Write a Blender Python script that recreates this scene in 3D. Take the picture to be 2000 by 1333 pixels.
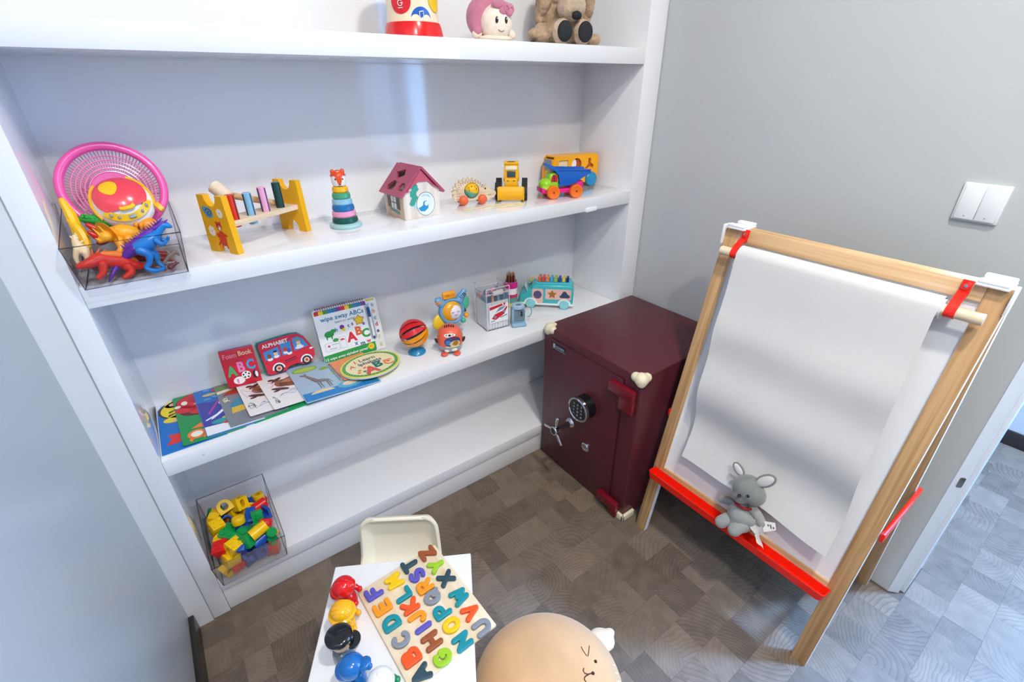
import bpy, bmesh, math, random
from mathutils import Matrix, Vector, Euler, Quaternion
R = math.radians
PI = math.pi
for o in list(bpy.data.objects):
    bpy.data.objects.remove(o)
SC = bpy.context.scene
COL = SC.collection
# ------------------------------------------------------------------ camera, world, lights, exposure
cam_d = bpy.data.cameras.new('camera')
cam_d.sensor_width = 36.0
cam_d.lens = 922.405 / 2000 * 36
cam_d.clip_start = 0.02
cam = bpy.data.objects.new('camera', cam_d)
COL.objects.link(cam)
_r = Vector((0.8078330586, -0.5893837094, -0.0057089846))
_d = Vector((-0.2844253826, -0.3813247782, -0.8795985535))
_f = Vector((0.5162440809, 0.7121925699, -0.4756824489))
cam.matrix_world = Matrix(((_r.x, -_d.x, -_f.x, 0.1886), (_r.y, -_d.y, -_f.y, -1.2598), (_r.z, -_d.z, -_f.z, 1.45), (0, 0, 0, 1)))
SC.camera = cam
SC.view_settings.view_transform = 'Standard'
SC.view_settings.look = 'None'
SC.view_settings.gamma = 1.0
SC.view_settings.use_curve_mapping = False
SC.view_settings.exposure = 0.2
SKY_STRENGTH = 11.5
SKY_COLOR = (0.32, 0.56, 1.0)
LAMP_POWER = 27.0
LAMP_COLOR = (1.0, 0.95, 0.88)
world = bpy.data.worlds.new('daylight')
SC.world = world
world.use_nodes = True
_bg = world.node_tree.nodes['Background']
_bg.inputs['Color'].default_value = (*SKY_COLOR, 1)
_bg.inputs['Strength'].default_value = SKY_STRENGTH
CORRIDOR_FILL_POWER = 150.0  # cool lamp added to brighten the floor around the doorway
CORRIDOR_FILL_COLOR = (0.29, 0.53, 1.0)
LAMPS = [(0.85, -1.35, LAMP_POWER, LAMP_COLOR), (0.15, -2.05, LAMP_POWER, LAMP_COLOR), (2.45, -1.75, CORRIDOR_FILL_POWER, CORRIDOR_FILL_COLOR)]  # second lamp is added to brighten the easel front
CEIL = 2.9

# ------------------------------------------------------------------ colour and material helpers
def lin(c):
    if isinstance(c, str):
        c = c.lstrip('#')
        c = tuple(int(c[i:i + 2], 16) for i in (0, 2, 4))
    out = []
    for v in c[:3]:
        v = v / 255.0
        out.append(v / 12.92 if v <= 0.04045 else ((v + 0.055) / 1.055) ** 2.4)
    return tuple(out)

MATS = {}
def mat(color, rough=0.35, metal=0.0, coat=0.0, trans=0.0, ior=1.45, vary=0.06, scale=30.0, bump=0.0, bscale=200.0, sheen=0.0, alpha=1.0, name=None):
    key = (color, rough, metal, coat, trans, ior, vary, scale, bump, bscale, sheen, alpha)
    if key in MATS:
        return MATS[key]
    m = bpy.data.materials.new(name or 'paint')
    m.use_nodes = True
    nt = m.node_tree
    b = nt.nodes['Principled BSDF']
    c = lin(color)
    b.inputs['Roughness'].default_value = rough
    b.inputs['Metallic'].default_value = metal
    b.inputs['Coat Weight'].default_value = coat
    b.inputs['Coat Roughness'].default_value = 0.05
    b.inputs['Transmission Weight'].default_value = trans
    b.inputs['IOR'].default_value = ior
    b.inputs['Alpha'].default_value = alpha
    if sheen:
        b.inputs['Sheen Weight'].default_value = sheen
        b.inputs['Sheen Roughness'].default_value = 0.5
    tc = nt.nodes.new('ShaderNodeTexCoord')
    if vary:
        n = nt.nodes.new('ShaderNodeTexNoise')
        n.inputs['Scale'].default_value = scale
        n.inputs['Detail'].default_value = 3
        nt.links.new(tc.outputs['Object'], n.inputs['Vector'])
        r = nt.nodes.new('ShaderNodeValToRGB')
        r.color_ramp.elements[0].position = 0.3
        r.color_ramp.elements[1].position = 0.7
        r.color_ramp.elements[0].color = (*[v * (1 - vary) for v in c], 1)
        r.color_ramp.elements[1].color = (*[min(1, v * (1 + vary)) for v in c], 1)
        nt.links.new(n.outputs['Fac'], r.inputs['Fac'])
        nt.links.new(r.outputs['Color'], b.inputs['Base Color'])
    else:
        b.inputs['Base Color'].default_value = (*c, 1)
    if bump:
        n2 = nt.nodes.new('ShaderNodeTexNoise')
        n2.inputs['Scale'].default_value = bscale
        n2.inputs['Detail'].default_value = 4
        nt.links.new(tc.outputs['Object'], n2.inputs['Vector'])
        bp = nt.nodes.new('ShaderNodeBump')
        bp.inputs['Strength'].default_value = bump
        bp.inputs['Distance'].default_value = 0.002
        nt.links.new(n2.outputs['Fac'], bp.inputs['Height'])
        nt.links.new(bp.outputs['Normal'], b.inputs['Normal'])
    MATS[key] = m
    return m

def wood(c0, c1, axis='Z', scale=6.0, stretch=14.0, rough=0.45, name='wood'):
    """straight-grained wood; grain runs along one object axis"""
    key = ('wood', c0, c1, axis, scale, stretch, rough)
    if key in MATS:
        return MATS[key]
    m = bpy.data.materials.new(name)
    m.use_nodes = True
    nt = m.node_tree
    b = nt.nodes['Principled BSDF']
    b.inputs['Roughness'].default_value = rough
    tc = nt.nodes.new('ShaderNodeTexCoord')
    mp = nt.nodes.new('ShaderNodeMapping')
    oi = nt.nodes.new('ShaderNodeObjectInfo')
    sc = [scale * stretch] * 3
    sc['XYZ'.index(axis)] = scale
    mp.inputs['Scale'].default_value = sc
    nt.links.new(tc.outputs['Object'], mp.inputs['Vector'])
    mul = nt.nodes.new('ShaderNodeMath'); mul.operation = 'MULTIPLY'; mul.inputs[1].default_value = 37.0
    nt.links.new(oi.outputs['Random'], mul.inputs[0])
    cx = nt.nodes.new('ShaderNodeCombineXYZ')
    for k in range(3):
        nt.links.new(mul.outputs[0], cx.inputs[k])
    nt.links.new(cx.outputs[0], mp.inputs['Location'])
    n = nt.nodes.new('ShaderNodeTexNoise')
    n.inputs['Scale'].default_value = 1.0
    n.inputs['Detail'].default_value = 5
    n.inputs['Distortion'].default_value = 0.6
    nt.links.new(mp.outputs[0], n.inputs['Vector'])
    r = nt.nodes.new('ShaderNodeValToRGB')
    r.color_ramp.elements[0].position = 0.33
    r.color_ramp.elements[1].position = 0.62
    r.color_ramp.elements[0].color = (*lin(c0), 1)
    r.color_ramp.elements[1].color = (*lin(c1), 1)
    nt.links.new(n.outputs['Fac'], r.inputs['Fac'])
    nt.links.new(r.outputs['Color'], b.inputs['Base Color'])
    MATS[key] = m
    return m

# ------------------------------------------------------------------ mesh builder
def frame(z, up=Vector((0, 0, 1))):
    z = Vector(z).normalized()
    up = Vector(up)
    if abs(z.dot(up)) > 0.98:
        up = Vector((0, 1, 0))
    x = up.cross(z).normalized()
    y = z.cross(x)
    return Matrix((x, y, z)).transposed()

class MB:
    def __init__(s, M=None):
        s.bm = bmesh.new(); s.mi = 0; s.M = M or Matrix()
    def add(s, vs, fs):
        bv = [s.bm.verts.new(s.M @ Vector(v)) for v in vs]
        out = []
        for f in fs:
            try:
                fa = s.bm.faces.new([bv[i] for i in f])
                fa.material_index = s.mi
                out.append(fa)
            except ValueError:
                pass
        return bv, out
    def box(s, c, d, rot=None, bevel=0.0, seg=2, taper=1.0):
        hx, hy, hz = d[0] / 2, d[1] / 2, d[2] / 2
        vs = [(x * hx * (taper if z > 0 else 1), y * hy * (taper if z > 0 else 1), z * hz) for x in (-1, 1) for y in (-1, 1) for z in (-1, 1)]
        m = Matrix.Translation(Vector(c))
        if rot is not None:
            m = m @ (rot if isinstance(rot, Matrix) else Euler(rot).to_matrix()).to_4x4()
        vs = [m @ Vector(v) for v in vs]
        bv, fs = s.add(vs, [(0, 1, 3, 2), (4, 6, 7, 5), (0, 4, 5, 1), (2, 3, 7, 6), (0, 2, 6, 4), (1, 5, 7, 3)])
        if bevel:
            es = list({e for f in fs for e in f.edges})
            res = bmesh.ops.bevel(s.bm, geom=es, offset=bevel, segments=seg, affect='EDGES', profile=0.5)
            for f in res['faces']:
                f.material_index = s.mi
        return s
    def bb(s, lo, hi, bevel=0.0, seg=2):
        return s.box([(a + b) / 2 for a, b in zip(lo, hi)], [abs(b - a) for a, b in zip(lo, hi)], bevel=bevel, seg=seg)
    def lathe(s, prof, n=28, c=(0, 0, 0), axis=(0, 0, 1), sx=1.0, sy=1.0, up=(0, 0, 1)):
        F = frame(axis, up); c = Vector(c)
        vs, fs, rings = [], [], []
        for r, z in prof:
            if r < 1e-6:
                rings.append([len(vs)]); vs.append(c + F @ Vector((0, 0, z)))
            else:
                rings.append(list(range(len(vs), len(vs) + n)))
                for k in range(n):
                    a = 2 * PI * k / n
                    vs.append(c + F @ Vector((r * sx * math.cos(a), r * sy * math.sin(a), z)))
        for A, B in zip(rings, rings[1:]):
            if len(A) == 1 and len(B) == 1:
                continue
            for k in range(n):
                k2 = (k + 1) % n
                if len(A) == 1:
                    fs.append((A[0], B[k2], B[k]))
                elif len(B) == 1:
                    fs.append((A[k], A[k2], B[0]))
                else:
                    fs.append((A[k], A[k2], B[k2], B[k]))
        s.add(vs, fs)
        return s
    def cyl(s, p0, p1, r0, r1=None, n=20, bev=0.0):
        p0, p1 = Vector(p0), Vector(p1)
        r1 = r0 if r1 is None else r1
        L = (p1 - p0).length
        if bev:
            pr = [(0, 0), (r0 - bev, 0), (r0, bev), (r1, L - bev), (r1 - bev, L), (0, L)]
        else:
            pr = [(0, 0), (r0, 0), (r1, L), (0, L)]
        return s.lathe(pr, n, p0, p1 - p0)
    def sph(s, c, r, n=20, m=12, rot=None):
        if not hasattr(r, '__len__'):
            r = (r, r, r)
        Q = (rot if isinstance(rot, Matrix) else Euler(rot).to_matrix()) if rot is not None else Matrix.Identity(3)
        c = Vector(c)
        vs, fs, rings = [], [], []
        for i in range(m + 1):
            t = PI * i / m
            if i in (0, m):
                rings.append([len(vs)]); vs.append(c + Q @ Vector((0, 0, -r[2] * math.cos(t))))
            else:
                rings.append(list(range(len(vs), len(vs) + n)))
                for k in range(n):
                    a = 2 * PI * k / n
                    vs.append(c + Q @ Vector((r[0] * math.sin(t) * math.cos(a), r[1] * math.sin(t) * math.sin(a), -r[2] * math.cos(t))))
        for A, B in zip(rings, rings[1:]):
            for k in range(n):
                k2 = (k + 1) % n
                if len(A) == 1: fs.append((A[0], B[k2], B[k]))
                elif len(B) == 1: fs.append((A[k], A[k2], B[0]))
                else: fs.append((A[k], A[k2], B[k2], B[k]))
        s.add(vs, fs)
        return s
    def tube(s, pts, r, n=8, closed=False, flat=None, caps=True):
        """swept tube; r number or list; flat=(w,h) section half sizes"""
        P = [Vector(p) for p in pts]
        N = len(P)
        rs = r if hasattr(r, '__len__') else [r] * N
        vs, fs = [], []
        prev = None
        for i in range(N):
            if closed:
                t = P[(i + 1) % N] - P[i - 1]
            else:
                t = P[min(i + 1, N - 1)] - P[max(i - 1, 0)]
            t.normalize()
            if prev is None:
                F = frame(t)
                x, y = F.col[0].copy(), F.col[1].copy()
            else:
                x = prev - t * prev.dot(t)
                x.normalize(); y = t.cross(x)
            prev = x
            for k in range(n):
                a = 2 * PI * k / n
                if flat:
                    vs.append(P[i] + x * math.cos(a) * flat[0] + y * math.sin(a) * flat[1])
                else:
                    vs.append(P[i] + (x * math.cos(a) + y * math.sin(a)) * rs[i])
        M = N if closed else N - 1
        for i in range(M):
            j = (i + 1) % N
            for k in range(n):
                k2 = (k + 1) % n
                fs.append((i * n + k, i * n + k2, j * n + k2, j * n + k))
        if not closed and caps:
            fs.append(tuple(range(n - 1, -1, -1)))
            fs.append(tuple((N - 1) * n + k for k in range(n)))
        s.add(vs, fs)
        return s
    def prism(s, pts, z0, z1, M=None, bevel=0.0, seg=2, holes=None):
        """2D outline extruded along local z (M places it)"""
        M = M or Matrix()
        if holes:
            tmp = bmesh.new()
            loops = [pts] + holes
            es = []
            for L in loops:
                v = [tmp.verts.new((p[0], p[1], 0)) for p in L]
                es += [tmp.edges.new((v[i], v[(i + 1) % len(v)])) for i in range(len(v))]
            bmesh.ops.triangle_fill(tmp, use_beauty=True, use_dissolve=False, edges=es)
            tmp.verts.index_update()
            vs2 = [v.co.copy() for v in tmp.verts]
            tri = [[v.index for v in f.verts] for f in tmp.faces]
            tmp.free()
            n = len(vs2)
            vs = [M @ Vector((v.x, v.y, z0)) for v in vs2] + [M @ Vector((v.x, v.y, z1)) for v in vs2]
            def area(t):
                a, b, c = (vs2[i] for i in t)
                return (b.x - a.x) * (c.y - a.y) - (b.y - a.y) * (c.x - a.x)
            tri = [t if area(t) > 0 else t[::-1] for t in tri]
            fs = [tuple(t[::-1]) for t in tri] + [tuple(i + n for i in t) for t in tri]
            st = 0
            for L in loops:
                k = len(L)
                for i in range(k):
                    a, b = st + i, st + (i + 1) % k
                    fs.append((a, b, b + n, a + n))
                st += k
            s.add(vs, fs)
            return s
        n = len(pts)
        vs = [M @ Vector((p[0], p[1], z0)) for p in pts] + [M @ Vector((p[0], p[1], z1)) for p in pts]
        fs = [tuple(range(n - 1, -1, -1)), tuple(range(n, 2 * n))]
        fs += [(i, (i + 1) % n, n + (i + 1) % n, n + i) for i in range(n)]
        bv, ff = s.add(vs, fs)
        if bevel and len(ff) > 1:
            es = list(set(ff[0].edges) | set(ff[1].edges))
            res = bmesh.ops.bevel(s.bm, geom=es, offset=bevel, segments=seg, affect='EDGES', profile=0.5)
            for f in res['faces']:
                f.material_index = s.mi
        return s
    def flat(s, pts, z, M=None):
        M = M or Matrix()
        s.add([M @ Vector((p[0], p[1], z)) for p in pts], [tuple(range(len(pts)))])
        return s
    def text(s, txt, size, x, y, z0, M=None, depth=0.0, ang=0.0, align='CENTER', fat=0.0, sx=1.0, bevel=0.0):
        vs, fs = text_geo(txt, depth, fat, bevel)
        if align == 'CENTER' and vs:
            xs = [v[0] for v in vs]; cx = (min(xs) + max(xs)) / 2
        else:
            cx = 0
        M = M or Matrix()
        T = M @ Matrix.Translation((x, y, z0)) @ Matrix.Rotation(ang, 4, 'Z')
        s.add([T @ Vector(((v[0] - cx) * size * sx, v[1] * size, v[2] * size)) for v in vs], fs)
        return s

_TXT = {}
def text_geo(txt, depth=0.0, fat=0.0, bevel=0.0):
    k = (txt, depth, fat, bevel)
    if k not in _TXT:
        cu = bpy.data.curves.new('lettering', 'FONT')
        cu.body = txt
        cu.size = 1.0
        cu.resolution_u = 3
        cu.extrude = depth
        cu.offset = fat
        cu.bevel_depth = bevel
        cu.bevel_resolution = 1
        ob = bpy.data.objects.new('lettering', cu)
        COL.objects.link(ob)
        dg = bpy.context.evaluated_depsgraph_get()
        me = bpy.data.meshes.new_from_object(ob.evaluated_get(dg))
        _TXT[k] = ([tuple(v.co) for v in me.vertices], [tuple(p.vertices) for p in me.polygons])
        bpy.data.objects.remove(ob); bpy.data.curves.remove(cu); bpy.data.meshes.remove(me)
    return _TXT[k]

def circle(cx, cy, rx, ry=None, n=20, a0=0.0, a1=2 * PI):
    ry = rx if ry is None else ry
    full = abs(a1 - a0 - 2 * PI) < 1e-6
    m = n if full else n + 1
    return [(cx + rx * math.cos(a0 + (a1 - a0) * k / n), cy + ry * math.sin(a0 + (a1 - a0) * k / n)) for k in range(m)]

def rrect(cx, cy, w, h, r, n=4):
    out = []
    for sx, sy, a in ((1, 1, 0), (-1, 1, PI / 2), (-1, -1, PI), (1, -1, 1.5 * PI)):
        for k in range(n + 1):
            t = a + PI / 2 * k / n
            out.append((cx + sx * (w / 2 - r) + r * math.cos(t), cy + sy * (h / 2 - r) + r * math.sin(t)))
    return out

def star(cx, cy, r, r2, n=5, a=PI / 2):
    return [(cx + (r if k % 2 == 0 else r2) * math.cos(a + PI * k / n), cy + (r if k % 2 == 0 else r2) * math.sin(a + PI * k / n)) for k in range(2 * n)]

# ------------------------------------------------------------------ object helpers
def obj(name, mb, mats, parent=None, loc=None, rot=None, smooth=35.0, remesh=None, smoothit=0, sub=0):
    me = bpy.data.meshes.new(name)
    bmesh.ops.recalc_face_normals(mb.bm, faces=mb.bm.faces[:])
    mb.bm.to_mesh(me); mb.bm.free()
    if not isinstance(mats, (list, tuple)):
        mats = [mats]
    for m in mats:
        me.materials.append(m)
    o = bpy.data.objects.new(name, me)
    COL.objects.link(o)
    if remesh or sub:
        if remesh:
            md = o.modifiers.new('r', 'REMESH'); md.mode = 'VOXEL'; md.voxel_size = remesh; md.use_smooth_shade = True
        if smoothit:
            md = o.modifiers.new('s', 'SMOOTH'); md.factor = 0.5; md.iterations = smoothit
        if sub:
            md = o.modifiers.new('d', 'SUBSURF'); md.levels = sub; md.render_levels = sub
        dg = bpy.context.evaluated_depsgraph_get()
        new = bpy.data.meshes.new_from_object(o.evaluated_get(dg))
        o.modifiers.clear()
        o.data = new
        bpy.data.meshes.remove(me)
        me = new
        me.name = name
        if not me.materials:
            for m in mats:
                me.materials.append(m)
    if smooth:
        for p in me.polygons:
            p.use_smooth = True
        me.set_sharp_from_angle(angle=R(smooth))
    if parent is not None:
        o.parent = parent
    if loc is not None:
        o.location = loc
    if rot is not None:
        o.rotation_euler = rot
    return o

def thing(name, label, cat, loc=(0, 0, 0), rotz=0.0, group=None, rot=None):
    o = bpy.data.objects.new(name, None)
    COL.objects.link(o)
    o.empty_display_size = 0.02
    o.location = loc
    o.rotation_euler = rot if rot is not None else (0, 0, rotz)
    o['label'] = label; o['category'] = cat
    if group:
        o['group'] = group
    return o

def tag(o, label, cat, group=None):
    o['label'] = label; o['category'] = cat
    if group:
        o['group'] = group
    return o

def lab(o, label):
    o['label'] = label
    return o

def struct(name, mb, mats, parent=None, smooth=35.0):
    o = obj(name, mb, mats, parent, smooth=smooth)
    if parent is None:
        o['kind'] = 'structure'
    return o
# ------------------------------------------------------------------ materials of the room
M_WALL = mat('#c4c7c8', 0.55, vary=0.015, scale=2.0, bump=0.08, bscale=300, name='wall paint')
M_WALL_L = mat('#b6bbbe', 0.3, vary=0.015, scale=2.0, bump=0.05, bscale=300, name='dimmed wall paint')  # same paint as M_WALL, colour darkened to tone down light on the left wall
M_CEIL = mat('#f0f0ee', 0.7, vary=0.01, name='ceiling paint')
M_GLOSS = mat('#f1f2f5', 0.085, coat=0.7, vary=0.012, scale=3.0, name='white gloss lacquer')
M_PLINTH = mat('#e6e6e6', 0.15, vary=0.012, scale=3.0, name='white satin lacquer')
M_DARKBASE = mat('#2c2624', 0.35, vary=0.15, scale=9.0, name='dark brown skirting')
M_FRAME = mat('#eef1f4', 0.25, vary=0.01, name='white door frame paint')
M_TRIM = mat('#dcdee1', 0.25, vary=0.012, scale=3.0, name='filler panel paint')
M_GAP = mat('#a9abae', 0.7, vary=0.0, name='grey joint')

def floor_tile_material():
    m = bpy.data.materials.new('end grain wood')
    m.use_nodes = True
    nt = m.node_tree; L = nt.links
    b = nt.nodes['Principled BSDF']
    b.inputs['Roughness'].default_value = 0.36
    tc = nt.nodes.new('ShaderNodeTexCoord'); oi = nt.nodes.new('ShaderNodeObjectInfo')
    def math_(op, a, bb, c=None):
        n = nt.nodes.new('ShaderNodeMath'); n.operation = op
        for i, v in enumerate((a, bb, c)):
            if v is None: continue
            if hasattr(v, 'links'): L.new(v, n.inputs[i])
            else: n.inputs[i].default_value = v
        return n.outputs[0]
    rnd = oi.outputs['Random']
    def sub(k):
        return math_('FRACT', math_('MULTIPLY', rnd, k), 0.0)
    rot = math_('MULTIPLY', sub(17.31), 2 * PI)
    vr = nt.nodes.new('ShaderNodeVectorRotate'); vr.rotation_type = 'Z_AXIS'
    L.new(tc.outputs['Object'], vr.inputs['Vector']); L.new(rot, vr.inputs['Angle'])
    cx = nt.nodes.new('ShaderNodeCombineXYZ')
    L.new(math_('MULTIPLY_ADD', sub(7.77), 0.24, 0.02), cx.inputs[0])
    L.new(math_('MULTIPLY', sub(3.13), 0.05), cx.inputs[1])
    L.new(math_('MULTIPLY', sub(5.91), 3.0), cx.inputs[2])
    va = nt.nodes.new('ShaderNodeVectorMath'); va.operation = 'ADD'
    L.new(vr.outputs[0], va.inputs[0]); L.new(cx.outputs[0], va.inputs[1])
    # warp
    nz = nt.nodes.new('ShaderNodeTexNoise'); nz.inputs['Scale'].default_value = 10.0; nz.inputs['Detail'].default_value = 2.0
    L.new(va.outputs[0], nz.inputs['Vector'])
    vs = nt.nodes.new('ShaderNodeVectorMath'); vs.operation = 'MULTIPLY_ADD'
    L.new(nz.outputs['Color'], vs.inputs[0]); vs.inputs[1].default_value = (0.036, 0.036, 0.0); L.new(va.outputs[0], vs.inputs[2])
    wv = nt.nodes.new('ShaderNodeTexWave'); wv.wave_type = 'RINGS'; wv.rings_direction = 'Z'; wv.wave_profile = 'SAW'
    L.new(math_('MULTIPLY_ADD', sub(11.7), 18.0, 17.0), wv.inputs['Scale'])
    wv.inputs['Distortion'].default_value = 0.9; wv.inputs['Detail'].default_value = 3.0; wv.inputs['Detail Scale'].default_value = 2.5
    L.new(vs.outputs[0], wv.inputs['Vector'])
    r = nt.nodes.new('ShaderNodeValToRGB')
    e = r.color_ramp.elements
    e[0].position = 0.0; e[0].color = (*lin('#3b2e26'), 1)
    e[1].position = 1.0; e[1].color = (*lin('#9b8a7a'), 1)
    k = e.new(0.26); k.color = (*lin('#867464'), 1)
    k = e.new(0.62); k.color = (*lin('#948373'), 1)
    L.new(wv.outputs['Fac'], r.inputs['Fac'])
    # broad tone in the block, and from block to block
    n2 = nt.nodes.new('ShaderNodeTexNoise'); n2.inputs['Scale'].default_value = 22.0; n2.inputs['Detail'].default_value = 4.0
    L.new(vs.outputs[0], n2.inputs['Vector'])
    tone = math_('MULTIPLY_ADD', n2.outputs['Fac'], 0.5, math_('MULTIPLY_ADD', sub(23.9), 0.30, 0.24))
    mx = nt.nodes.new('ShaderNodeMix'); mx.data_type = 'RGBA'; mx.blend_type = 'MULTIPLY'; mx.inputs['Factor'].default_value = 1.0
    L.new(r.outputs['Color'], mx.inputs[6])
    cc = nt.nodes.new('ShaderNodeCombineColor')
    for i in range(3): L.new(tone, cc.inputs[i])
    L.new(cc.outputs[0], mx.inputs[7])
    # per block amount of line contrast
    mx2 = nt.nodes.new('ShaderNodeMix'); mx2.data_type = 'RGBA'
    L.new(math_('MULTIPLY_ADD', sub(31.3), 0.40, 0.48), mx2.inputs['Factor'])
    L.new(mx.outputs[2], mx2.inputs[6])
    mx3 = nt.nodes.new('ShaderNodeMix'); mx3.data_type = 'RGBA'; mx3.blend_type = 'MULTIPLY'; mx3.inputs['Factor'].default_value = 1.0
    mx3.inputs[6].default_value = (*lin('#8c7c6c'), 1); L.new(cc.outputs[0], mx3.inputs[7])
    L.new(mx3.outputs[2], mx2.inputs[7])
    L.new(mx2.outputs[2], b.inputs['Base Color'])
    bp = nt.nodes.new('ShaderNodeBump'); bp.inputs['Strength'].default_value = 0.05; bp.inputs['Distance'].default_value = 0.0006
    L.new(wv.outputs['Fac'], bp.inputs['Height']); L.new(bp.outputs['Normal'], b.inputs['Normal'])
    return m
M_TILE = floor_tile_material()
M_SUBFLOOR = mat('#5b5048', 0.6, vary=0.2, scale=12, name='floor base')

# ------------------------------------------------------------------ floor
XW0, YD0, YD1, YB = 1.770, -1.222, -2.20, -3.6       # right wall x at the bookcase, door opening, back of room
def xw(y):                                            # the right wall stands slightly off square
    return 1.770 + 0.0293 * y
mb = MB(); mb.bb((-0.3, -4.7, -0.12), (3.2, 0.5, -0.0022))
FLOOR = struct('floor', mb, M_SUBFLOOR, smooth=0)
def cam_px(p):
    q = Vector(p) - Vector((0.1886, -1.2598, 1.45))
    z = q.dot(_f)
    if z < 0.05: return None
    return 1000 + 922.4 * q.dot(_r) / z, 666.5 + 922.4 * q.dot(_d) / z, z
rnd = random.Random(5)
PITCH = 0.0953
LENS = (0.072, 0.086, 0.098, 0.112, 0.13)
tiles = []
for k in range(-13, 18):
    y0 = -1.424 + PITCH * k; y1 = y0 + PITCH
    yc = (y0 + y1) / 2
    x = -0.30 + rnd.random() * 0.1
    while x < 2.99:
        li = rnd.randrange(5); L_ = LENS[li]; xc = x + L_ / 2; x += L_
        if y0 > 0.004 or xc < -0.12 or xc > 2.97: continue
        if xc > xw(yc) + 0.03 and not (YD0 + 0.02 > y1 or xc > 1.93): continue
        if xc > 1.93 and yc > -0.3: continue
        if 1.31 < xc < 1.70 and -0.43 < yc < -0.05: continue
        p = cam_px((xc, yc, 0))
        if p is None or not (-90 < p[0] < 2090 and -40 < p[1] < 1430): continue
        area = L_ * PITCH / p[2] ** 3
        hidden = (0.2 < xc < 0.36 and yc < -0.6) or (p[0] > 655 and p[0] < 920 and p[1] > 1180) or (xc > 1.93 and yc > -1.2)
        tiles.append((area * (0.02 if hidden else 1), xc, yc, li))
tiles.sort(reverse=True)
def tile_mesh(L_):
    m = MB()
    m.box((0, 0, -0.0011), (L_ - 0.0003, PITCH - 0.0003, 0.0022))
    me = bpy.data.meshes.new('tile'); m.bm.to_mesh(me); m.bm.free(); me.materials.append(M_TILE)
    return me
tmesh = [tile_mesh(v) for v in LENS]
for a, xc, yc, li in tiles[:295]:
    o = bpy.data.objects.new('tile', tmesh[li]); COL.objects.link(o); o.parent = FLOOR
    o.location = (xc, yc, rnd.uniform(-0.0002, 0.0002))
rest = MB()
for a, xc, yc, li in tiles[295:]:
    rest.box((xc, yc, -0.0011), (LENS[li] - 0.0003, PITCH - 0.0003, 0.0022))
if len(tiles) > 295:
    o = obj('tile_field', rest, M_TILE, FLOOR, smooth=0); o['kind'] = 'stuff'

# ------------------------------------------------------------------ walls, ceiling, doorway, corridor
mb = MB(); mb.bb((-0.20, YB, 0), (-0.098, 0.32, CEIL)); struct('wall_left', mb, M_WALL_L, smooth=0)
mb = MB(); mb.bb((-0.20, 0.318, 0), (3.2, 0.42, CEIL)); struct('wall_front', mb, M_WALL, smooth=0)
mb = MB(); mb.bb((-0.20, YB - 0.1, 0), (1.664, YB, CEIL)); struct('wall_back', mb, M_WALL, smooth=0)
mb = MB(); mb.bb((-0.20, -4.7, CEIL), (3.2, 0.42, CEIL + 0.1)); struct('ceiling', mb, M_CEIL, smooth=0)
CY = -4.6
mb = MB(); mb.prism([(xw(0), 0.318), (xw(0), 0.0), (xw(-0.5), -0.5), (1.93, -0.5), (1.93, 0.318)], 0, CEIL); struct('wall_right', mb, M_WALL, smooth=0)
mb = MB(); mb.prism([(xw(-0.5), -0.5), (xw(YD0), YD0 + 0.026), (1.93, YD0 + 0.026), (1.93, -0.5)], 0, CEIL); struct('wall_right', mb, M_WALL, smooth=0)
mb = MB()
mb.prism([(xw(YD1), YD1), (xw(YB), YB), (xw(YB), CY), (1.93, CY), (1.93, YD1)], 0, CEIL)
mb.prism([(xw(YD0), YD0 + 0.026), (xw(YD1), YD1), (1.93, YD1), (1.93, YD0 + 0.026)], 2.12, CEIL)
struct('wall_right', mb, M_WALL, smooth=0)
WY0, WY1, WZ0, WZ1 = -4.25, -1.60, 0.35, 2.60
mb = MB()
mb.bb((2.99, WY1, 0), (3.09, 0.318, CEIL)); mb.bb((2.99, CY, 0), (3.09, WY0, CEIL))
mb.bb((2.99, WY0, 0), (3.09, WY1, WZ0)); mb.bb((2.99, WY0, WZ1), (3.09, WY1, CEIL))
struct('wall_corridor', mb, M_WALL, smooth=0)
mb = MB(); mb.bb((1.6, CY - 0.1, 0), (3.2, CY, CEIL)); struct('wall_corridor_end', mb, M_WALL, smooth=0)
mb = MB(); mb.bb((2.978, CY, 0), (2.99, 0.318, 0.072), 0.002); struct('baseboard_corridor', mb, M_DARKBASE)
mb = MB(); mb.bb((-0.098, YB, 0), (-0.0835, -0.012, 0.072), 0.002); struct('baseboard_left', mb, M_DARKBASE)
mb = MB(); mb.bb((-0.098, -0.004, 0), (-0.0475, 0.10, CEIL)); struct('trim_1', mb, M_TRIM, smooth=0)
mb = MB(); mb.bb((-0.0475, 0.0025, 0), (-0.0452, 0.10, 2.5)); struct('trim_2', mb, M_GAP, smooth=0)
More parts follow.
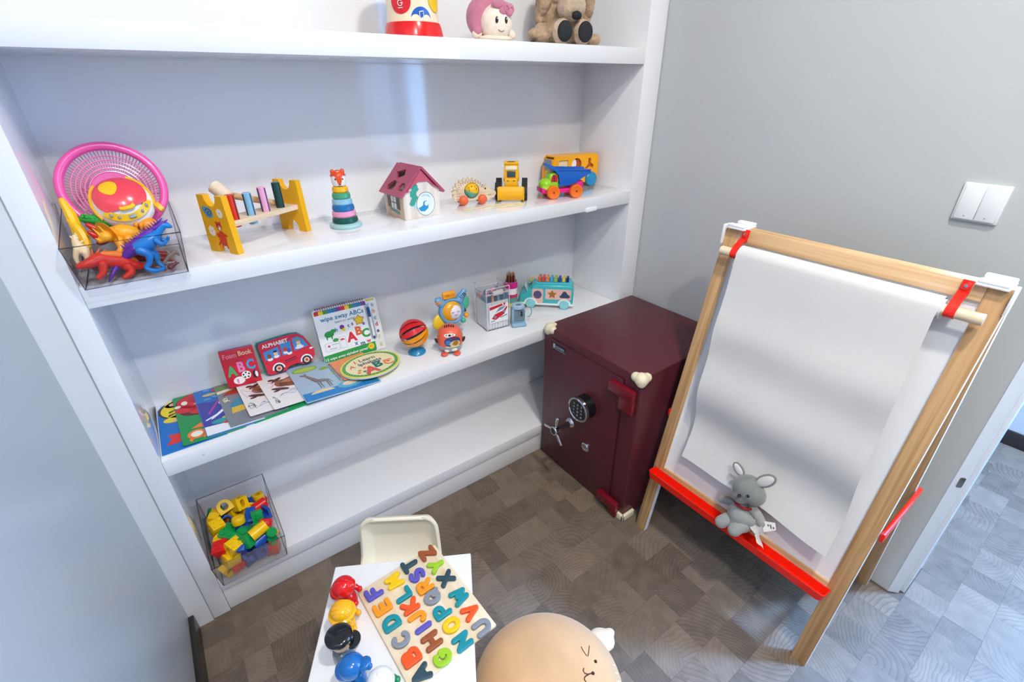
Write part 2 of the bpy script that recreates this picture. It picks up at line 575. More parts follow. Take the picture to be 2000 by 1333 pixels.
# corridor window
mb = MB()
for y in (WY0, (WY0 + WY1) / 2, WY1):
    mb.bb((3.02, y - 0.03, WZ0), (3.08, y + 0.03, WZ1), 0.003)
for z in (WZ0, WZ1):
    mb.bb((3.02, WY0, z - 0.03), (3.08, WY1, z + 0.03), 0.003)
WIN = struct('window_1', mb, M_FRAME)
mb = MB(); mb.bb((2.96, WY0 - 0.03, WZ0 - 0.05), (3.02, WY1 + 0.03, WZ0 - 0.028), 0.004); obj('window_sill', mb, M_FRAME, WIN)
def clear_mat(tint, fac=0.08, rough=0.02):
    m = bpy.data.materials.new('clear')
    m.use_nodes = True
    nt = m.node_tree; nt.nodes.remove(nt.nodes['Principled BSDF'])
    out = nt.nodes['Material Output']
    t = nt.nodes.new('ShaderNodeBsdfTransparent'); t.inputs['Color'].default_value = (*tint, 1)
    g = nt.nodes.new('ShaderNodeBsdfGlossy'); g.inputs['Roughness'].default_value = rough
    fr = nt.nodes.new('ShaderNodeLayerWeight'); fr.inputs['Blend'].default_value = 0.25
    mu = nt.nodes.new('ShaderNodeMath'); mu.operation = 'MULTIPLY_ADD'; mu.inputs[1].default_value = 0.28; mu.inputs[2].default_value = fac * 0.4
    nt.links.new(fr.outputs['Fresnel'], mu.inputs[0])
    mx = nt.nodes.new('ShaderNodeMixShader')
    nt.links.new(mu.outputs[0], mx.inputs[0]); nt.links.new(t.outputs[0], mx.inputs[1]); nt.links.new(g.outputs[0], mx.inputs[2])
    nt.links.new(mx.outputs[0], out.inputs['Surface'])
    return m
M_PANE = clear_mat((0.97, 0.985, 0.99))
for k in (0.25, 0.75):
    y = WY0 + (WY1 - WY0) * k
    mb = MB(); mb.bb((3.045, y - 0.632, WZ0 + 0.03), (3.051, y + 0.632, WZ1 - 0.03)); obj('pane', mb, M_PANE, WIN, smooth=0)
# portal so the daylight through the window is sampled well
pd = bpy.data.lights.new('window_portal', 'AREA'); pd.shape = 'RECTANGLE'; pd.size = WY1 - WY0; pd.size_y = WZ1 - WZ0
pd.cycles.is_portal = True
po = bpy.data.objects.new('window_portal', pd); COL.objects.link(po)
po.location = (3.12, (WY0 + WY1) / 2, (WZ0 + WZ1) / 2); po.rotation_euler = (R(90), 0, R(90))
# door frame: front strip, jamb, head
mb = MB()
mb.prism([(xw(YD0) - 0.002, YD0 + 0.0265), (1.752, YD0 + 0.003), (1.93, YD0 - 0.004), (1.93, YD0 + 0.024), (xw(YD0) + 0.02, YD0 + 0.0265)], 0, 2.12, bevel=0.001)
DOOR = struct('door_1', mb, M_FRAME)
mb = MB(); mb.bb((1.768, YD0 - 0.0085, 0), (1.925, YD0 + 0.010, 2.10), 0.0015); obj('door_stop', mb, M_FRAME, DOOR)
mb = MB(); mb.bb((1.70, YD1, 2.09), (1.93, YD0 + 0.01, 2.12), 0.002); mb.bb((1.70, YD1 - 0.001, 0), (1.93, YD1 + 0.03, 2.12), 0.002); obj('door_head', mb, M_FRAME, DOOR)
M_STEEL = mat('#b9b6b4', 0.25, metal=1.0, vary=0.03, name='steel')
mb = MB(); mb.prism(rrect(0, 0, 0.014, 0.036, 0.005), -0.002, 0.003, Matrix.Translation((1.746, YD0 + 0.012, 0.483)) @ frame(Vector((-0.8, -0.6, 0))).to_4x4(), bevel=0.0008)
obj('strike_plate', mb, M_STEEL, DOOR)

# downlights; the rear and corridor ones are added as fill
def downlight(x, y, power, color):
    glow = bpy.data.materials.new('lamp glow'); glow.use_nodes = True
    e = glow.node_tree.nodes['Principled BSDF']
    e.inputs['Emission Color'].default_value = (*color, 1); e.inputs['Emission Strength'].default_value = 6.0
    where = 'added in the corridor beyond the doorway as cool fill' if x > 2 else ('above the play corner' if y > -1.5 else 'added nearer the back of the room as fill')
    t = thing('ceiling_light', 'round recessed ceiling light ' + where, 'ceiling light', (x, y, CEIL))
    mb = MB(); mb.lathe([(0.085, 0.0), (0.11, -0.002), (0.112, -0.008), (0.09, -0.012), (0.085, -0.004), (0.085, 0.0)], 32)
    obj('bezel', mb, M_FRAME, t)
    mb = MB(); mb.lathe([(0, -0.003), (0.085, -0.003), (0.085, -0.001), (0, -0.001)], 32)
    obj('diffuser', mb, glow, t)
    ld = bpy.data.lights.new('lamp', 'AREA'); ld.shape = 'DISK'; ld.size = 0.16; ld.energy = power; ld.color = color
    lo = bpy.data.objects.new('lamp', ld); COL.objects.link(lo); lo.parent = t; lo.location = (0, 0, -0.016)
for a_ in LAMPS:
    downlight(*a_)

# ------------------------------------------------------------------ bookcase
S1, S2, S3, S4, S5 = 0.141, 0.613, 1.0887, 1.5608, 2.035
XI = 1.676
BC = thing('bookcase', 'white gloss built-in bookcase full of toys along the wall', 'bookcase', (0.84, 0.15, 0))
def bc(name, lo, hi, m=M_GLOSS, bevel=0.0008):
    mb = MB(Matrix.Translation((-0.84, -0.15, 0))); mb.bb(lo, hi, bevel)
    return obj(name, mb, m, BC)
bc('side_panel', (-0.045, 0.0, 0), (0.0, 0.30, 2.5)); bc('side_panel', (XI, 0.0, 0), (XW0 - 0.003, 0.30, 2.5))
bc('back_panel', (-0.045, 0.30, 0), (XW0 - 0.003, 0.316, 2.5), bevel=0)
bc('top_panel', (-0.045, 0.0, 2.5), (XW0 - 0.003, 0.316, 2.545))
bc('plinth', (0.0005, 0.006, 0), (XI - 0.0005, 0.03, S1 - 0.0485), M_PLINTH)
SHELVES = {}
for s_ in (S1, S2, S3, S4, S5):
    SHELVES[s_] = bc('shelf', (0.0006, 0.0, s_ - 0.048), (XI - 0.0006, 0.2995, s_))
mb = MB(Matrix.Translation((-0.84, -0.15, 0)))
mb.bb((1.44, -0.004, S3 - 0.0515), (1.495, 0.012, S3 - 0.036), 0.003)
lab(obj('edge_clip', mb, mat('#f4f6fa', 0.2, vary=0.0), SHELVES[S3]), 'small white plastic clip on the shelf edge')
for x, z in ((0.088, S2 - 0.02),):
    mb = MB(Matrix.Translation((-0.84, -0.15, 0))); mb.lathe([(0, -0.0006), (0.003, -0.0006), (0.003, 0.0002)], 12, (x, 0, z), (0, 1, 0)); obj('screw_cap', mb, mat('#c9ccd2', 0.4), SHELVES[S2])

# ------------------------------------------------------------------ light switch
t = thing('light_switch', 'white two-gang light switch on the grey wall above the easel', 'switch', (xw(-0.997) + 0.001, -0.997, 1.2015), rot=(0, 0, math.atan(0.0293) * -1))
Msw = mat('#eceef0', 0.3, vary=0.0)
mb = MB(); mb.box((-0.0045, 0, 0), (0.009, 0.086, 0.086), bevel=0.0025); obj('frame', mb, Msw, t)
for s_ in (-1, 1):
    mb = MB(); mb.box((-0.010, s_ * 0.0192, 0), (0.004, 0.0375, 0.077), rot=(0, R(1.6), 0), bevel=0.001); k = obj('rocker', mb, Msw, t)
    mb = MB(); mb.lathe([(0, 0.0), (0.0016, 0.0), (0.0016, 0.0006), (0, 0.0006)], 10, (-0.0128, s_ * 0.0192, -0.031), (-1, 0, 0)); obj('indicator', mb, mat('#a9abae', 0.4), k)

# ------------------------------------------------------------------ safe
M_SAFE = mat('#561f29', 0.42, coat=0.12, vary=0.05, scale=60, bump=0.06, bscale=500, name='burgundy enamel')
M_SAFE_D = mat('#400d18', 0.35, vary=0.05, scale=60, name='dark burgundy enamel')
M_HINGE = mat('#75101f', 0.3, vary=0.04, name='red enamel')
M_CHROME = mat('#d8d8da', 0.12, metal=1.0, vary=0.02, name='chrome')
M_BLACK = mat('#121418', 0.3, vary=0.02, name='black plastic')
M_GUARD = mat('#eadfc0', 0.5, vary=0.03, name='cream foam')
SX, SZ = 1.255, 0.633
SAFE = thing('safe', 'burgundy steel safe with keypad and three-spoke handle in the corner', 'safe', (1.505, -0.246, 0))
T = Matrix.Translation((-1.505, 0.246, 0))
mb = MB(T); mb.bb((SX, -0.488, 0.004), (1.7535, -0.006, SZ), 0.004, 3); obj('body', mb, M_SAFE, SAFE)
mb = MB(T); mb.bb((SX - 0.001, -0.422, 0.030), (SX + 0.01, -0.052, 0.600), 0.0); obj('door_gap', mb, M_SAFE_D, SAFE, smooth=0)
mb = MB(T); mb.bb((SX - 0.004, -0.416, 0.034), (SX + 0.01, -0.056, 0.594), 0.002); SD = obj('door', mb, M_SAFE, SAFE)
mb = MB(T); mb.bb((SX - 0.0055, -0.135, 0.562), (SX - 0.003, -0.062, 0.585), 0.0008); bd = obj('badge', mb, mat('#1b2130', 0.3), SD)
Mf = T @ Matrix(((0, 0, -1, SX - 0.0056), (-1, 0, 0, 0), (0, 1, 0, 0), (0, 0, 0, 1)))      # local x -> -y (reads right on the door), local y -> z, z -> -x
mb = MB()
mb.text('ADNBEE', 0.0125, 0.105, 0.5685, 0.0003, Mf, fat=0.01)
mb.prism(rrect(0.0725, 0.5735, 0.012, 0.016, 0.003), 0, 0.0004, Mf)
mb.flat([(0.062, 0.5615), (0.135, 0.5615), (0.135, 0.5630), (0.062, 0.5630)], 0.0003, Mf)
obj('lettering', mb, mat('#b9c3d0', 0.3, vary=0.0), bd, smooth=0)
KY, KZ = -0.268, 0.405
mb = MB(T); mb.lathe([(0.046, 0), (0.046, 0.042), (0.040, 0.048), (0, 0.048)], 40, (SX - 0.004, KY, KZ), (-1, 0, 0)); kp = obj('keypad', mb, M_BLACK, SAFE)
mb = MB(T); mb.lathe([(0.0465, 0.036), (0.050, 0.040), (0.049, 0.050), (0.044, 0.053), (0.041, 0.050), (0.041, 0.046)], 40, (SX - 0.004, KY, KZ), (-1, 0, 0)); obj('bezel', mb, M_CHROME, kp)
mb = MB()
for i, ch in enumerate('123456789*0#'):
    u = (i % 3 - 1) * 0.019; v = 0.0225 - (i // 3) * 0.015
    mb.prism(rrect(-KY + u, KZ + v, 0.015, 0.0115, 0.003), 0, 0.0015, Mf @ Matrix.Translation((0, 0, 0.047)))
obj('key_buttons', mb, mat('#2a3038', 0.35), kp)
mb = MB()
for i, ch in enumerate('123456789*0#'):
    u = (i % 3 - 1) * 0.019; v = 0.0225 - (i // 3) * 0.015
    mb.text(ch, 0.0105, -KY + u, KZ + v - 0.0037, 0.0488, Mf, fat=0.02)
obj('key_numbers', mb, mat('#c8d2d8', 0.4, vary=0.0), kp, smooth=0)
HY, HZ = -0.185, 0.272
mb = MB(T); mb.cyl((SX - 0.004, HY, HZ), (SX - 0.075, HY, HZ), 0.011, n=18); mb.lathe([(0.022, 0), (0.018, 0.008), (0.011, 0.012)], 24, (SX - 0.004, HY, HZ), (-1, 0, 0)); hd = obj('handle', mb, M_CHROME, SAFE)
mb = MB(T); mb.lathe([(0.012, 0.0), (0.0185, 0.002), (0.0195, 0.018), (0.017, 0.022), (0.0145, 0.022), (0.0145, 0.020), (0, 0.020)], 24, (SX - 0.072, HY, HZ), (-1, 0, 0)); obj('hub', mb, M_CHROME, hd)
mb = MB(T); mb.lathe([(0.0143, 0.0), (0.0143, 0.0212), (0, 0.0212)], 24, (SX - 0.072, HY, HZ), (-1, 0, 0)); obj('hub_cap', mb, M_BLACK, hd)
for a in (80, 190, 305):
    dy, dz = -math.cos(R(a)), math.sin(R(a))
    mb = MB(T)
    c0 = Vector((SX - 0.081, HY, HZ)); dd = Vector((0, dy, dz))
    mb.tube([c0 + dd * 0.016, c0 + dd * 0.03, c0 + dd * 0.055, c0 + dd * 0.063, c0 + dd * 0.066], [0.0055, 0.0062, 0.0075, 0.0062, 0.002], 12)
    obj('spoke', mb, M_CHROME, hd)
mb = MB(T); mb.lathe([(0.02, 0), (0.0195, 0.006), (0.016, 0.009), (0.0125, 0.009), (0.012, 0.005), (0.0, 0.005)], 28, (SX - 0.004, -0.279, 0.214), (-1, 0, 0)); mb.lathe([(0.007, 0), (0.007, 0.0085), (0, 0.0085)], 16, (SX - 0.004, -0.279, 0.214), (-1, 0, 0)); obj('key_lock', mb, M_CHROME, SAFE)
for z0, z1 in ((0.487, 0.580), (0.040, 0.066)):
    mb = MB(T)
    if z0 > 0.3:
        mb.bb((SX - 0.024, -0.478, 0.542), (SX - 0.003, -0.372, 0.580), 0.002)
        mb.bb((SX - 0.02, -0.478, 0.487), (SX - 0.003, -0.420, 0.540), 0.002)
    else:
        mb.bb((SX - 0.024, -0.470, 0.036), (SX - 0.003, -0.372, 0.072), 0.002)
        mb.bb((SX - 0.02, -0.470, 0.008), (SX - 0.003, -0.430, 0.035), 0.002)
    obj('hinge', mb, M_HINGE, SAFE)
# cream foam corner guards: three lobes meeting at the corner, one per face
def guard(cx, cy, cz, sx, sy, sz):
    mb = MB(T); c = Vector((cx, cy, cz)); w = 0.024
    for d in (Vector((-sx * w, 0, 0)), Vector((0, -sy * w, 0)), Vector((0, 0, -sz * 0.012))):
        n_ = 8
        for k in range(n_):
            p = c + d * (k / (n_ - 1.0)) * 1.0 + Vector((-sx * 0.006, -sy * 0.006, -sz * 0.008))
            mb.sph(p, 0.0165, 14, 8)
    mb.sph(c + Vector((-sx * 0.010, -sy * 0.010, -sz * 0.010)), 0.0235, 18, 12)
    return lab(obj('corner_guard', mb, M_GUARD, SAFE, remesh=0.0018, smoothit=9, smooth=60), 'cream foam corner guard')
guard(SX, -0.488, SZ, -1, -1, 1)
guard(SX, -0.017, SZ, -1, 1, 1)
mb = MB(T)
mb.bb((SX - 0.010, -0.500, 0.001), (SX + 0.002, -0.430, 0.030), 0.004, 3); mb.bb((SX - 0.010, -0.500, 0.001), (SX + 0.055, -0.488, 0.030), 0.004, 3)
lab(obj('corner_guard', mb, M_GUARD, SAFE), 'cream foam corner guard at the foot')

# ------------------------------------------------------------------ easel
PINE = lambda ax: wood('#ab7f4f', '#d0a877', ax, 2.2, 42.0, 0.42, 'pine')
PINE_L = lambda ax: wood('#c99c68', '#e3bf92', ax, 2.2, 34.0, 0.42, 'light pine')
M_EWHITE = mat('#f1f1ef', 0.4, vary=0.01, name='white lacquered edge')
M_BOARD = mat('#ededee', 0.22, vary=0.01, name='white board')
M_RED = mat('#f0200c', 0.25, coat=0.2, vary=0.03, name='red plastic')
EAS = thing('easel', 'wooden double-sided easel with red tray and hanging paper roll', 'easel', (1.50, -0.84, 0))
sl = Vector((0.2, 0, 1.1)).normalized()
def panel_matrix(x0, sgn):
    X = Vector((0, -1, 0)) * (1 if sgn < 0 else -1)
    Yv = Vector((0.2 * -sgn, 0, 1.1)).normalized()
    Z = X.cross(Yv)
    m = Matrix((X, Yv, Z)).transposed().to_4x4()
    m.translation = Vector((x0, -0.84, 0)) - Vector((1.50, -0.84, 0))
    return m
EF = panel_matrix(1.283, -1)      # front: x right, y up the slope, z out towards the room
EB = panel_matrix(1.717, 1)
HW, LW, LT, HT = 0.3075, 0.040, 0.020, 1.112
def side_white(mb):
    pass
def leg(u0, u1, M, white=True):
    mb = MB()
    mb.bm.faces.ensure_lookup_table()
    b_ = mb.box(((u0 + u1) / 2, HT / 2, -LT / 2), (u1 - u0, HT, LT), bevel=0.0015)
    for f in mb.bm.faces:
        f.normal_update()
        f.material_index = 1 if abs(f.normal.x) > 0.9 else 0
    # cut the foot level with the floor
    for v in mb.bm.verts:
        if v.co.y < 0.05:
            v.co.y += -v.co.z * 0.18 + 0.0
    o = obj('leg', mb, [PINE('Y'), M_EWHITE], EAS)
    o.matrix_local = M
    return o
def epart(name, mb, m, M, parent=EAS, smooth=35):
    o = obj(name, mb, m, parent, smooth=smooth)
    if parent is EAS: o.matrix_local = M
    return o
for M_ in (EF, EB):
    leg(-HW, -HW + LW, M_); leg(HW - LW, HW, M_)
for M_ in (EF, EB):
    mb = MB(); mb.bb((-HW + LW + 0.0005, HT - 0.038, -LT), (HW - LW - 0.0005, HT, -0.0005), 0.0015); epart('top_rail', mb, PINE_L('X'), M_)
    mb = MB(); mb.bb((-HW + LW - 0.002, 0.285, -0.014), (HW - LW + 0.002, HT - 0.036, -0.008)); epart('board', mb, M_BOARD if M_ is EF else mat('#26302c', 0.6), M_)
mb = MB(); mb.bb((-HW + LW, 0.262, -0.019), (HW - LW, 0.286, -0.0002)); epart('lower_rail', mb, PINE_L('X'), EF)
mb = MB(); mb.bb((-HW + LW, 0.262, -0.019), (HW - LW, 0.284, -0.0005)); epart('lower_rail', mb, PINE_L('X'), EB)
# tray: a U trough with rounded ends
mb = MB()
TM = Matrix.Rotation(-math.atan(0.2 / 1.1), 4, 'X')
def trough(u0, u1, d, h, th):
    out = [(u0, 0), (u0, d - 0.012)] + [(u0 + 0.012 - 0.012 * math.cos(a), d - 0.012 + 0.012 * math.sin(a)) for a in (0.4, 0.8, 1.2, PI / 2)] + [(u1 - 0.012 + 0.012 * math.sin(a), d - 0.012 + 0.012 * math.cos(a)) for a in (0, 0.4, 0.8, 1.2, PI / 2)] + [(u1, 0)]
    return out
def inset(pts, t):
    cx = sum(p[0] for p in pts) / len(pts); cy = sum(p[1] for p in pts) / len(pts)
    w = max(p[0] for p in pts) - min(p[0] for p in pts); h = max(p[1] for p in pts) - min(p[1] for p in pts)
    return [(cx + (p[0] - cx) * (w - 2 * t) / w, (h / 2) + (p[1] - h / 2) * (h - 2 * t) / h) for p in pts]
o_ = trough(-0.300, 0.277, 0.046, 0.026, 0.003)
i_ = inset(o_, 0.004); b_i = inset(o_, 0.009); b_o = inset(o_, 0.005)
n = len(o_)
vs = [(p[0], 0.0, p[1]) for p in b_o] + [(p[0], 0.024, p[1]) for p in o_] + [(p[0], 0.024, p[1]) for p in i_] + [(p[0], 0.004, p[1]) for p in b_i]
fs = [tuple(range(n))] + [tuple(3 * n + k for k in range(n - 1, -1, -1))]
for lv in range(3):
    fs += [(lv * n + k, lv * n + (k + 1) % n, (lv + 1) * n + (k + 1) % n, (lv + 1) * n + k) for k in range(n)]
mb.add([Matrix.Translation((0.002, 0.247, 0)) @ Vector(v) for v in vs], fs)
lab(epart('tray', mb, M_RED, EF), 'red plastic trough along the foot of the board')
# paper: a sheet hung from the roll
PW = 0.224
prof = []
for k in range(0, 15):      # over the roll
    a = R(-60 + 150 * k / 14.0)
    prof.append((1.045 + 0.021 * math.cos(a) * 1.0, 0.030 + 0.021 * math.sin(a)))
prof = []
for k in range(13):
    a = R(170 - 170 * k / 12.0)
    prof.append((1.046 + 0.026 * math.sin(a), 0.027 - 0.026 * math.cos(a) * -1 * -1))
down = []
NV = 34
for k in range(1, NV + 1):
    tt = k / NV
    v = 1.046 - (1.046 - 0.383) * tt
    w = 0.053 * (1 - tt) ** 1.3 + 0.012 * min(1.0, tt * 3) + 0.020 * math.exp(-((tt - 0.62) / 0.13) ** 2) + 0.010 * math.exp(-((tt - 0.33) / 0.1) ** 2) - 0.012 * math.exp(-((tt - 0.80) / 0.10) ** 2) + 0.016 * max(0, (tt - 0.86) / 0.14) ** 1.5
    down.append((v, w))
path = [(1.046 + 0.026 * math.sin(R(a)), 0.027 - 0.026 * math.cos(R(a))) for a in range(0, 181, 15)] + down
NU = 18
vs, fs = [], []
for j, (v, w) in enumerate(path):
    tt = max(0.0, (j - 13) / NV)
    for i in range(NU + 1):
        u = -PW + 2 * PW * i / NU
        skew = 0.005 - 0.024 * tt
        wave = min(1.0, max(0.0, tt - 0.06) * 1.1) * (0.007 * math.sin(3.2 * i / NU * PI + 5 * tt) + 0.004 * math.sin(7 * i / NU + 9 * tt))
        edge = tt * 0.010 * (abs(i / NU - 0.5) * 2) ** 3
        vs.append((u - skew, v - 0.012 * tt * (i / NU - 0.5), max(-0.002, w + wave + edge) if tt > 0 else w))
for j in range(len(path) - 1):
    for i in range(NU):
        a = j * (NU + 1) + i
        fs.append((a, a + 1, a + NU + 2, a + NU + 1))
mb = MB(); mb.add(vs, fs)
mb.bm.normal_update(); bmesh.ops.solidify(mb.bm, geom=mb.bm.faces[:], thickness=0.0006)
M_PAPER = mat('#dad9d7', 0.75, vary=0.008, name='paper')
pp = lab(epart('paper_sheet', mb, M_PAPER, EF, smooth=85), 'long white paper sheet curling down from the roll')
mb = MB(); mb.cyl((-0.220, 1.046, 0.027), (0.222, 1.046, 0.027), 0.0215, n=28); epart('paper_roll', mb, M_PAPER, EF)
mb = MB(); mb.cyl((-0.289, 1.046, 0.027), (0.289, 1.046, 0.027), 0.0125, n=22, bev=0.0015); epart('dowel', mb, wood('#d8bf98', '#ead8b8', 'X', 3.0, 8.0, 0.5), EF)
for u in (-0.246, 0.236):
    mb = MB()
    mb.bb((u - 0.009, 1.080, 0.000), (u + 0.009, 1.112, 0.004), 0.001)
    pth = [(1.090, 0.003), (1.080, 0.010), (1.068, 0.030)] + [(1.046 + 0.0150 * math.cos(R(a)), 0.027 + 0.0150 * math.sin(R(a))) for a in range(70, -60, -20)] + [(1.046 + 0.0150 * math.cos(R(a)), 0.027 + 0.0150 * math.sin(R(a))) for a in range(80, 260, 18)]
    pth = [(1.112, 0.0035), (1.090, 0.0045), (1.068, 0.030)] + [(1.046 + 0.0142 * math.cos(R(a)), 0.027 + 0.0142 * math.sin(R(a))) for a in range(55, 251, 15)]
    vv, ff = [], []
    for v, w in pth:
        vv += [(u - 0.009, v, w), (u + 0.009, v, w)]
    for k in range(len(pth) - 1):
        ff.append((2 * k, 2 * k + 1, 2 * k + 3, 2 * k + 2))
    m2 = MB(); m2.add(vv, ff); m2.bm.normal_update(); bmesh.ops.solidify(m2.bm, geom=m2.bm.faces[:], thickness=-0.0022)
    me_t = bpy.data.meshes.new('t'); m2.bm.to_mesh(me_t); m2.bm.free(); mb.bm.from_mesh(me_t); bpy.data.meshes.remove(me_t)
    mb.lathe([(0.0085, 0), (0.0085, 0.006), (0.0055, 0.0075), (0, 0.0075)], 18, (u, 1.100, 0.002), (0, 0, 1))
    st = lab(epart('roll_strap', mb, M_RED, EF), 'red plastic strap holding the dowel')
    mb = MB(); mb.lathe([(0.0035, 0), (0.0035, 0.0015), (0, 0.002)], 12, (u, 1.100, 0.009), (0, 0, 1)); epart('screw', mb, M_STEEL, None, st)
# white hinge brackets on top
for sy in (1, -1):
    mb = MB(); yc = sy * 0.274
    zt = HT * sl.z
    mb.bb((-0.033, yc - 0.026, zt - 0.003), (0.033, yc + 0.026, zt + 0.003), 0.002)
    for dx in (-0.024, 0.0, 0.024):
        mb.bb((dx - 0.009, yc - 0.025 + (0.012 if dx == 0 else 0), zt + 0.002), (dx + 0.009, yc + 0.025 - (0.012 if dx == 0 else 0), zt + (0.006 if dx == 0 else 0.011)), 0.003)
    mb.bb((-0.034, yc + sy * 0.0345 - 0.0025, zt - 0.05), (-0.006, yc + sy * 0.0345 + 0.0025, zt + 0.006), 0.0015)
    epart('hinge_bracket', mb, mat('#f4f6f8', 0.3, vary=0.01), Matrix())
# red spreader bars
for y in (-0.5265, -1.1545):
    mb = MB(Matrix.Translation((-1.50, 0.84, 0)))
    mb.bb((1.375, y - 0.005, 0.458), (1.632, y + 0.005, 0.486), 0.003)
    mb.cyl((1.387, y - 0.006, 0.472), (1.387, y + 0.006, 0.472), 0.006, n=14)
    lab(epart('spreader_bar', mb, M_RED, Matrix()), 'red plastic bar bracing the two easel frames')

# ------------------------------------------------------------------ little table, chair, cat pouf
TZ = 0.36
M_TABLE = mat('#f2f3f4', 0.3, vary=0.01, name='white laminate')
ca, sa = math.cos(R(-29.6)), math.sin(R(-29.6))
P0 = Vector((0.2835, -0.345, 0))
TB = thing('play_table', 'small white play table with alphabet puzzle and figures', 'table', (0.2835, -0.345, 0), R(-29.6))
TWD, TDP = 0.349, 0.56
mb = MB(); mb.bb((0, -TDP, TZ - 0.022), (TWD, 0, TZ), 0.003, 3); obj('tabletop', mb, M_TABLE, TB)
for lx in (0.016, TWD - 0.016):
    for ly in (-0.016, -TDP + 0.016):
        mb = MB(); mb.cyl((lx, ly, 0), (lx, ly, TZ - 0.022), 0.010, 0.013, 18); obj('leg', mb, M_TABLE, TB)
def on_table(u, v):
    """world point for table coordinates (u right along the back edge, v towards the viewer)"""
    return Vector((P0.x + u * ca + v * sa, P0.y + u * sa - v * ca, TZ))
# ------------------------------------------------------------------ toys on the upper shelves
S1, S2, S3, S4 = S1 + 0.0005, S2 + 0.0005, S3 + 0.0005, S4 + 0.0005      # toys stand a hair above the lacquer
def P(c, rough=0.28, **k):
    return mat(c, rough, coat=k.pop('coat', 0.15), vary=k.pop('vary', 0.03), **k)
def felt(c, **k):
    return mat(c, 0.9, vary=0.08, scale=60, bump=0.5, bscale=500, sheen=0.3, **k)
def ray_at(px, py, axis, val):
    """the point of the plane axis = val seen at a spot of the photograph (2000 x 1333)"""
    d = _f + _r * ((px - 1000) / 922.405) + _d * ((py - 666.5) / 922.405)
    o = Vector((0.1886, -1.2598, 1.45))
    return o + d * ((val - o[axis]) / d[axis])
WOOD_Z = wood('#c99b6a', '#dfb98c', 'X', 6.0, 9.0, 0.5, 'beech')
CREAMWOOD = wood('#dcc3a2', '#efdcc2', 'X', 5.0, 8.0, 0.5, 'pale wood')
BIRCH = wood('#e3cda9', '#efdfc3', 'X', 5.0, 8.0, 0.45, 'birch ply')

# --- pounding bench
t = thing('pounding_bench', 'yellow wooden hammer bench with four coloured pegs on the shelf', 'toy', (0.385, 0.143, S3), R(30.7))
YEL = P('#f2b30d', 0.35)
def bench_panel():
    w, h = 0.096, 0.138
    out = [(-w / 2, 0), (-0.022, 0)] + [(0.020 * math.cos(a), 0.030 * math.sin(a)) for a in [R(180 - 18 * k) for k in range(0, 11)]] + [(0.022, 0), (w / 2, 0), (w / 2 - 0.006, h)]
    out += [(0.022, h)] + [(0.020 * math.cos(a), h - 0.026 * math.sin(a)) for a in [R(18 * k) for k in range(0, 11)]] + [(-0.022, h), (-w / 2 + 0.006, h)]
    return out
for sx in (-1, 1):
    mb = MB(); mb.prism(bench_panel(), -0.008, 0.008, Matrix.Translation((sx * 0.113, 0, 0)) @ Matrix(((0, 0, 1, 0), (1, 0, 0, 0), (0, 1, 0, 0), (0, 0, 0, 1))), bevel=0.0)
    side = obj('end_panel', mb, YEL, t, smooth=50)
    if sx < 0:      # painted snail, bear and clouds on the outer face; u right as seen from outside
        Mp = Matrix.Translation((-0.1213, 0, 0)) @ Matrix(((0, 0, -1, 0), (-1, 0, 0, 0), (0, 1, 0, 0), (0, 0, 0, 1)))
        mb = MB()
        mb.mi = 0
        for cx, cy, s_ in ((0.022, 0.098, 1), (-0.022, 0.052, 1.1)):
            for k in range(7):
                mb.flat(circle(cx + 0.006 * s_ * math.cos(k * 0.9), cy + 0.007 * s_ * math.sin(k * 0.9), 0.005 * s_, n=10), 0.0002 + k * 0.00001, Mp)
        mb.mi = 1
        mb.flat(circle(-0.014, 0.097, 0.0125, 0.013), 0.0003, Mp); mb.flat([(-0.036, 0.104), (-0.030, 0.112), (-0.012, 0.110), (-0.010, 0.086), (-0.024, 0.085)], 0.00025, Mp)
        mb.mi = 2
        pts = [Vector((-0.014 + 0.0016 * k * math.cos(k * 0.75) * 0.6, 0.097 + 0.0016 * k * math.sin(k * 0.75) * 0.6, 0.0006)) for k in range(1, 13)]
        mb.tube([Mp @ p for p in pts], 0.0009, 5)
        mb.mi = 3
        mb.flat(circle(0.009, 0.036, 0.0125, 0.019), 0.0003, Mp); mb.flat(circle(0.007, 0.066, 0.0095, 0.0105), 0.0003, Mp)
        for dx in (-0.007, 0.007): mb.flat(circle(0.007 + dx, 0.075, 0.003), 0.0003, Mp)
        mb.flat([(-0.003, 0.05), (0.0, 0.036), (-0.006, 0.038), (-0.010, 0.046)], 0.0003, Mp); mb.flat([(0.018, 0.05), (0.028, 0.046), (0.027, 0.042), (0.018, 0.042)], 0.0003, Mp)
        mb.flat([(0.0, 0.024), (0.006, 0.024), (0.003, 0.012), (-0.001, 0.012)], 0.0003, Mp); mb.flat([(0.013, 0.024), (0.020, 0.024), (0.021, 0.012), (0.017, 0.012)], 0.0003, Mp)
        mb.flat([(-0.003, 0.03), (-0.012, 0.02), (-0.010, 0.016), (0.0, 0.024)], 0.0003, Mp)
        mb.mi = 0; mb.flat(circle(0.008, 0.062, 0.0042, 0.0055), 0.0005, Mp)
        mb.mi = 2; mb.flat(circle(0.004, 0.069, 0.0018), 0.0006, Mp); mb.flat(circle(0.011, 0.069, 0.0018), 0.0006, Mp); mb.flat(circle(0.0075, 0.0645, 0.0018), 0.0006, Mp)
        obj('painted_picture', mb, [P('#f4ead2', 0.5), P('#5f9fb8', 0.5), P('#24303a', 0.5), P('#d8401c', 0.5)], side, smooth=0)
mb = MB(); mb.box((0, 0, 0.068), (0.209, 0.066, 0.013), bevel=0.001); obj('peg_board', mb, CREAMWOOD, t)
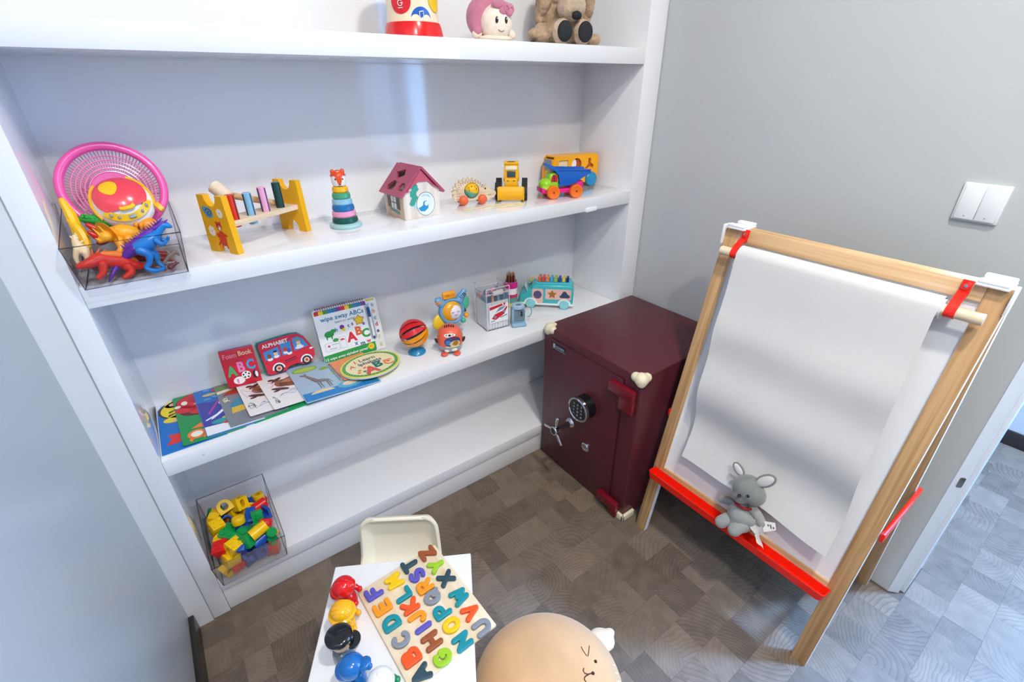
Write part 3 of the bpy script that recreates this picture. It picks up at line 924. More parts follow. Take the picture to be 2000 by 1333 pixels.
for x, c1, c2, dz in ((-0.080, '#d7331c', '#7b1510', 0.016), (-0.032, '#86b9d4', '#31586b', 0.012), (0.014, '#eba8c8', '#5b3d6a', 0.018), (0.062, '#16443e', '#0d2a28', 0.022)):
    mb = MB(); mb.cyl((x, -0.016, 0.040 + dz), (x, -0.016, 0.118 + dz), 0.0105, n=20, bev=0.0015)
    pg = lab(obj('peg', mb, P(c1, 0.35), t), {'#d7331c': 'red peg', '#86b9d4': 'pale blue peg', '#eba8c8': 'pink peg', '#16443e': 'dark green peg'}[c1])
    mb = MB(); mb.box((x + 0.002, -0.0252, 0.083 + dz), (0.0035, 0.004, 0.066), bevel=0.0004); mb.box((x - 0.0098, -0.016, 0.083 + dz), (0.002, 0.005, 0.066)); obj('slot', mb, P(c2, 0.5), pg)
# mallet lying across it
ma, mz_ = ray_at(440, 380, 1, 0.146), ray_at(546, 398, 1, 0.176)
t = thing('mallet', 'plain wooden toy mallet lying across the yellow hammer bench', 'toy mallet', (ma.x, ma.y, mz_.z - 0.008))
Tm = Matrix.Translation((-ma.x, -ma.y, -(mz_.z - 0.008)))
mb = MB(Tm); mb.cyl(mz_, ma, 0.0075, 0.0085, 18, bev=0.002); obj('handle', mb, WOOD_Z, t)
h0, h1 = ray_at(416, 363, 1, 0.162), ray_at(449, 388, 1, 0.136)
mb = MB(Tm); mb.cyl(h0, h1, 0.0172, n=28, bev=0.002); obj('head', mb, CREAMWOOD, t)

# --- ring stacker with fox head
t = thing('stacking_toy', 'stacking ring toy topped by an orange fox head', 'toy', (0.610, 0.150, S3), R(-12))
mb = MB(); mb.lathe([(0, 0), (0.044, 0), (0.046, 0.004), (0.044, 0.010), (0.038, 0.0125), (0, 0.0125)], 40); obj('base', mb, P('#a9d3d6', 0.35), t)
z = 0.0127
for r, c, n_ in ((0.0365, '#14574c', 'dark green'), (0.0342, '#e79bc1', 'pink'), (0.0314, '#1a6fae', 'blue'), (0.0286, '#8fc0d9', 'pale blue'), (0.0258, '#45a07c', 'green'), (0.0225, '#f3b71c', 'yellow')):
    h = 0.0168
    mb = MB(); mb.lathe([(0.006, z + 0.001), (r - 0.003, z), (r, z + 0.004), (r - 0.0012, z + h - 0.003), (r - 0.005, z + h), (0.006, z + h)], 36)
    lab(obj('ring', mb, P(c, 0.3), t), n_ + ' wooden ring'); z += h
mb = MB()
prof = [(0.006, 0), (0.017, 0.002), (0.0205, 0.012), (0.0205, 0.026), (0.017, 0.036), (0.010, 0.041), (0, 0.042)]
mb.lathe(prof, 32, (0, 0, z)); fh = obj('fox_head', mb, P('#f3efe9', 0.3), t)
mb = MB()
def headcap(mb, z, prof_r, th0):
    vs, fs = [], []
    N, Mn = 36, 8
    for j in range(Mn + 1):
        for i in range(N):
            a = 2 * PI * i / N
            front = max(0.0, math.cos(a + PI / 2))
            zl = 0.027 - 0.022 * max(0, front - 0.90) / 0.10 + 0.004 * (front if front < 0.9 else 0)
            zz = zl + (0.0433 - zl) * j / Mn
            r = (0.0214 if zz < 0.026 else 0.0214 * math.sqrt(max(0, 1 - ((zz - 0.026) / 0.0174) ** 2)))
            vs.append((r * math.cos(a), r * math.sin(a), z + zz))
    for j in range(Mn):
        for i in range(N):
            fs.append((j * N + i, j * N + (i + 1) % N, (j + 1) * N + (i + 1) % N, (j + 1) * N + i))
    mb.add(vs, fs)
headcap(mb, z, 0, 0)
for sx in (-1, 1):
    mb.sph((sx * 0.0125, -0.002, z + 0.038), (0.0064, 0.0045, 0.0085), 16, 10, rot=(0, R(14 * sx), 0))
lab(obj('fox_mask', mb, P('#e4501f', 0.3), fh), 'orange painted cap and ears')
mb = MB()
for sx in (-1, 1): mb.sph((sx * 0.0095, -0.0178, z + 0.021), (0.0022, 0.0012, 0.0028), 10, 8)
mb.sph((0, -0.0203, z + 0.0075), (0.0028, 0.0016, 0.0022), 10, 8)
mb.tube([(x, -0.0202, z + 0.0035 - (0.003 if abs(x) < 0.003 else 0) * 0.3) for x in (-0.005, -0.0025, 0, 0.0025, 0.005)], 0.0005, 5)
obj('face', mb, P('#1d2530', 0.4), fh)

# --- shape sorter house
t = thing('shape_sorter_house', 'wooden shape sorter house with a dusty red roof and bird picture', 'toy', (0.775, 0.098, S3), R(5))
WALLW = wood('#d8ccbf', '#ece3d9', 'Z', 5.0, 8.0, 0.5, 'whitewashed wood')
HWd, HDp, HE, HR_ = 0.128, 0.118, 0.078, 0.150
gable = [(0, 0), (HWd, 0), (HWd, HE), (HWd / 2, HR_ - 0.014), (0, HE)]
Mg = Matrix(((1, 0, 0, 0), (0, 0, -1, 0), (0, 1, 0, 0), (0, 0, 0, 1)))
mb = MB(); mb.prism(gable, -0.006, 0.0, Mg); hf = obj('front_wall', mb, WALLW, t)
mb = MB(); mb.prism(gable, -HDp, -HDp + 0.006, Mg); obj('back_wall', mb, WALLW, t)
mb = MB(); mb.bb((0, 0.006, 0), (0.006, HDp - 0.006, HE)); hl = obj('side_wall', mb, wood('#c9a98b', '#ddc2a6', 'Z', 5.0, 8.0, 0.5, 'natural wood'), t)
mb = MB(); mb.bb((HWd - 0.006, 0.006, 0), (HWd, HDp - 0.006, HE)); obj('side_wall', mb, WALLW, t)
ROOF = P('#b34a66', 0.4)
def shingle(sx):
    # roof half: local a from eave up to ridge, b along the depth
    e = Vector((HWd / 2 + sx * (HWd / 2 + 0.010), 0, HE - 0.010)); r_ = Vector((HWd / 2, 0, HR_ - 0.004))
    d = (r_ - e); L_ = d.length; d.normalize()
    b = Vector((0, 1, 0)); nrm = d.cross(b) * (1 if sx < 0 else -1)
    if nrm.z < 0: nrm = -nrm
    m = Matrix((d, b, d.cross(b))).transposed().to_4x4(); m.translation = e + Vector((0, -0.010, 0))
    return m, L_, (1 if d.cross(b).z > 0 else -1)
for sx in (-1, 1):
    m, L_, sg = shingle(sx)
    D = HDp + 0.016
    holes = None
    if sx < 0:
        holes = [[(0.072, 0.048), (0.092, 0.060), (0.078, 0.100), (0.055, 0.078)][::-1], [(0.016, 0.066), (0.044, 0.060), (0.050, 0.084), (0.028, 0.108), (0.014, 0.096)][::-1], [(0.020, 0.012), (0.034, 0.010), (0.046, 0.018), (0.046, 0.034), (0.034, 0.042), (0.018, 0.036)][::-1]]
    mb = MB(); mb.prism([(0, 0), (L_, 0), (L_, D), (0, D)], 0 if sg > 0 else -0.007, 0.007 if sg > 0 else 0, m, holes=holes)
    lab(obj('roof', mb, ROOF, t), 'dusty red roof slope with shape holes' if sx < 0 else 'dusty red roof slope')
mb = MB(); mb.prism([(0.010, HE + 0.004), (0.020, HE + 0.004), (0.020, HE + 0.012), (0.052, HE + 0.030), (0.085, HE + 0.030), (HWd - 0.022, HE + 0.012), (HWd - 0.010, HE + 0.004), (HWd / 2, HR_ - 0.006)], 0.0, 0.004, Mg); lab(obj('gable_trim', mb, P('#c8536c', 0.4), t), 'red gable board')
# blocks inside, seen through the holes
mb = MB(); mb.box((0.050, 0.062, 0.060), (0.07, 0.07, 0.02)); obj('inner_floor', mb, mat('#b9934f', 0.6), t)
mb = MB()
mb.mi = 0; mb.flat(circle(0.076, 0.040, 0.033, 0.036, 30), 0.0004, Mg)
mb.mi = 1; mb.flat(circle(0.076, 0.040, 0.0315, 0.0345, 30), 0.0006, Mg)
mb.mi = 2
mb.flat([(0.048, 0.030), (0.056, 0.020), (0.070, 0.018), (0.083, 0.026), (0.086, 0.040), (0.078, 0.050), (0.068, 0.048), (0.064, 0.036)], 0.0008, Mg)
mb.mi = 1; mb.flat(circle(0.078, 0.041, 0.007), 0.0010, Mg)
mb.mi = 3
mb.flat([(0.092, 0.058), (0.098, 0.053), (0.088, 0.066), (0.070, 0.070), (0.060, 0.062), (0.076, 0.066)], 0.0008, Mg)
mb.mi = 4
for k in range(7):
    mb.flat(circle(0.040 + 0.004 * math.sin(k * 1.9) - k * 0.0012, 0.095 - k * 0.008, 0.013 - 0.0005 * k, 0.0075, 12), 0.0007 + k * 0.00002, Mg)
mb.flat([(0.044, 0.098), (0.047, 0.110), (0.050, 0.109), (0.048, 0.098)], 0.0007, Mg)
mb.mi = 0
for k in range(8): mb.flat(circle(0.034 + (k % 3) * 0.006, 0.056 + k * 0.0058, 0.0011, n=6), 0.0012, Mg)
mb.mi = 3; mb.flat([(0.030, 0.040), (0.037, 0.046), (0.045, 0.040), (0.037, 0.027)], 0.0007, Mg)
obj('painted_picture', mb, [P('#2a6370', 0.5), P('#e4eff2', 0.5), P('#1d8fc6', 0.5), P('#a9d3e6', 0.5), P('#38a392', 0.5)], hf, smooth=0)
Ml = Matrix(((0, 0, -1, 0), (-1, 0, 0, HDp), (0, 1, 0, 0), (0, 0, 0, 1)))
mb = MB()
mb.mi = 0
for x0, x1 in ((0.018, 0.040), (0.072, 0.094)): mb.flat([(x0, 0.030), (x1, 0.026), (x1, 0.064), (x0, 0.068)], 0.0004, Ml)
mb.mi = 1; mb.flat([(0.040, 0.030), (0.072, 0.026), (0.072, 0.066), (0.040, 0.066)], 0.0004, Ml)
mb.mi = 2; mb.flat([(0.030, 0.020), (0.088, 0.012), (0.088, 0.022), (0.030, 0.030)], 0.0006, Ml)
mb.mi = 0; mb.flat([(0.054, 0.028), (0.057, 0.028), (0.057, 0.066), (0.054, 0.066)], 0.0006, Ml); mb.flat([(0.040, 0.045), (0.072, 0.044), (0.072, 0.047), (0.040, 0.048)], 0.0006, Ml)
obj('painted_window', mb, [P('#5d564e', 0.5), P('#ece9e4', 0.5), P('#5f8f86', 0.5)], hl, smooth=0)

# --- hedgehog roller
t = thing('hedgehog_pull_toy', 'wooden hedgehog roller with orange wheels and a yellow-green ball', 'toy', (1.060, 0.178, S3), R(-17))
Mh = Matrix(((1, 0, 0, 0), (0, 0, -1, 0), (0, 1, 0, 0), (0, 0, 0, 1)))
spk = []
for k in range(19):
    a = R(178 - k * 8.2); r = 0.060 if k % 2 else 0.052
    spk.append((-0.010 + r * 1.0 * math.cos(a), 0.034 + r * 0.92 * math.sin(a)))
outl = [(0.088, 0.030), (0.080, 0.018), (0.050, 0.014), (-0.060, 0.014), (-0.066, 0.030)] + spk + [(0.056, 0.060), (0.070, 0.046), (0.086, 0.038)]
hole = [(0.001 + 0.0265 * math.cos(2 * PI * k / 28), 0.046 + 0.0265 * math.sin(2 * PI * k / 28)) for k in range(28)][::-1]
mb = MB(); mb.prism(outl, -0.009, 0.009, Mh, holes=[hole]); hb = obj('body', mb, CREAMWOOD, t)
mb = MB()
for k in range(26):
    a = R(172 - k * 6.0); r = 0.047 + 0.006 * (k % 2)
    c = Vector((-0.004 + r * math.cos(a), 0.040 + 0.80 * r * math.sin(a)))
    d = Vector((math.cos(a), math.sin(a))) * 0.0045; q = Vector((-d.y, d.x)) * 0.22
    mb.flat([c - d - q, c + d, c - d + q], 0.0094, Mh)
for k in range(8):
    mb.flat(circle(-0.050 + (k % 3) * 0.007, 0.020 + (k // 3) * 0.009, 0.0022, 0.001, 8), 0.0094, Mh)
mb.flat(circle(0.049, 0.050, 0.0032, n=12), 0.0096, Mh)
mb.tube([Mh @ Vector((0.064 + 0.005 * math.cos(R(a)), 0.032 + 0.005 * math.sin(R(a)), 0.0096)) for a in range(190, 345, 22)], 0.0005, 5)
obj('painted_marks', mb, P('#2b2c33', 0.5), hb, smooth=0)
mb = MB(); mb.sph((0.089, 0, 0.034), (0.005, 0.006, 0.006), 12, 8); obj('nose', mb, P('#3a3a38', 0.4), hb)
mb = MB(); mb.sph((0.001, 0, 0.046), 0.0255, 28, 18, rot=(R(10), R(18), 0))
for f in mb.bm.faces:
    c = f.calc_center_median(); f.material_index = 1 if (c.z - 0.046 + (c.x - 0.001) * 0.35) < -0.004 else 0
bl = lab(obj('ball', mb, [P('#f0bb12', 0.35), P('#62b294', 0.35)], t), 'yellow and green ball with black seeds')
mb = MB()
for k in range(7):
    a = k * 0.9; mb.sph((0.001 + 0.013 * math.cos(a), -0.0222 + 0.003 * (k % 2), 0.053 + 0.009 * math.sin(a)), (0.0012, 0.0012, 0.003), 8, 6)
obj('seeds', mb, P('#2b2c33', 0.5), bl)
for x in (-0.032, 0.035):
    for y in (-0.020, 0.020):
        mb = MB(); mb.sph((x, y, 0.0165), (0.0165, 0.011, 0.0165), 24, 16); lab(obj('wheel', mb, P('#e8693a', 0.35), t), 'orange wooden wheel')
pts = [(0.990, 0.120), (0.985, 0.108), (1.000, 0.098), (1.040, 0.100), (1.085, 0.110), (1.125, 0.105), (1.150, 0.090), (1.185, 0.075), (1.215, 0.070), (1.200, 0.058), (1.150, 0.055), (1.09, 0.066), (1.03, 0.077)]
mb = MB()
pp = []
for i in range(len(pts) - 1):
    for k in range(4):
        pp.append((pts[i][0] + (pts[i + 1][0] - pts[i][0]) * k / 4, pts[i][1] + (pts[i + 1][1] - pts[i][1]) * k / 4, S3 + 0.0016))
mb.tube(pp, 0.0016, 6)
tag(obj('pull_cord', mb, mat('#eedda0', 0.8, vary=0.05)), 'pale yellow pull cord lying loose in front of the hedgehog toy', 'cord')

# --- bulldozer
t = thing('toy_bulldozer', 'yellow toy bulldozer facing out with its blade down', 'toy vehicle', (1.212, 0.150, S3), R(-38))
DY = P('#f7b60c', 0.28); TY = mat('#2c3033', 0.6, vary=0.06)
mb = MB()
outl = [(-0.048, 0.006), (0.048, 0.006), (0.050, 0.030), (0.047, 0.046), (0.030, 0.048), (-0.030, 0.048), (-0.047, 0.046), (-0.050, 0.030)]
pr = [(0.012, 0.0), (0.004, 0.010), (0.002, 0.022), (0.006, 0.036), (0.012, 0.046)]
vs, fs = [], []
for x in (-0.044, 0.044):
    for y, z_ in pr: vs += [(x, -0.054 - y * 0 + (y - 0.012) * -0.0 + y * 0.9, 0.006 + z_), (x, -0.050 + y * 0.9, 0.006 + z_)]
n_ = len(pr)
for i in range(n_ - 1):
    a, b = 2 * i, 2 * (i + 1); o2 = 2 * n_
    fs += [(a, b, b + o2, a + o2), (a + 1, a + 1 + o2, b + 1 + o2, b + 1), (a, a + 1, b + 1, b), (a + o2, b + o2, b + 1 + o2, a + 1 + o2)]
fs += [(0, 2 * n_, 2 * n_ + 1, 1), (2 * n_ - 2, 2 * n_ - 1, 4 * n_ - 1, 4 * n_ - 2)]
mb.add(vs, fs)
mb.box((-0.045, -0.047, 0.028), (0.004, 0.012, 0.044), bevel=0.001); mb.box((0.045, -0.047, 0.028), (0.004, 0.012, 0.044), bevel=0.001)
mb.cyl((-0.022, -0.045, 0.025), (-0.022, 0.0, 0.028), 0.004); mb.cyl((0.022, -0.045, 0.025), (0.022, 0.0, 0.028), 0.004)
lab(obj('blade', mb, DY, t), 'yellow dozer blade')
mb = MB()
mb.box((0, 0.010, 0.034), (0.050, 0.090, 0.030), bevel=0.003); mb.box((0, -0.012, 0.060), (0.044, 0.040, 0.034), bevel=0.003); obj('chassis', mb, DY, t)
mb = MB(); mb.box((0, 0.016, 0.092), (0.056, 0.040, 0.060), bevel=0.004, taper=0.88); mb.box((0, 0.014, 0.124), (0.052, 0.040, 0.008), bevel=0.002); cb = obj('cab', mb, DY, t)
mb = MB(); mb.box((0, -0.0040, 0.084), (0.030, 0.004, 0.028), bevel=0.002, rot=(R(-5), 0, 0)); obj('windscreen', mb, P('#3a4a4e', 0.2), cb)
mb = MB(); mb.box((0, -0.0033, 0.108), (0.040, 0.004, 0.012), bevel=0.001, rot=(R(-5), 0, 0)); lab(obj('lamp_band', mb, P('#f0e7cf', 0.3), cb), 'pale band above the windscreen')
for c_, d_ in (((0, 0.0, 0.1275), (0.026, 0.010, 0.004)), ((-0.011, -0.0328, 0.070), (0.008, 0.002, 0.0025)), ((0.011, -0.0328, 0.070), (0.008, 0.002, 0.0025))):
    mb = MB(); mb.box(c_, d_, bevel=0.0006); obj('vent', mb, P('#4a4434', 0.5), cb)
for x in (-0.047, 0.047):
    for y, r in ((-0.010, 0.028), (0.052, 0.031)):
        mb = MB(); mb.lathe([(0.010, -0.010), (r - 0.003, -0.010), (r, -0.006), (r, 0.006), (r - 0.003, 0.010), (0.010, 0.010)], 28, (x, y, r), (1, 0, 0))
        for k in range(14):
            a = 2 * PI * k / 14; mb.box((x, y + (r + 0.0004) * math.cos(a), r + (r + 0.0004) * math.sin(a)), (0.020, 0.004, 0.003), rot=(a + PI / 2, 0, 0))
        for v in mb.bm.verts: v.co.z += 0.0022
        w = obj('wheel', mb, TY, t); mb = MB(); mb.cyl((x - 0.0105, y, r + 0.0022), (x + 0.0105, y, r + 0.0022), 0.012, n=20, bev=0.001); obj('hub', mb, DY, w)

# --- dump truck
t = thing('toy_dump_truck', 'small dump truck with green cab, blue tipper and orange wheels', 'toy vehicle', (1.385, 0.078, S3), R(-19))
PK, GRN, BLU, ORG = P('#e8148a', 0.3), P('#9ad62a', 0.3), P('#1560c0', 0.3), P('#f5731a', 0.3)
mb = MB(); mb.box((0.0, 0, 0.026), (0.150, 0.050, 0.016), bevel=0.004); mb.box((-0.078, 0, 0.030), (0.016, 0.060, 0.020), bevel=0.005); mb.box((0.052, 0, 0.042), (0.052, 0.046, 0.030), bevel=0.006); lab(obj('chassis', mb, PK, t), 'bright pink chassis')
mb = MB(); mb.sph((-0.063, 0, 0.048), (0.024, 0.027, 0.020), 20, 14); mb.box((-0.038, 0, 0.062), (0.040, 0.054, 0.052), bevel=0.012, seg=4, taper=0.9); mb.box((-0.052, 0, 0.036), (0.064, 0.058, 0.012), bevel=0.005, seg=3); obj('cab', mb, GRN, t, remesh=0.0016, smoothit=3, smooth=60)
mb = MB(); mb.prism([(-0.052, 0.060), (-0.028, 0.058), (-0.026, 0.076), (-0.034, 0.084), (-0.046, 0.082)], 0.0, 0.0010, Matrix.Translation((0, -0.0268, 0)) @ Mh); k_ = lab(obj('side_window', mb, P('#b81e2d', 0.4), t), 'red side window')
mb = MB(); mb.prism([(-0.041, 0.060), (-0.038, 0.060), (-0.038, 0.080), (-0.041, 0.080)], 0.0, 0.0014, Matrix.Translation((0, -0.0268, 0)) @ Mh); mb.mi = 0; obj('window_bar', mb, P('#5b1a1a', 0.4), k_)
mb = MB(); side = [(-0.018, 0.050), (0.000, 0.043), (0.034, 0.046), (0.070, 0.068), (0.102, 0.082), (0.100, 0.094), (0.040, 0.098), (-0.020, 0.102), (-0.062, 0.118), (-0.064, 0.110), (-0.034, 0.094), (-0.022, 0.080)]
mb.prism(side, 0.026, 0.030, Mh, bevel=0.0008); mb.prism(side, -0.030, -0.026, Mh, bevel=0.0008)
mb.prism([(-0.018, 0.050), (0.000, 0.043), (0.034, 0.046), (0.070, 0.068), (0.102, 0.082), (0.100, 0.086), (0.068, 0.073), (0.034, 0.052), (-0.010, 0.055), (-0.017, 0.080), (-0.030, 0.096), (-0.062, 0.114), (-0.064, 0.110), (-0.034, 0.094), (-0.022, 0.080)], -0.026, 0.026, Mh)
for y in (-0.031, 0.031): mb.box((0.038, y, 0.0965), (0.120, 0.004, 0.006), rot=(0, R(3), 0), bevel=0.001)
lab(obj('tipper', mb, BLU, t), 'blue tipper body with a canopy over the cab')
for x in (-0.044, 0.044):
    for y in (-0.034, 0.034):
        mb = MB(); mb.lathe([(0, -0.009), (0.021, -0.009), (0.0235, -0.006), (0.0235, 0.006), (0.021, 0.009), (0.014, 0.0085), (0.010, 0.0065), (0, 0.0065)], 30, (x, y, 0.0235), (0, -1 if y < 0 else 1, 0)); w = obj('wheel', mb, ORG, t)
        mb = MB(); mb.cyl((x, y, 0.0235), (x, y + (0.0078 if y > 0 else -0.0078), 0.0235), 0.0035, n=12); obj('axle_cap', mb, P('#8c3510', 0.5), w)

# --- yellow puzzle bus behind
t = thing('toy_bus', 'yellow shape puzzle bus with blue wheels behind the dump truck', 'toy vehicle', (1.552, 0.215, S3), R(-5))
BY = P('#fbae08', 0.3)
mb = MB()
sh = [(-0.113, 0.016), (0.113, 0.016), (0.113, 0.108), (0.104, 0.120), (-0.098, 0.122), (-0.106, 0.112), (-0.113, 0.060)]
hole1 = rrect(-0.060, 0.086, 0.046, 0.040, 0.004); hole2 = circle(0.004, 0.086, 0.025, 0.024, 20)
hole3 = [(0.044, 0.066), (0.062, 0.084), (0.062, 0.106), (0.076, 0.106), (0.076, 0.088), (0.092, 0.078), (0.088, 0.066), (0.074, 0.074), (0.058, 0.066)]
mb.prism(sh, 0.028, 0.034, Mh, holes=[hole1[::-1], hole2[::-1], hole3[::-1]])
mb.prism(sh, -0.034, -0.028, Mh)
mb.bb((-0.113, -0.028, 0.016), (0.113, 0.028, 0.022)); mb.bb((-0.1, -0.028, 0.117), (0.104, 0.028, 0.121)); mb.bb((0.107, -0.028, 0.022), (0.113, 0.028, 0.110)); mb.box((-0.107, 0, 0.066), (0.008, 0.056, 0.09), bevel=0.001)
bs = obj('body', mb, BY, t)
mb = MB(); mb.bb((-0.100, -0.010, 0.024), (0.106, -0.002, 0.115)); obj('inside', mb, P('#c06a1c', 0.6), bs)
mb = MB(); mb.mi = 0
mb.prism(hole1, 0.0, 0.001, Matrix.Translation((0, -0.0275, 0)) @ Mh); mb.prism([(-0.082, 0.084), (-0.060, 0.095), (-0.038, 0.084), (-0.038, 0.078), (-0.082, 0.078)], 0, 0.001, Matrix.Translation((0, -0.0285, 0)) @ Mh)
mb.mi = 1; mb.prism(circle(-0.006, 0.088, 0.013, 0.020, 16), 0, 0.001, Matrix.Translation((0, -0.027, 0)) @ Mh)
mb.mi = 2; mb.prism([(-0.020, 0.066), (0.020, 0.066), (0.028, 0.074), (0.006, 0.080), (-0.016, 0.074)], 0, 0.001, Matrix.Translation((0, -0.0275, 0)) @ Mh)
mb.mi = 3; mb.prism(circle(0.014, 0.088, 0.014, 0.020, 16), 0, 0.001, Matrix.Translation((0, -0.0265, 0)) @ Mh); mb.prism(hole3, 0, 0.001, Matrix.Translation((0, -0.0268, 0)) @ Mh)
obj('puzzle_pieces', mb, [P('#e9d6a8', 0.4), P('#f2efe6', 0.4), P('#c3117e', 0.4), P('#b4551c', 0.4)], bs, smooth=0)
mb = MB(); mb.box((-0.1128, -0.004, 0.090), (0.003, 0.046, 0.042), bevel=0.001); mb.box((-0.1128, -0.004, 0.046), (0.003, 0.030, 0.014), bevel=0.001); lab(obj('front_glass', mb, P('#7c8a98', 0.3), t), 'grey front windows')
for x in (-0.072, 0.078):
    for y in (-0.036, 0.036):
        mb = MB(); s_ = -1 if y < 0 else 1
        mb.lathe([(0, -0.006), (0.025, -0.006), (0.027, -0.003), (0.027, 0.006), (0.024, 0.009), (0.018, 0.0075), (0.013, 0.009), (0.006, 0.008), (0, 0.009)], 30, (x, y, 0.027), (0, s_, 0)); lab(obj('wheel', mb, P('#1d8fc4', 0.3), t), 'blue wheel')

# --- clear bins
M_CLEAR = clear_mat((0.985, 0.983, 0.99), 0.04)
M_RIM = clear_mat((0.52, 0.50, 0.56), 0.25)
def clear_bin(name_label, x0, S):
    """x0: outer edge by the post; stands a little over the shelf front"""
    t = thing('storage_bin', name_label, 'bin', (x0 + 0.103, 0.100, S))
    T = Matrix.Translation((-0.103, -0.100, 0))
    B = [(0.012, -0.028, 0.001), (0.192, -0.028, 0.001), (0.194, 0.235, 0.001), (0.010, 0.235, 0.001)]
    Tp = [(0.0025, -0.036, 0.090), (0.2015, -0.036, 0.090), (0.2015, 0.240, 0.130), (0.0025, 0.240, 0.130)]
    th = 0.0022
    def wall(a, b, c, d, name):
        mb = MB(T); mb.add([a, b, c, d], [(0, 1, 2, 3)]); mb.bm.normal_update(); bmesh.ops.solidify(mb.bm, geom=mb.bm.faces[:], thickness=th); return obj(name, mb, M_CLEAR, t, smooth=0)
    wall(B[0], B[1], Tp[1], Tp[0], 'front_wall'); wall(B[1], B[2], Tp[2], Tp[1], 'side_wall'); wall(B[2], B[3], Tp[3], Tp[2], 'back_wall'); wall(B[3], B[0], Tp[0], Tp[3], 'side_wall')
    mb = MB(T); mb.add(B, [(0, 1, 2, 3)]); mb.bm.normal_update(); bmesh.ops.solidify(mb.bm, geom=mb.bm.faces[:], thickness=-0.0015); obj('floor_panel', mb, M_CLEAR, t, smooth=0)
    mb = MB(T); mb.tube(Tp, 0.0014, 6, closed=True); obj('rim', mb, M_RIM, t)
    mb = MB(T)
    for a, b in zip(B, Tp): mb.tube([a, b], 0.0008, 6)
    mb.tube(B, 0.0009, 6, closed=True)
    obj('corner_edges', mb, M_RIM, t)
    mb = MB(T)
    mb.tube([(0.060, -0.0362, 0.088), (0.068, -0.034, 0.062), (0.080, -0.0336, 0.056), (0.124, -0.0336, 0.056), (0.136, -0.034, 0.062), (0.144, -0.0362, 0.088)], 0.0009, 6); obj('handle_notch', mb, M_CLEAR, t)
    return t
clear_bin('clear plastic bin of dinosaurs on the middle shelf', 0.0015, S3)
clear_bin('clear plastic bin of building bricks on the bottom shelf', 0.0015, S1)

# --- colander leaning in the bin
cc = Vector((0.112, 0.150, S3 + 0.165)); cn = Vector((0.02, -0.93, 0.36)).normalized()
t = thing('toy_colander', 'round pink plastic colander leaning in the dinosaur bin', 'colander', cc)
PINK = P('#f05aa8', 0.3)
F = frame(cn, (1, 0, 0)).to_4x4()
RC = 0.091
mb = MB(F); mb.tube([(RC * math.cos(2 * PI * k / 56), RC * math.sin(2 * PI * k / 56), 0.0) for k in range(56)], 0.0085, 12, closed=True, flat=(0.0085, 0.007)); obj('rim', mb, PINK, t)
def cz(r): return -0.056 * (1 - (r / RC) ** 2.6)
mb = MB(F)
for r in (0.086, 0.075, 0.068, 0.061, 0.054, 0.047):
    mb.tube([(r * math.cos(2 * PI * k / 48), r * math.sin(2 * PI * k / 48), cz(r)) for k in range(48)], 0.0015 if r < 0.085 else 0.003, 6, closed=True)
for k in range(80):
    a = 2 * PI * k / 80
    mb.tube([(r * math.cos(a), r * math.sin(a), cz(r)) for r in (0.087, 0.079, 0.070, 0.062, 0.054, 0.045)], 0.0009, 4, caps=False)
mb.lathe([(0, cz(0.0)), (0.030, cz(0.030)), (0.046, cz(0.046)), (0.046, cz(0.046) - 0.002), (0.03, cz(0.03) - 0.002), (0, cz(0) - 0.002)], 40)
obj('basket_mesh', mb, P('#f27ab8', 0.35), t)

# --- red and yellow toy appliance in front of the colander
tc_ = Vector((0.122, 0.098, S3 + 0.136)); tn = Vector((0.02, -0.86, 0.52)).normalized()
t = thing('toy_cooker', 'red and white toy rice cooker with yellow buttons against the pink colander', 'toy', tc_)
F = frame(tn, (0, 0, 1)).to_4x4() @ Matrix.Rotation(R(12), 4, 'Z') @ Matrix.Diagonal((0.96, 1.28, 1.0, 1.0))
mb = MB(F); mb.sph((0, 0.004, -0.012), (0.058, 0.043, 0.034), 36, 20); cbody = lab(obj('body', mb, P('#f2efe9', 0.25), t), 'white shell')
mb = MB(F)
N_, Mn = 40, 12
vs, fs = [], []
for j in range(Mn + 1):
    for i in range(N_):
        a = 2 * PI * i / N_
        # top lid: everything above a wavy front line
        rr = j / Mn
        x = 0.050 * rr * math.cos(a); y = 0.012 + 0.036 * rr * math.sin(a)
        if y < -0.010: y = -0.010 - 0.25 * (-0.010 - y)
        q = max(0, 1 - (x / 0.060) ** 2 - ((y - 0.004) / 0.046) ** 2)
        vs.append((x, y, -0.012 + 0.037 * math.sqrt(q) + 0.0015))
for j in range(Mn):
    for i in range(N_):
        fs.append((j * N_ + i, j * N_ + (i + 1) % N_, (j + 1) * N_ + (i + 1) % N_, (j + 1) * N_ + i))
mb.add(vs, fs); lab(obj('lid', mb, P('#ef4656', 0.2, coat=0.5), cbody), 'red glossy lid')
def dome_z(x, y): return -0.012 + 0.037 * math.sqrt(max(0, 1 - (x / 0.060) ** 2 - ((y - 0.004) / 0.046) ** 2))
mb = MB(F)
pts = [(-0.011 + 0.021 * math.cos(a) * (0.8 + 0.2 * math.sin(a)), 0.026 + 0.0135 * math.sin(a)) for a in [2 * PI * k / 24 for k in range(24)]]
vs = [(p[0], p[1], dome_z(*p) + 0.002) for p in pts] + [(-0.011, 0.026, dome_z(-0.011, 0.026) + 0.0055)]
mb.add(vs, [(k, (k + 1) % 24, 24) for k in range(24)]); obj('yellow_patch', mb, P('#f7c416', 0.3), cbody)
mb = MB(F)
vs, fs = [], []
for k in range(21):
    a = R(205 + 130 * k / 20)
    for r in (0.74, 0.97):
        x = 0.056 * r * math.cos(a); y = 0.004 + 0.042 * r * math.sin(a) + 0.004
        vs.append((x, y, dome_z(x, y) + 0.0015))
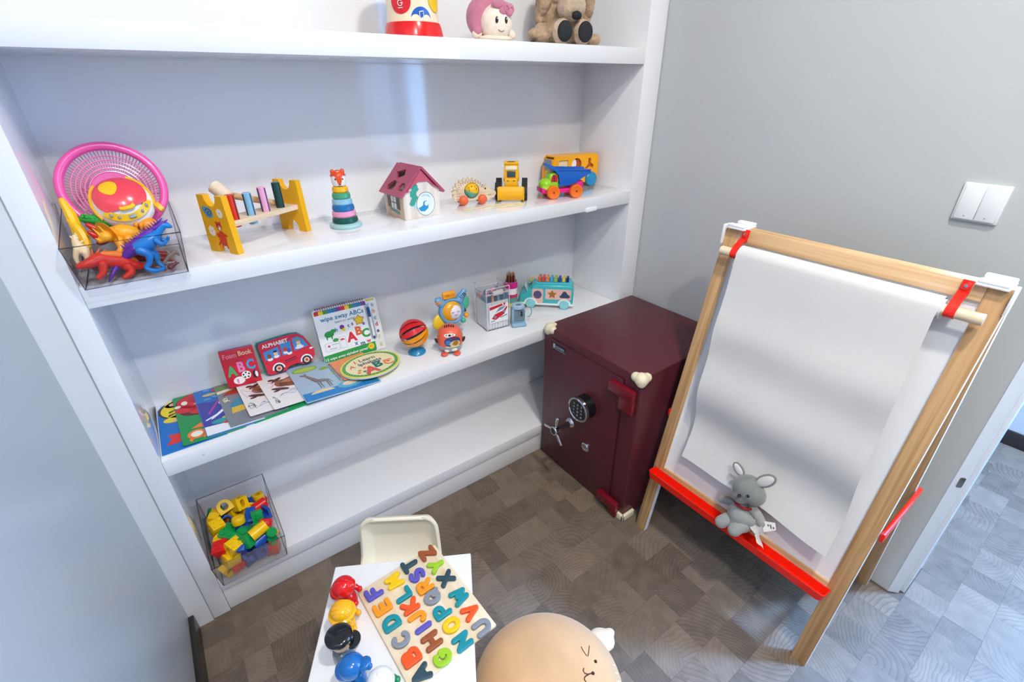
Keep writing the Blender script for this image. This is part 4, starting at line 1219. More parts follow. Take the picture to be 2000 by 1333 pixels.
for k in range(20): fs.append((2 * k, 2 * k + 1, 2 * k + 3, 2 * k + 2))
mb.add(vs, fs); cp = obj('control_panel', mb, P('#f2c81c', 0.35), cbody)
mb = MB(F)
for a, r in ((222, 0.0035), (240, 0.003), (298, 0.003), (318, 0.0035)):
    x = 0.056 * 0.85 * math.cos(R(a)); y = 0.008 + 0.042 * 0.85 * math.sin(R(a)); mb.sph((x, y, dome_z(x, y) + 0.002), (r, r, 0.002), 12, 8)
mb.box((0.0, -0.0275, dome_z(0, -0.027) + 0.002), (0.014, 0.006, 0.003), bevel=0.001)
obj('buttons', mb, P('#8d9196', 0.4), cp)
mb = MB(F); mb.tube([(-0.014, -0.012, dome_z(-0.014, -0.012) + 0.003), (-0.008, -0.0145, dome_z(0, -0.015) + 0.0045), (0.008, -0.0145, dome_z(0, -0.015) + 0.0045), (0.014, -0.012, dome_z(0.014, -0.012) + 0.003)], 0.0035, 8); obj('catch', mb, P('#f7c416', 0.3), cbody)
for s_ in (-1, 1):
    mb = MB(F); mb.tube([(s_ * 0.057 * math.cos(R(a)), 0.006 + 0.045 * math.sin(R(a)), -0.004) for a in (-25, -10, 8, 26, 42, 56)], 0.0035, 8)
    obj('carry_handle', mb, P('#f5b81a', 0.3), t)
mb = MB(F); mb.box((0.058, -0.020, -0.004), (0.012, 0.016, 0.012), bevel=0.002, rot=(0, 0, R(20))); lab(obj('side_knob', mb, P('#f5b01a', 0.35), t), 'yellow knob')

# --- contents of the dinosaur bin
def limbs(mb, chain, rs, n=10):
    pts = [Vector(p) for p in chain]
    # smooth the chain with a Catmull-Rom pass
    out, rr = [], []
    for i in range(len(pts) - 1):
        p0, p1, p2, p3 = pts[max(i - 1, 0)], pts[i], pts[i + 1], pts[min(i + 2, len(pts) - 1)]
        for k in range(4):
            s_ = k / 4.0
            out.append(0.5 * ((2 * p1) + (p2 - p0) * s_ + (2 * p0 - 5 * p1 + 4 * p2 - p3) * s_ ** 2 + (3 * p1 - 3 * p2 + p3 - p0) * s_ ** 3))
            rr.append(rs[i] + (rs[i + 1] - rs[i]) * s_)
    out.append(pts[-1]); rr.append(rs[-1])
    mb.tube(out, rr, n)
    mb.sph(out[0], rr[0], n, 6); mb.sph(out[-1], rr[-1], n, 6)
def pxs(lst, y):
    return [ray_at(a, b, 1, y if len(q) < 1 else q[0]) for a, b, *q in lst]
def toy(name, label, cat, base, build, group=None):
    t = thing(name, label, cat, base, group=group)
    build(t, Matrix.Translation(-Vector(base)))
    vv = [v.co for c in t.children for v in c.data.vertices]      # settle it on the bin floor, clear of the walls
    dz = S3 + 0.0035 - (t.location.z + min(v.z for v in vv)); dy = -0.0255 - (t.location.y + min(v.y for v in vv)); dx = 0.0125 - (t.location.x + min(v.x for v in vv)); dx2 = t.location.x + max(v.x for v in vv) - 0.1935
    if dz > 0: t.location.z += dz
    if dy > 0: t.location.y += dy
    if dx > 0: t.location.x += dx
    if dx2 > 0: t.location.x -= dx2
    return t
def raptor(t, T):
    y = 0.012
    mb = MB(T)
    mb.mi = 1
    limbs(mb, pxs([(228, 550, -0.012), (236, 533, -0.008), (248, 512), (262, 498), (277, 488)], y), [0.0015, 0.004, 0.007, 0.0095, 0.012])
    mb.mi = 0
    limbs(mb, pxs([(277, 488), (290, 482), (308, 470), (320, 458)], y + 0.002), [0.0125, 0.0155, 0.0155, 0.010])
    limbs(mb, pxs([(318, 460), (326, 447), (334, 440), (346, 443)], y), [0.0095, 0.0085, 0.0085, 0.004])
    limbs(mb, pxs([(288, 490, 0.0), (303, 497, -0.004), (306, 512, -0.006), (300, 524, -0.008), (318, 529, -0.014), (332, 525, -0.018)], y), [0.010, 0.0085, 0.0055, 0.005, 0.005, 0.0035])
    limbs(mb, pxs([(300, 488, 0.026), (318, 497, 0.02), (322, 512, 0.016), (334, 522, 0.01)], y), [0.010, 0.007, 0.005, 0.004])
    limbs(mb, pxs([(318, 470, 0.0), (330, 478, -0.004), (338, 472, -0.006)], y), [0.0055, 0.0045, 0.003])
    limbs(mb, pxs([(322, 466, 0.024), (338, 470, 0.02), (342, 464, 0.016)], y), [0.005, 0.004, 0.003])
    for f in mb.bm.faces:
        c = f.calc_center_median()
    obj('body', mb, [P('#1c7fd0', 0.35), P('#5a2296', 0.35)], t, smooth=60)
    mb = MB(T)
    limbs(mb, pxs([(262, 487), (285, 470), (305, 456), (318, 446)], y + 0.006), [0.006, 0.0085, 0.0085, 0.005])
    for k in range(16):
        a = k / 15.0
        p = ray_at(256 + 66 * a, 488 - 50 * a - 4, 1, y + 0.004)
        mb.cyl(p, p + Vector((-0.004, -0.002, 0.008)), 0.0018, 0.0003, 6)
    limbs(mb, pxs([(312, 450), (318, 440), (322, 436), (329, 427)], y + 0.01), [0.004, 0.0035, 0.0025, 0.001]); limbs(mb, pxs([(316, 446), (332, 436), (340, 430)], y - 0.004), [0.004, 0.003, 0.001])
    lab(obj('back_ridge', mb, P('#6a2aa8', 0.4), t, smooth=60), 'purple spiny ridge')
toy('toy_dinosaur', 'blue and purple toy raptor standing at the front of the clear bin', 'toy dinosaur', (0.135, 0.0, S3 + 0.003), raptor, 'dinosaurs in the clear bin')
def redone(t, T):
    mb = MB(T); y = 0.030
    limbs(mb, pxs([(150, 524, -0.012), (170, 518, -0.008), (190, 508, 0.004), (205, 512, 0.008), (222, 514, 0.012), (240, 516, 0.014), (262, 522, 0.016), (290, 522, 0.02)], y), [0.006, 0.010, 0.012, 0.014, 0.0155, 0.015, 0.010, 0.003])
    limbs(mb, pxs([(196, 520, -0.006), (197, 536, -0.012), (188, 546, -0.016)], y), [0.009, 0.0065, 0.005])
    limbs(mb, pxs([(246, 525, 0.0), (252, 535, -0.006), (240, 545, -0.012)], y), [0.010, 0.0075, 0.005])
    obj('body', mb, P('#d9270f', 0.4), t, smooth=60)
    mb = MB(T)
    limbs(mb, pxs([(196, 500, 0.004), (220, 501, 0.012), (244, 504, 0.016), (264, 514, 0.02)], y + 0.002), [0.005, 0.0085, 0.0075, 0.003])
    for a, b, c, d in ((168, 507, 160, 496), (176, 503, 174, 490), (184, 500, 190, 489), (190, 500, 202, 492)):
        limbs(mb, pxs([(a, b), (c, d)], y - 0.004), [0.003, 0.001], 6)
    lab(obj('crest', mb, P('#ec7a14', 0.4), t, smooth=60), 'orange crest and back')
toy('toy_dinosaur', 'red toy lizard dinosaur with orange crest lying low in the bin', 'toy dinosaur', (0.085, 0.0, S3 + 0.003), redone, 'dinosaurs in the clear bin')
def tricer(t, T):
    mb = MB(T); y = 0.055
    limbs(mb, pxs([(205, 462, 0.03), (222, 458), (240, 455), (258, 458), (276, 468), (290, 474)], y), [0.011, 0.016, 0.019, 0.018, 0.010, 0.003])
    limbs(mb, pxs([(232, 470, 0.04), (238, 486, 0.03), (228, 498, 0.024)], y), [0.010, 0.007, 0.006]); limbs(mb, pxs([(252, 468), (260, 480), (252, 490)], y - 0.02), [0.010, 0.007, 0.006])
    limbs(mb, pxs([(206, 462), (196, 470)], y - 0.03), [0.011, 0.006])
    for a, b, c, d in ((198, 462, 180, 446), (206, 456, 192, 442), (196, 470, 186, 466)):
        limbs(mb, pxs([(a, b), (c, d)], y - 0.034), [0.0035, 0.0008], 6)
    p = ray_at(214, 452, 1, y - 0.01); mb.lathe([(0, 0), (0.016, 0.001), (0.024, 0.005), (0.0255, 0.007), (0.015, 0.004), (0, 0.003)], 20, p, (-0.75, -0.55, -0.25))
    obj('body', mb, P('#f6ab23', 0.4), t, smooth=60)
toy('toy_dinosaur', 'yellow toy triceratops on top of the heap in the bin', 'toy dinosaur', (0.115, 0.05, S3 + 0.03), tricer, 'dinosaurs in the clear bin')
def creamy(t, T):
    mb = MB(T); y = 0.012
    limbs(mb, pxs([(140, 462), (146, 478), (158, 490), (166, 500)], y), [0.003, 0.008, 0.011, 0.006])
    limbs(mb, pxs([(146, 488), (144, 504), (150, 517)], y - 0.006), [0.006, 0.0045, 0.003]); limbs(mb, pxs([(162, 494), (166, 508), (158, 520)], y - 0.008), [0.006, 0.004, 0.002])
    for a, b, c, d in ((140, 468, 132, 462), (146, 466, 142, 456), (150, 476, 160, 470), (156, 484, 168, 480)):
        limbs(mb, pxs([(a, b), (c, d)], y), [0.003, 0.001], 6)
    obj('body', mb, P('#ecd3a4', 0.5), t, smooth=60)
toy('toy_dinosaur', 'cream toy dinosaur with spikes in the bin corner by the post', 'toy dinosaur', (0.04, 0.01, S3 + 0.003), creamy, 'dinosaurs in the clear bin')
def croc(t, T):
    mb = MB(T)
    p0, p1 = ray_at(160, 428, 1, 0.105), ray_at(232, 437, 1, 0.095)
    limbs(mb, [p0, p0.lerp(p1, 0.3) + Vector((0, 0, 0.002)), p0.lerp(p1, 0.7), p1], [0.006, 0.0105, 0.012, 0.007])
    for k in range(9):
        for j in (-1, 0, 1):
            p = p0.lerp(p1, (k + 0.5) / 9.0) + Vector((0, -0.006 * j - 0.002, 0.0095 - 0.003 * abs(j)))
            mb.sph(p, (0.0033, 0.0026, 0.003), 8, 6)
    obj('body', mb, P('#2aa23c', 0.4), t, smooth=60)
toy('toy_crocodile', 'green bumpy toy crocodile lying under the pink colander', 'toy', (0.085, 0.10, S3 + 0.075), croc)
def claw(t, T):
    mb = MB(T); y = 0.075
    limbs(mb, pxs([(172, 440), (188, 448), (200, 456)], y), [0.005, 0.008, 0.007]); limbs(mb, pxs([(174, 454), (188, 462), (200, 470)], y - 0.01), [0.004, 0.007, 0.006])
    limbs(mb, pxs([(198, 455), (206, 466), (196, 474)], y - 0.004), [0.008, 0.010, 0.007])
    obj('body', mb, P('#c41d14', 0.35), t, smooth=60)
toy('toy_dinosaur', 'dark red toy dinosaur head poking up beside the green crocodile', 'toy dinosaur', (0.07, 0.07, S3 + 0.04), claw, 'dinosaurs in the clear bin')
def shell(t, T):
    mb = MB(T); p = ray_at(288, 438, 1, 0.088)
    mb.sph(p, (0.024, 0.018, 0.016), 24, 12, rot=(0, R(25), R(-20)))
    for k in range(6):
        q = p + Vector((-0.020 + 0.008 * k, -0.012, 0.003 - 0.0025 * k))
        limbs(mb, [q + Vector((0.004, 0.006, 0.012)), q + Vector((0, -0.003, 0.002)), q + Vector((-0.002, 0.0, -0.010))], [0.002, 0.0042, 0.002], 8)
    obj('body', mb, P('#f09a1e', 0.4), t, smooth=60)
toy('toy_shell', 'ribbed orange plastic shell behind the purple dinosaur', 'toy', (0.17, 0.09, S3 + 0.06), shell)
def slab(t, T):
    for (a, b, c, d, yy, r) in ((121, 392, 158, 478, 0.115, 0.0105), (136, 430, 170, 480, 0.100, 0.010)):
        mb = MB(T); p0, p1 = ray_at(a, b, 1, yy), ray_at(c, d, 1, yy - 0.03)
        limbs(mb, [p0, p0.lerp(p1, 0.35) + Vector((0.004, 0, 0)), p0.lerp(p1, 0.7) + Vector((0.004, 0, 0)), p1], [0.006, r, r, 0.008], 8)
        obj('yellow_half', mb, P('#f8c010', 0.35), t, smooth=30)
toy('toy_banana', 'yellow plastic toy bananas upright in the corner beside the colander', 'toy', (0.03, 0.10, S3 + 0.01), slab)
def grey(t, T):
    mb = MB(T); y = -0.004
    limbs(mb, pxs([(322, 512), (332, 500), (342, 492), (349, 498)], y), [0.003, 0.005, 0.0045, 0.002]); limbs(mb, pxs([(334, 500), (326, 490)], y), [0.004, 0.002]); limbs(mb, pxs([(336, 503), (344, 512)], y), [0.004, 0.002])
    obj('body', mb, P('#8d7a6c', 0.5), t, smooth=60)
toy('toy_dinosaur', 'tiny grey-brown toy dinosaur in front of the blue raptor', 'toy dinosaur', (0.185, -0.005, S3 + 0.003), grey, 'dinosaurs in the clear bin')
def fin(t, T):
    mb = MB(T); y = -0.010
    limbs(mb, pxs([(333, 522), (340, 517), (350, 513)], y), [0.006, 0.004, 0.001]); obj('body', mb, P('#6e3236', 0.5), t, smooth=60)
toy('toy_fin', 'small maroon plastic fin at the front corner of the bin', 'toy', (0.185, -0.012, S3 + 0.01), fin)
def dark(t, T):
    mb = MB(T)
    limbs(mb, [(0.03, 0.09, S3 + 0.012), (0.10, 0.10, S3 + 0.022), (0.17, 0.09, S3 + 0.014)], [0.008, 0.016, 0.006]); limbs(mb, [(0.06, 0.06, S3 + 0.03), (0.12, 0.062, S3 + 0.026), (0.17, 0.05, S3 + 0.012)], [0.006, 0.010, 0.004])
    obj('body', mb, P('#8f1d16', 0.45), t, smooth=60)
toy('toy_dinosaur', 'brownish red toy dinosaur buried under the others in the bin', 'toy dinosaur', (0.10, 0.08, S3 + 0.003), dark, 'dinosaurs in the clear bin')

# ------------------------------------------------------------------ top shelf
t = thing('toy_drum', 'tapered wooden drum toy with red foot and coloured dots', 'toy', (0.862, 0.105, S4))
mb = MB(); mb.lathe([(0, 0), (0.076, 0), (0.078, 0.004), (0.074, 0.024), (0.070, 0.034), (0, 0.034)], 56); lab(obj('foot', mb, P('#df1212', 0.2, coat=0.4), t), 'red plastic foot')
mb = MB(); mb.lathe([(0.068, 0.034), (0.0655, 0.058), (0.064, 0.16), (0.066, 0.175)], 64); db = obj('body', mb, P('#f3dfbd', 0.3), t)
mb = MB(); mb.lathe([(0.066, 0.172), (0.072, 0.175), (0.072, 0.192), (0.062, 0.195), (0, 0.195)], 56); lab(obj('drum_head', mb, P('#e21a1a', 0.3), t), 'red rim of the drum')
def on_drum(a, z, r, m, extra=None):
    mb = MB(); n_ = 28
    def q(u, v): 
        aa = a + u / 0.0665; return (0.0672 * math.cos(aa), 0.0672 * math.sin(aa), z + v)
    vs = [q(0, 0)] + [q(r * math.cos(2 * PI * k / n_), r * math.sin(2 * PI * k / n_)) for k in range(n_)] 
    mb.add(vs, [(0, 1 + k, 1 + (k + 1) % n_) for k in range(n_)])
    return obj('dot', mb, m, db, smooth=60)
lab(on_drum(R(-97), 0.038, 0.027, P('#1f5fb8', 0.3)), 'blue dot with a music note')
lab(on_drum(R(-141), 0.076, 0.027, P('#dc1f26', 0.3)), 'red dot with a white mark')
lab(on_drum(R(-55), 0.082, 0.026, P('#f5c518', 0.3)), 'yellow dot')
mb = MB()
def qd(a, z, u, v):
    aa = a + u / 0.0665; return Vector((0.0684 * math.cos(aa), 0.0684 * math.sin(aa), z + v))
A_ = R(-97)
mb.tube([qd(A_, 0.042, -0.004, -0.006), qd(A_, 0.042, -0.005, 0.012)], 0.0008, 6); mb.tube([qd(A_, 0.042, 0.006, -0.004), qd(A_, 0.042, 0.005, 0.014)], 0.0008, 6); mb.tube([qd(A_, 0.042, -0.005, 0.012), qd(A_, 0.042, 0.005, 0.014)], 0.0012, 6)
mb.sph(qd(A_, 0.042, -0.0065, -0.006), (0.003, 0.001, 0.0022), 10, 6); mb.sph(qd(A_, 0.042, 0.0035, -0.004), (0.003, 0.001, 0.0022), 10, 6)
A_ = R(-141)
mb.tube([qd(A_, 0.076, 0.006 * math.cos(R(k)), -0.004 + 0.006 * math.sin(R(k))) for k in range(40, 380, 24)], 0.0009, 6)
mb.tube([qd(A_, 0.076, 0.0, -0.004), qd(A_, 0.076, 0.006, -0.004)], 0.0009, 6); mb.tube([qd(A_, 0.076, -0.006, -0.014), qd(A_, 0.076, 0.006, -0.014)], 0.0009, 6)
obj('white_marks', mb, mat('#f6f2ee', 0.5, vary=0.0), db)

t = thing('plush_doll', 'round plush doll with pink hood, curl of hair and smiling face', 'plush toy', (1.122, 0.118, S4), R(-10)); t.scale = (1.08, 1.08, 1.08)
SKIN = felt('#f6e6d4'); PKF = felt('#c97d95')
mb = MB(); mb.sph((0.006, -0.012, 0.046), (0.044, 0.040, 0.043), 30, 20, rot=(0, 0, 0)); hd_ = obj('head', mb, SKIN, t, smooth=80)
mb = MB()
for c, r in (((-0.012, 0.022, 0.060), (0.052, 0.042, 0.052)), ((-0.034, 0.012, 0.046), (0.028, 0.026, 0.034)), ((-0.012, 0.01, 0.092), (0.028, 0.026, 0.024)), ((-0.045, 0.0, 0.028), (0.012, 0.016, 0.014))):
    mb.sph(c, r, 20, 14)
lab(obj('hood', mb, PKF, t, remesh=0.003, smoothit=4, smooth=80), 'dusty pink velvet hood')
mb = MB(); mb.sph((0.004, -0.012, 0.0105), (0.050, 0.032, 0.010), 20, 10); lab(obj('collar', mb, felt('#f3e3cd'), t, smooth=80), 'cream collar')
mb = MB()
for c, r in (((0.006, -0.036, 0.085), (0.022, 0.013, 0.012)), ((0.022, -0.041, 0.078), (0.015, 0.010, 0.013)), ((0.036, -0.034, 0.076), (0.014, 0.011, 0.014)), ((0.012, -0.046, 0.070), (0.011, 0.006, 0.009)), ((0.030, -0.044, 0.068), (0.012, 0.007, 0.010))):
    mb.sph(c, r, 18, 12)
mb.tube([(0.021 + 0.006 * math.cos(R(a)), -0.0505, 0.076 + 0.007 * math.sin(R(a))) for a in range(0, 300, 25)], 0.0026, 8); mb.tube([(0.037 + 0.005 * math.cos(R(a)), -0.045, 0.075 + 0.006 * math.sin(R(a))) for a in range(60, 360, 25)], 0.0026, 8)
lab(obj('hair_curl', mb, PKF, hd_, smooth=80), 'pink curls of hair')
mb = MB()
for x in (-0.008, 0.019): mb.sph((x, -0.0505, 0.050), (0.0042, 0.0022, 0.0078), 14, 10)
mb.tube([(0.006 + 0.009 * math.cos(R(a)), -0.0495 + 0.002 * abs(math.cos(R(a))), 0.031 + 0.007 * math.sin(R(a))) for a in range(200, 345, 16)], 0.0008, 6)
fc = obj('face', mb, P('#1c1613', 0.3), hd_)
mb = MB()
for x in (-0.007, 0.020): mb.sph((x, -0.0525, 0.0525), (0.0012, 0.0008, 0.0016), 8, 6)
obj('eye_glints', mb, mat('#ffffff', 0.3, vary=0.0), hd_)
for s_ in (-1, 1):
    mb = MB(); mb.sph((0.006 + s_ * 0.050, 0.0, 0.022), (0.016, 0.012, 0.012), 14, 10, rot=(0, R(20 * s_), 0)); obj('arm', mb, SKIN, t, smooth=80)
mb = MB(); mb.tube([(-0.012, 0.01, 0.114), (-0.012, 0.01, 0.135), (-0.010, 0.012, 0.165)], 0.0012, 6); obj('hanging_loop', mb, mat('#d8b15a', 0.6), t)

t = thing('plush_dog', 'fluffy tan plush dog sitting with dark soles turned outwards', 'plush toy', (1.440, 0.165, S4), R(-14)); t.scale = (1.22, 1.22, 1.22)
FUR = mat('#b79a7c', 0.95, vary=0.28, scale=55, bump=1.0, bscale=260, sheen=0.4, name='tan fur')
FUR2 = mat('#cbb299', 0.95, vary=0.24, scale=60, bump=1.0, bscale=260, sheen=0.4, name='pale fur')
def fuzz(mb, c, r, rot=None):
    mb.sph(c, r, 18, 12, rot=rot)
def roughen(o, amt, seed=1):
    rr = random.Random(seed)
    for v in o.data.vertices:
        v.co += v.normal * rr.uniform(-amt, amt)
mb = MB()
fuzz(mb, (0, 0.02, 0.068), (0.066, 0.058, 0.064)); fuzz(mb, (0, 0.006, 0.135), (0.058, 0.055, 0.062)); fuzz(mb, (0.0, -0.03, 0.042), (0.05, 0.04, 0.036))
for s_ in (-1, 1):
    fuzz(mb, (s_ * 0.042, -0.030, 0.028), (0.026, 0.050, 0.025), (0, 0, R(-18 * s_)))
    fuzz(mb, (s_ * 0.062, 0.0, 0.095), (0.020, 0.022, 0.050), (0, R(-12 * s_), 0))
bd_ = obj('body', mb, FUR, t, remesh=0.0036, smoothit=3, smooth=80); roughen(bd_, 0.0016)
mb = MB(); fuzz(mb, (-0.009, -0.062, 0.088), (0.038, 0.034, 0.034)); fuzz(mb, (0, -0.045, 0.130), (0.034, 0.03, 0.03)); fuzz(mb, (0, -0.030, 0.172), (0.03, 0.03, 0.022)); mz = lab(obj('muzzle', mb, FUR2, t, remesh=0.0036, smoothit=3, smooth=80), 'paler fluffy muzzle'); roughen(mz, 0.0014, 2)
mb = MB()
for s_ in (-1, 1): mb.sph((-0.006 + s_ * 0.028, -0.082, 0.118), (0.0055, 0.004, 0.0055), 12, 8)
obj('eyes', mb, P('#2a1a12', 0.15), t)
mb = MB(); mb.sph((-0.010, -0.094, 0.066), (0.014, 0.009, 0.010), 16, 10); obj('nose', mb, mat('#1c1d20', 0.7, vary=0.1, bump=0.3), t, smooth=80)
for s_ in (-1, 1):
    mb = MB(); fuzz(mb, (s_ * 0.062, -0.012, 0.128), (0.022, 0.026, 0.060), (0, R(-8 * s_), 0)); e_ = obj('ear', mb, FUR, t, remesh=0.0036, smoothit=2, smooth=80); roughen(e_, 0.0016, 5)
    mb = MB(); fuzz(mb, (-0.012 + s_ * 0.030, -0.078, 0.0315), (0.0265, 0.022, 0.0295)); ft = lab(obj('foot', mb, FUR2, t, remesh=0.003, smoothit=2, smooth=80), 'fluffy foot'); roughen(ft, 0.001, 7)
    mb = MB(); mb.sph((-0.012 + s_ * 0.030, -0.094, 0.0315), (0.021, 0.010, 0.024), 22, 14); lab(obj('sole', mb, mat('#24272a', 0.8, vary=0.2, scale=40, bump=0.4), ft, smooth=80), 'dark fabric sole')
mb = MB(); fuzz(mb, (-0.084, -0.030, 0.024), (0.036, 0.026, 0.018), (0, R(12), R(24))); fuzz(mb, (-0.066, -0.010, 0.034), (0.026, 0.024, 0.024)); pa = lab(obj('paw', mb, FUR, t, remesh=0.003, smoothit=2, smooth=80), 'front paw resting on the shelf'); roughen(pa, 0.0012, 3)
mb = MB(); mb.sph((-0.112, -0.048, 0.007), (0.010, 0.008, 0.006), 12, 8); obj('paw_pad', mb, mat('#2a2623', 0.8), pa, smooth=80)
mb = MB(); fuzz(mb, (0.066, -0.052, 0.017), (0.022, 0.022, 0.015)); obj('paw', mb, FUR, t, smooth=80)
# ------------------------------------------------------------------ second shelf: books
def page(w, h): return None
def cover(parent, M, draw, mats, name='cover_print'):
    mb = MB(); draw(mb, M)
    o = obj(name, mb, mats, parent, smooth=0)
    return o
def ink(c): return mat(c, 0.35, coat=0.2, vary=0.02)
def flat_book(label, x, y, w, h, rz, color, edge, draw, mats, th=0.003, lift=0.0088, outline=None, group='books fanned out on the shelf', back=None):
    t = thing('picture_book', label, 'book', (x, y, S2), group=group, rot=(0, math.asin(min(1, lift / w)), rz))
    t.location.z += lift + 0.0004
    pts = outline or rrect(w / 2, h / 2, w, h, 0.005)
    mb = MB(); mb.prism(pts, 0, th); cv = obj('cover', mb, ink(color), t, smooth=30)
    mb = MB(); mb.prism([(w / 2 + (p[0] - w / 2) * 0.985, h / 2 + (p[1] - h / 2) * 0.985) for p in pts], 0.0006, th - 0.0006); 
    mb.prism([(w / 2 + (p[0] - w / 2) * 1.0, h / 2 + (p[1] - h / 2) * 1.0) for p in pts], -0.0001, 0.0004)
    obj('pages', mb, ink(edge), t, smooth=30)
    cover(cv, Matrix.Translation((0, 0, th)), draw, mats)
    return t
def scrib(mb, M, x, y, w, h, seed, n=14, r=0.0006, z=0.0006):
    rr = random.Random(seed)
    pts = [M @ Vector((x + w * rr.random(), y + h * rr.random(), z)) for _ in range(n)]
    out = []
    for i in range(len(pts) - 1):
        for k in range(4):
            out.append(pts[i].lerp(pts[i + 1], k / 4) + M.to_3x3() @ Vector((0.004 * math.sin(i * 3 + k), 0.004 * math.cos(i * 5 + k), 0)))
    mb.tube(out, r, 4)
# 1 blue book, yellow animal
def d1(mb, M):
    mb.mi = 1; mb.flat(circle(0.072, 0.214, 0.070, 0.060, 28), 0.0002, M)
    mb.mi = 0
    mb.flat(circle(0.072, 0.214, 0.064, 0.055, 28), 0.0004, M); mb.flat(circle(0.045, 0.246, 0.026, 0.020), 0.0004, M); mb.flat(circle(0.048, 0.160, 0.036, 0.018), 0.0004, M)
    mb.mi = 1
    for a, b, c, d in ((0.028, 0.200, 0.060, 0.214), (0.026, 0.182, 0.058, 0.196), (0.060, 0.235, 0.092, 0.244)): mb.flat([(a, b - 0.004), (c, d), (a, b + 0.006)], 0.0006, M)
    mb.mi = 4; mb.flat(circle(0.044, 0.244, 0.014, 0.010), 0.0007, M); mb.flat(circle(0.100, 0.180, 0.018, 0.013), 0.0007, M); mb.flat(circle(0.040, 0.154, 0.007), 0.0007, M)
    mb.mi = 1; mb.flat(circle(0.104, 0.186, 0.007, 0.005), 0.0009, M)
    mb.mi = 2; mb.flat([(0.012, 0.034), (0.026, 0.060), (0.018, 0.082), (0.044, 0.078), (0.075, 0.082), (0.110, 0.064), (0.088, 0.052), (0.060, 0.052), (0.040, 0.032)], 0.0005, M)
    mb.mi = 3; mb.flat(circle(0.096, 0.066, 0.007), 0.0007, M)
ol = [(0.0, 0.0), (0.150, 0.0), (0.150, 0.258), (0.125, 0.268), (0.085, 0.271), (0.04, 0.267), (0.012, 0.252), (0.001, 0.232), (0.0, 0.165)]
flat_book('blue board book with yellow animal and red fish, lowest in the fanned row', 0.004, 0.026, 0.150, 0.276, 0.0, '#1273c8', '#4f9fd8', d1, [ink('#f6dc12'), ink('#3c2a1e'), ink('#e03528'), ink('#f4f6f4'), ink('#f3b9a0')], lift=0.0, th=0.003, outline=ol)
def d2(mb, M):
    mb.mi = 1; mb.flat(circle(0.068, 0.218, 0.064, 0.050, 28), 0.0002, M); mb.flat(circle(0.060, 0.168, 0.050, 0.034, 24), 0.0002, M)
    mb.mi = 0; mb.flat(circle(0.066, 0.220, 0.059, 0.045, 28), 0.0004, M); mb.flat(circle(0.026, 0.182, 0.026, 0.020), 0.0004, M); mb.flat(circle(0.070, 0.160, 0.038, 0.022), 0.0004, M)
    mb.mi = 4; mb.flat(circle(0.068, 0.230, 0.034, 0.022), 0.0006, M); mb.mi = 2; mb.flat(circle(0.026, 0.218, 0.008, 0.012), 0.0007, M); mb.flat(star(0.066, 0.194, 0.022, 0.008), 0.0008, M); mb.flat(circle(0.008, 0.204, 0.008), 0.0007, M)
    mb.mi = 5; mb.flat([(0.052, 0.070), (0.085, 0.108), (0.110, 0.110), (0.110, 0.060)], 0.0004, M)
    mb.mi = 3; mb.flat([(0.026, 0.068), (0.050, 0.086), (0.078, 0.084), (0.080, 0.066), (0.055, 0.062)], 0.0006, M)
    mb.flat(circle(0.036, 0.036, 0.022), 0.0004, M); mb.flat([(0.020, 0.026), (0.030, 0.022), (0.022, 0.004), (0.016, 0.010)], 0.0004, M); mb.flat([(0.044, 0.022), (0.054, 0.028), (0.060, 0.012), (0.050, 0.008)], 0.0004, M)
    mb.mi = 2; mb.flat(circle(0.036, 0.036, 0.014), 0.0006, M)
flat_book('green board book with red animal and carrot picture', 0.053, 0.024, 0.150, 0.266, R(1.5), '#11924a', '#59b98a', d2, [ink('#d6182a'), ink('#5e1218'), ink('#f3ead8'), ink('#ef7d33'), ink('#b51424'), ink('#f2cf22')])
def d3(mb, M):
    mb.mi = 0; mb.flat([(0.002, 0.04), (0.148, 0.04), (0.148, 0.15), (0.002, 0.19)], 0.0002, M)
    mb.mi = 1; mb.flat([(0.002, 0.002), (0.148, 0.002), (0.148, 0.034), (0.002, 0.048)], 0.0003, M)
    mb.mi = 2; mb.flat([(0.018, 0.112), (0.024, 0.110), (0.060, 0.180), (0.056, 0.184)], 0.0004, M)
    mb.mi = 3
    for k in range(9): mb.flat(circle(0.030 + (k * 37 % 90) / 1000.0, 0.200 + (k * 23 % 60) / 1000.0, 0.010, 0.005, 10, ), 0.0004 + k * 0.00001, M)
    mb.mi = 1; mb.tube([M @ Vector(p + (0.0006,)) for p in ((0.010, 0.080), (0.040, 0.098), (0.060, 0.120), (0.080, 0.128), (0.060, 0.112), (0.040, 0.094), (0.024, 0.080))], 0.0022, 5)
    mb.tube([M @ Vector((0.070 + 0.016 * math.cos(k * 0.5), 0.160 + 0.012 * math.sin(k * 0.5), 0.0006)) for k in range(13)], 0.0012, 5)
    mb.mi = 4; mb.flat(circle(0.050, 0.060, 0.030, 0.013, 16), 0.0005, M); mb.mi = 5; mb.flat(circle(0.062, 0.046, 0.016, 0.008, 12), 0.0006, M); mb.flat(circle(0.060, 0.246, 0.013, 0.010), 0.0006, M)
    mb.mi = 6; mb.flat(circle(0.064, 0.074, 0.016, 0.006, 12), 0.0007, M); mb.flat(circle(0.040, 0.224, 0.020, 0.008, 12), 0.0007, M)
flat_book('blue and purple picture book with a magenta wand, third in the row', 0.108, 0.026, 0.150, 0.264, R(2.0), '#2a6fbf', '#c8d4e6', d3, [ink('#3b3f9e'), ink('#eef0f6'), ink('#b83a9c'), ink('#5fa0d8'), ink('#2d9aa0'), ink('#d53a36'), ink('#cfc27a')])
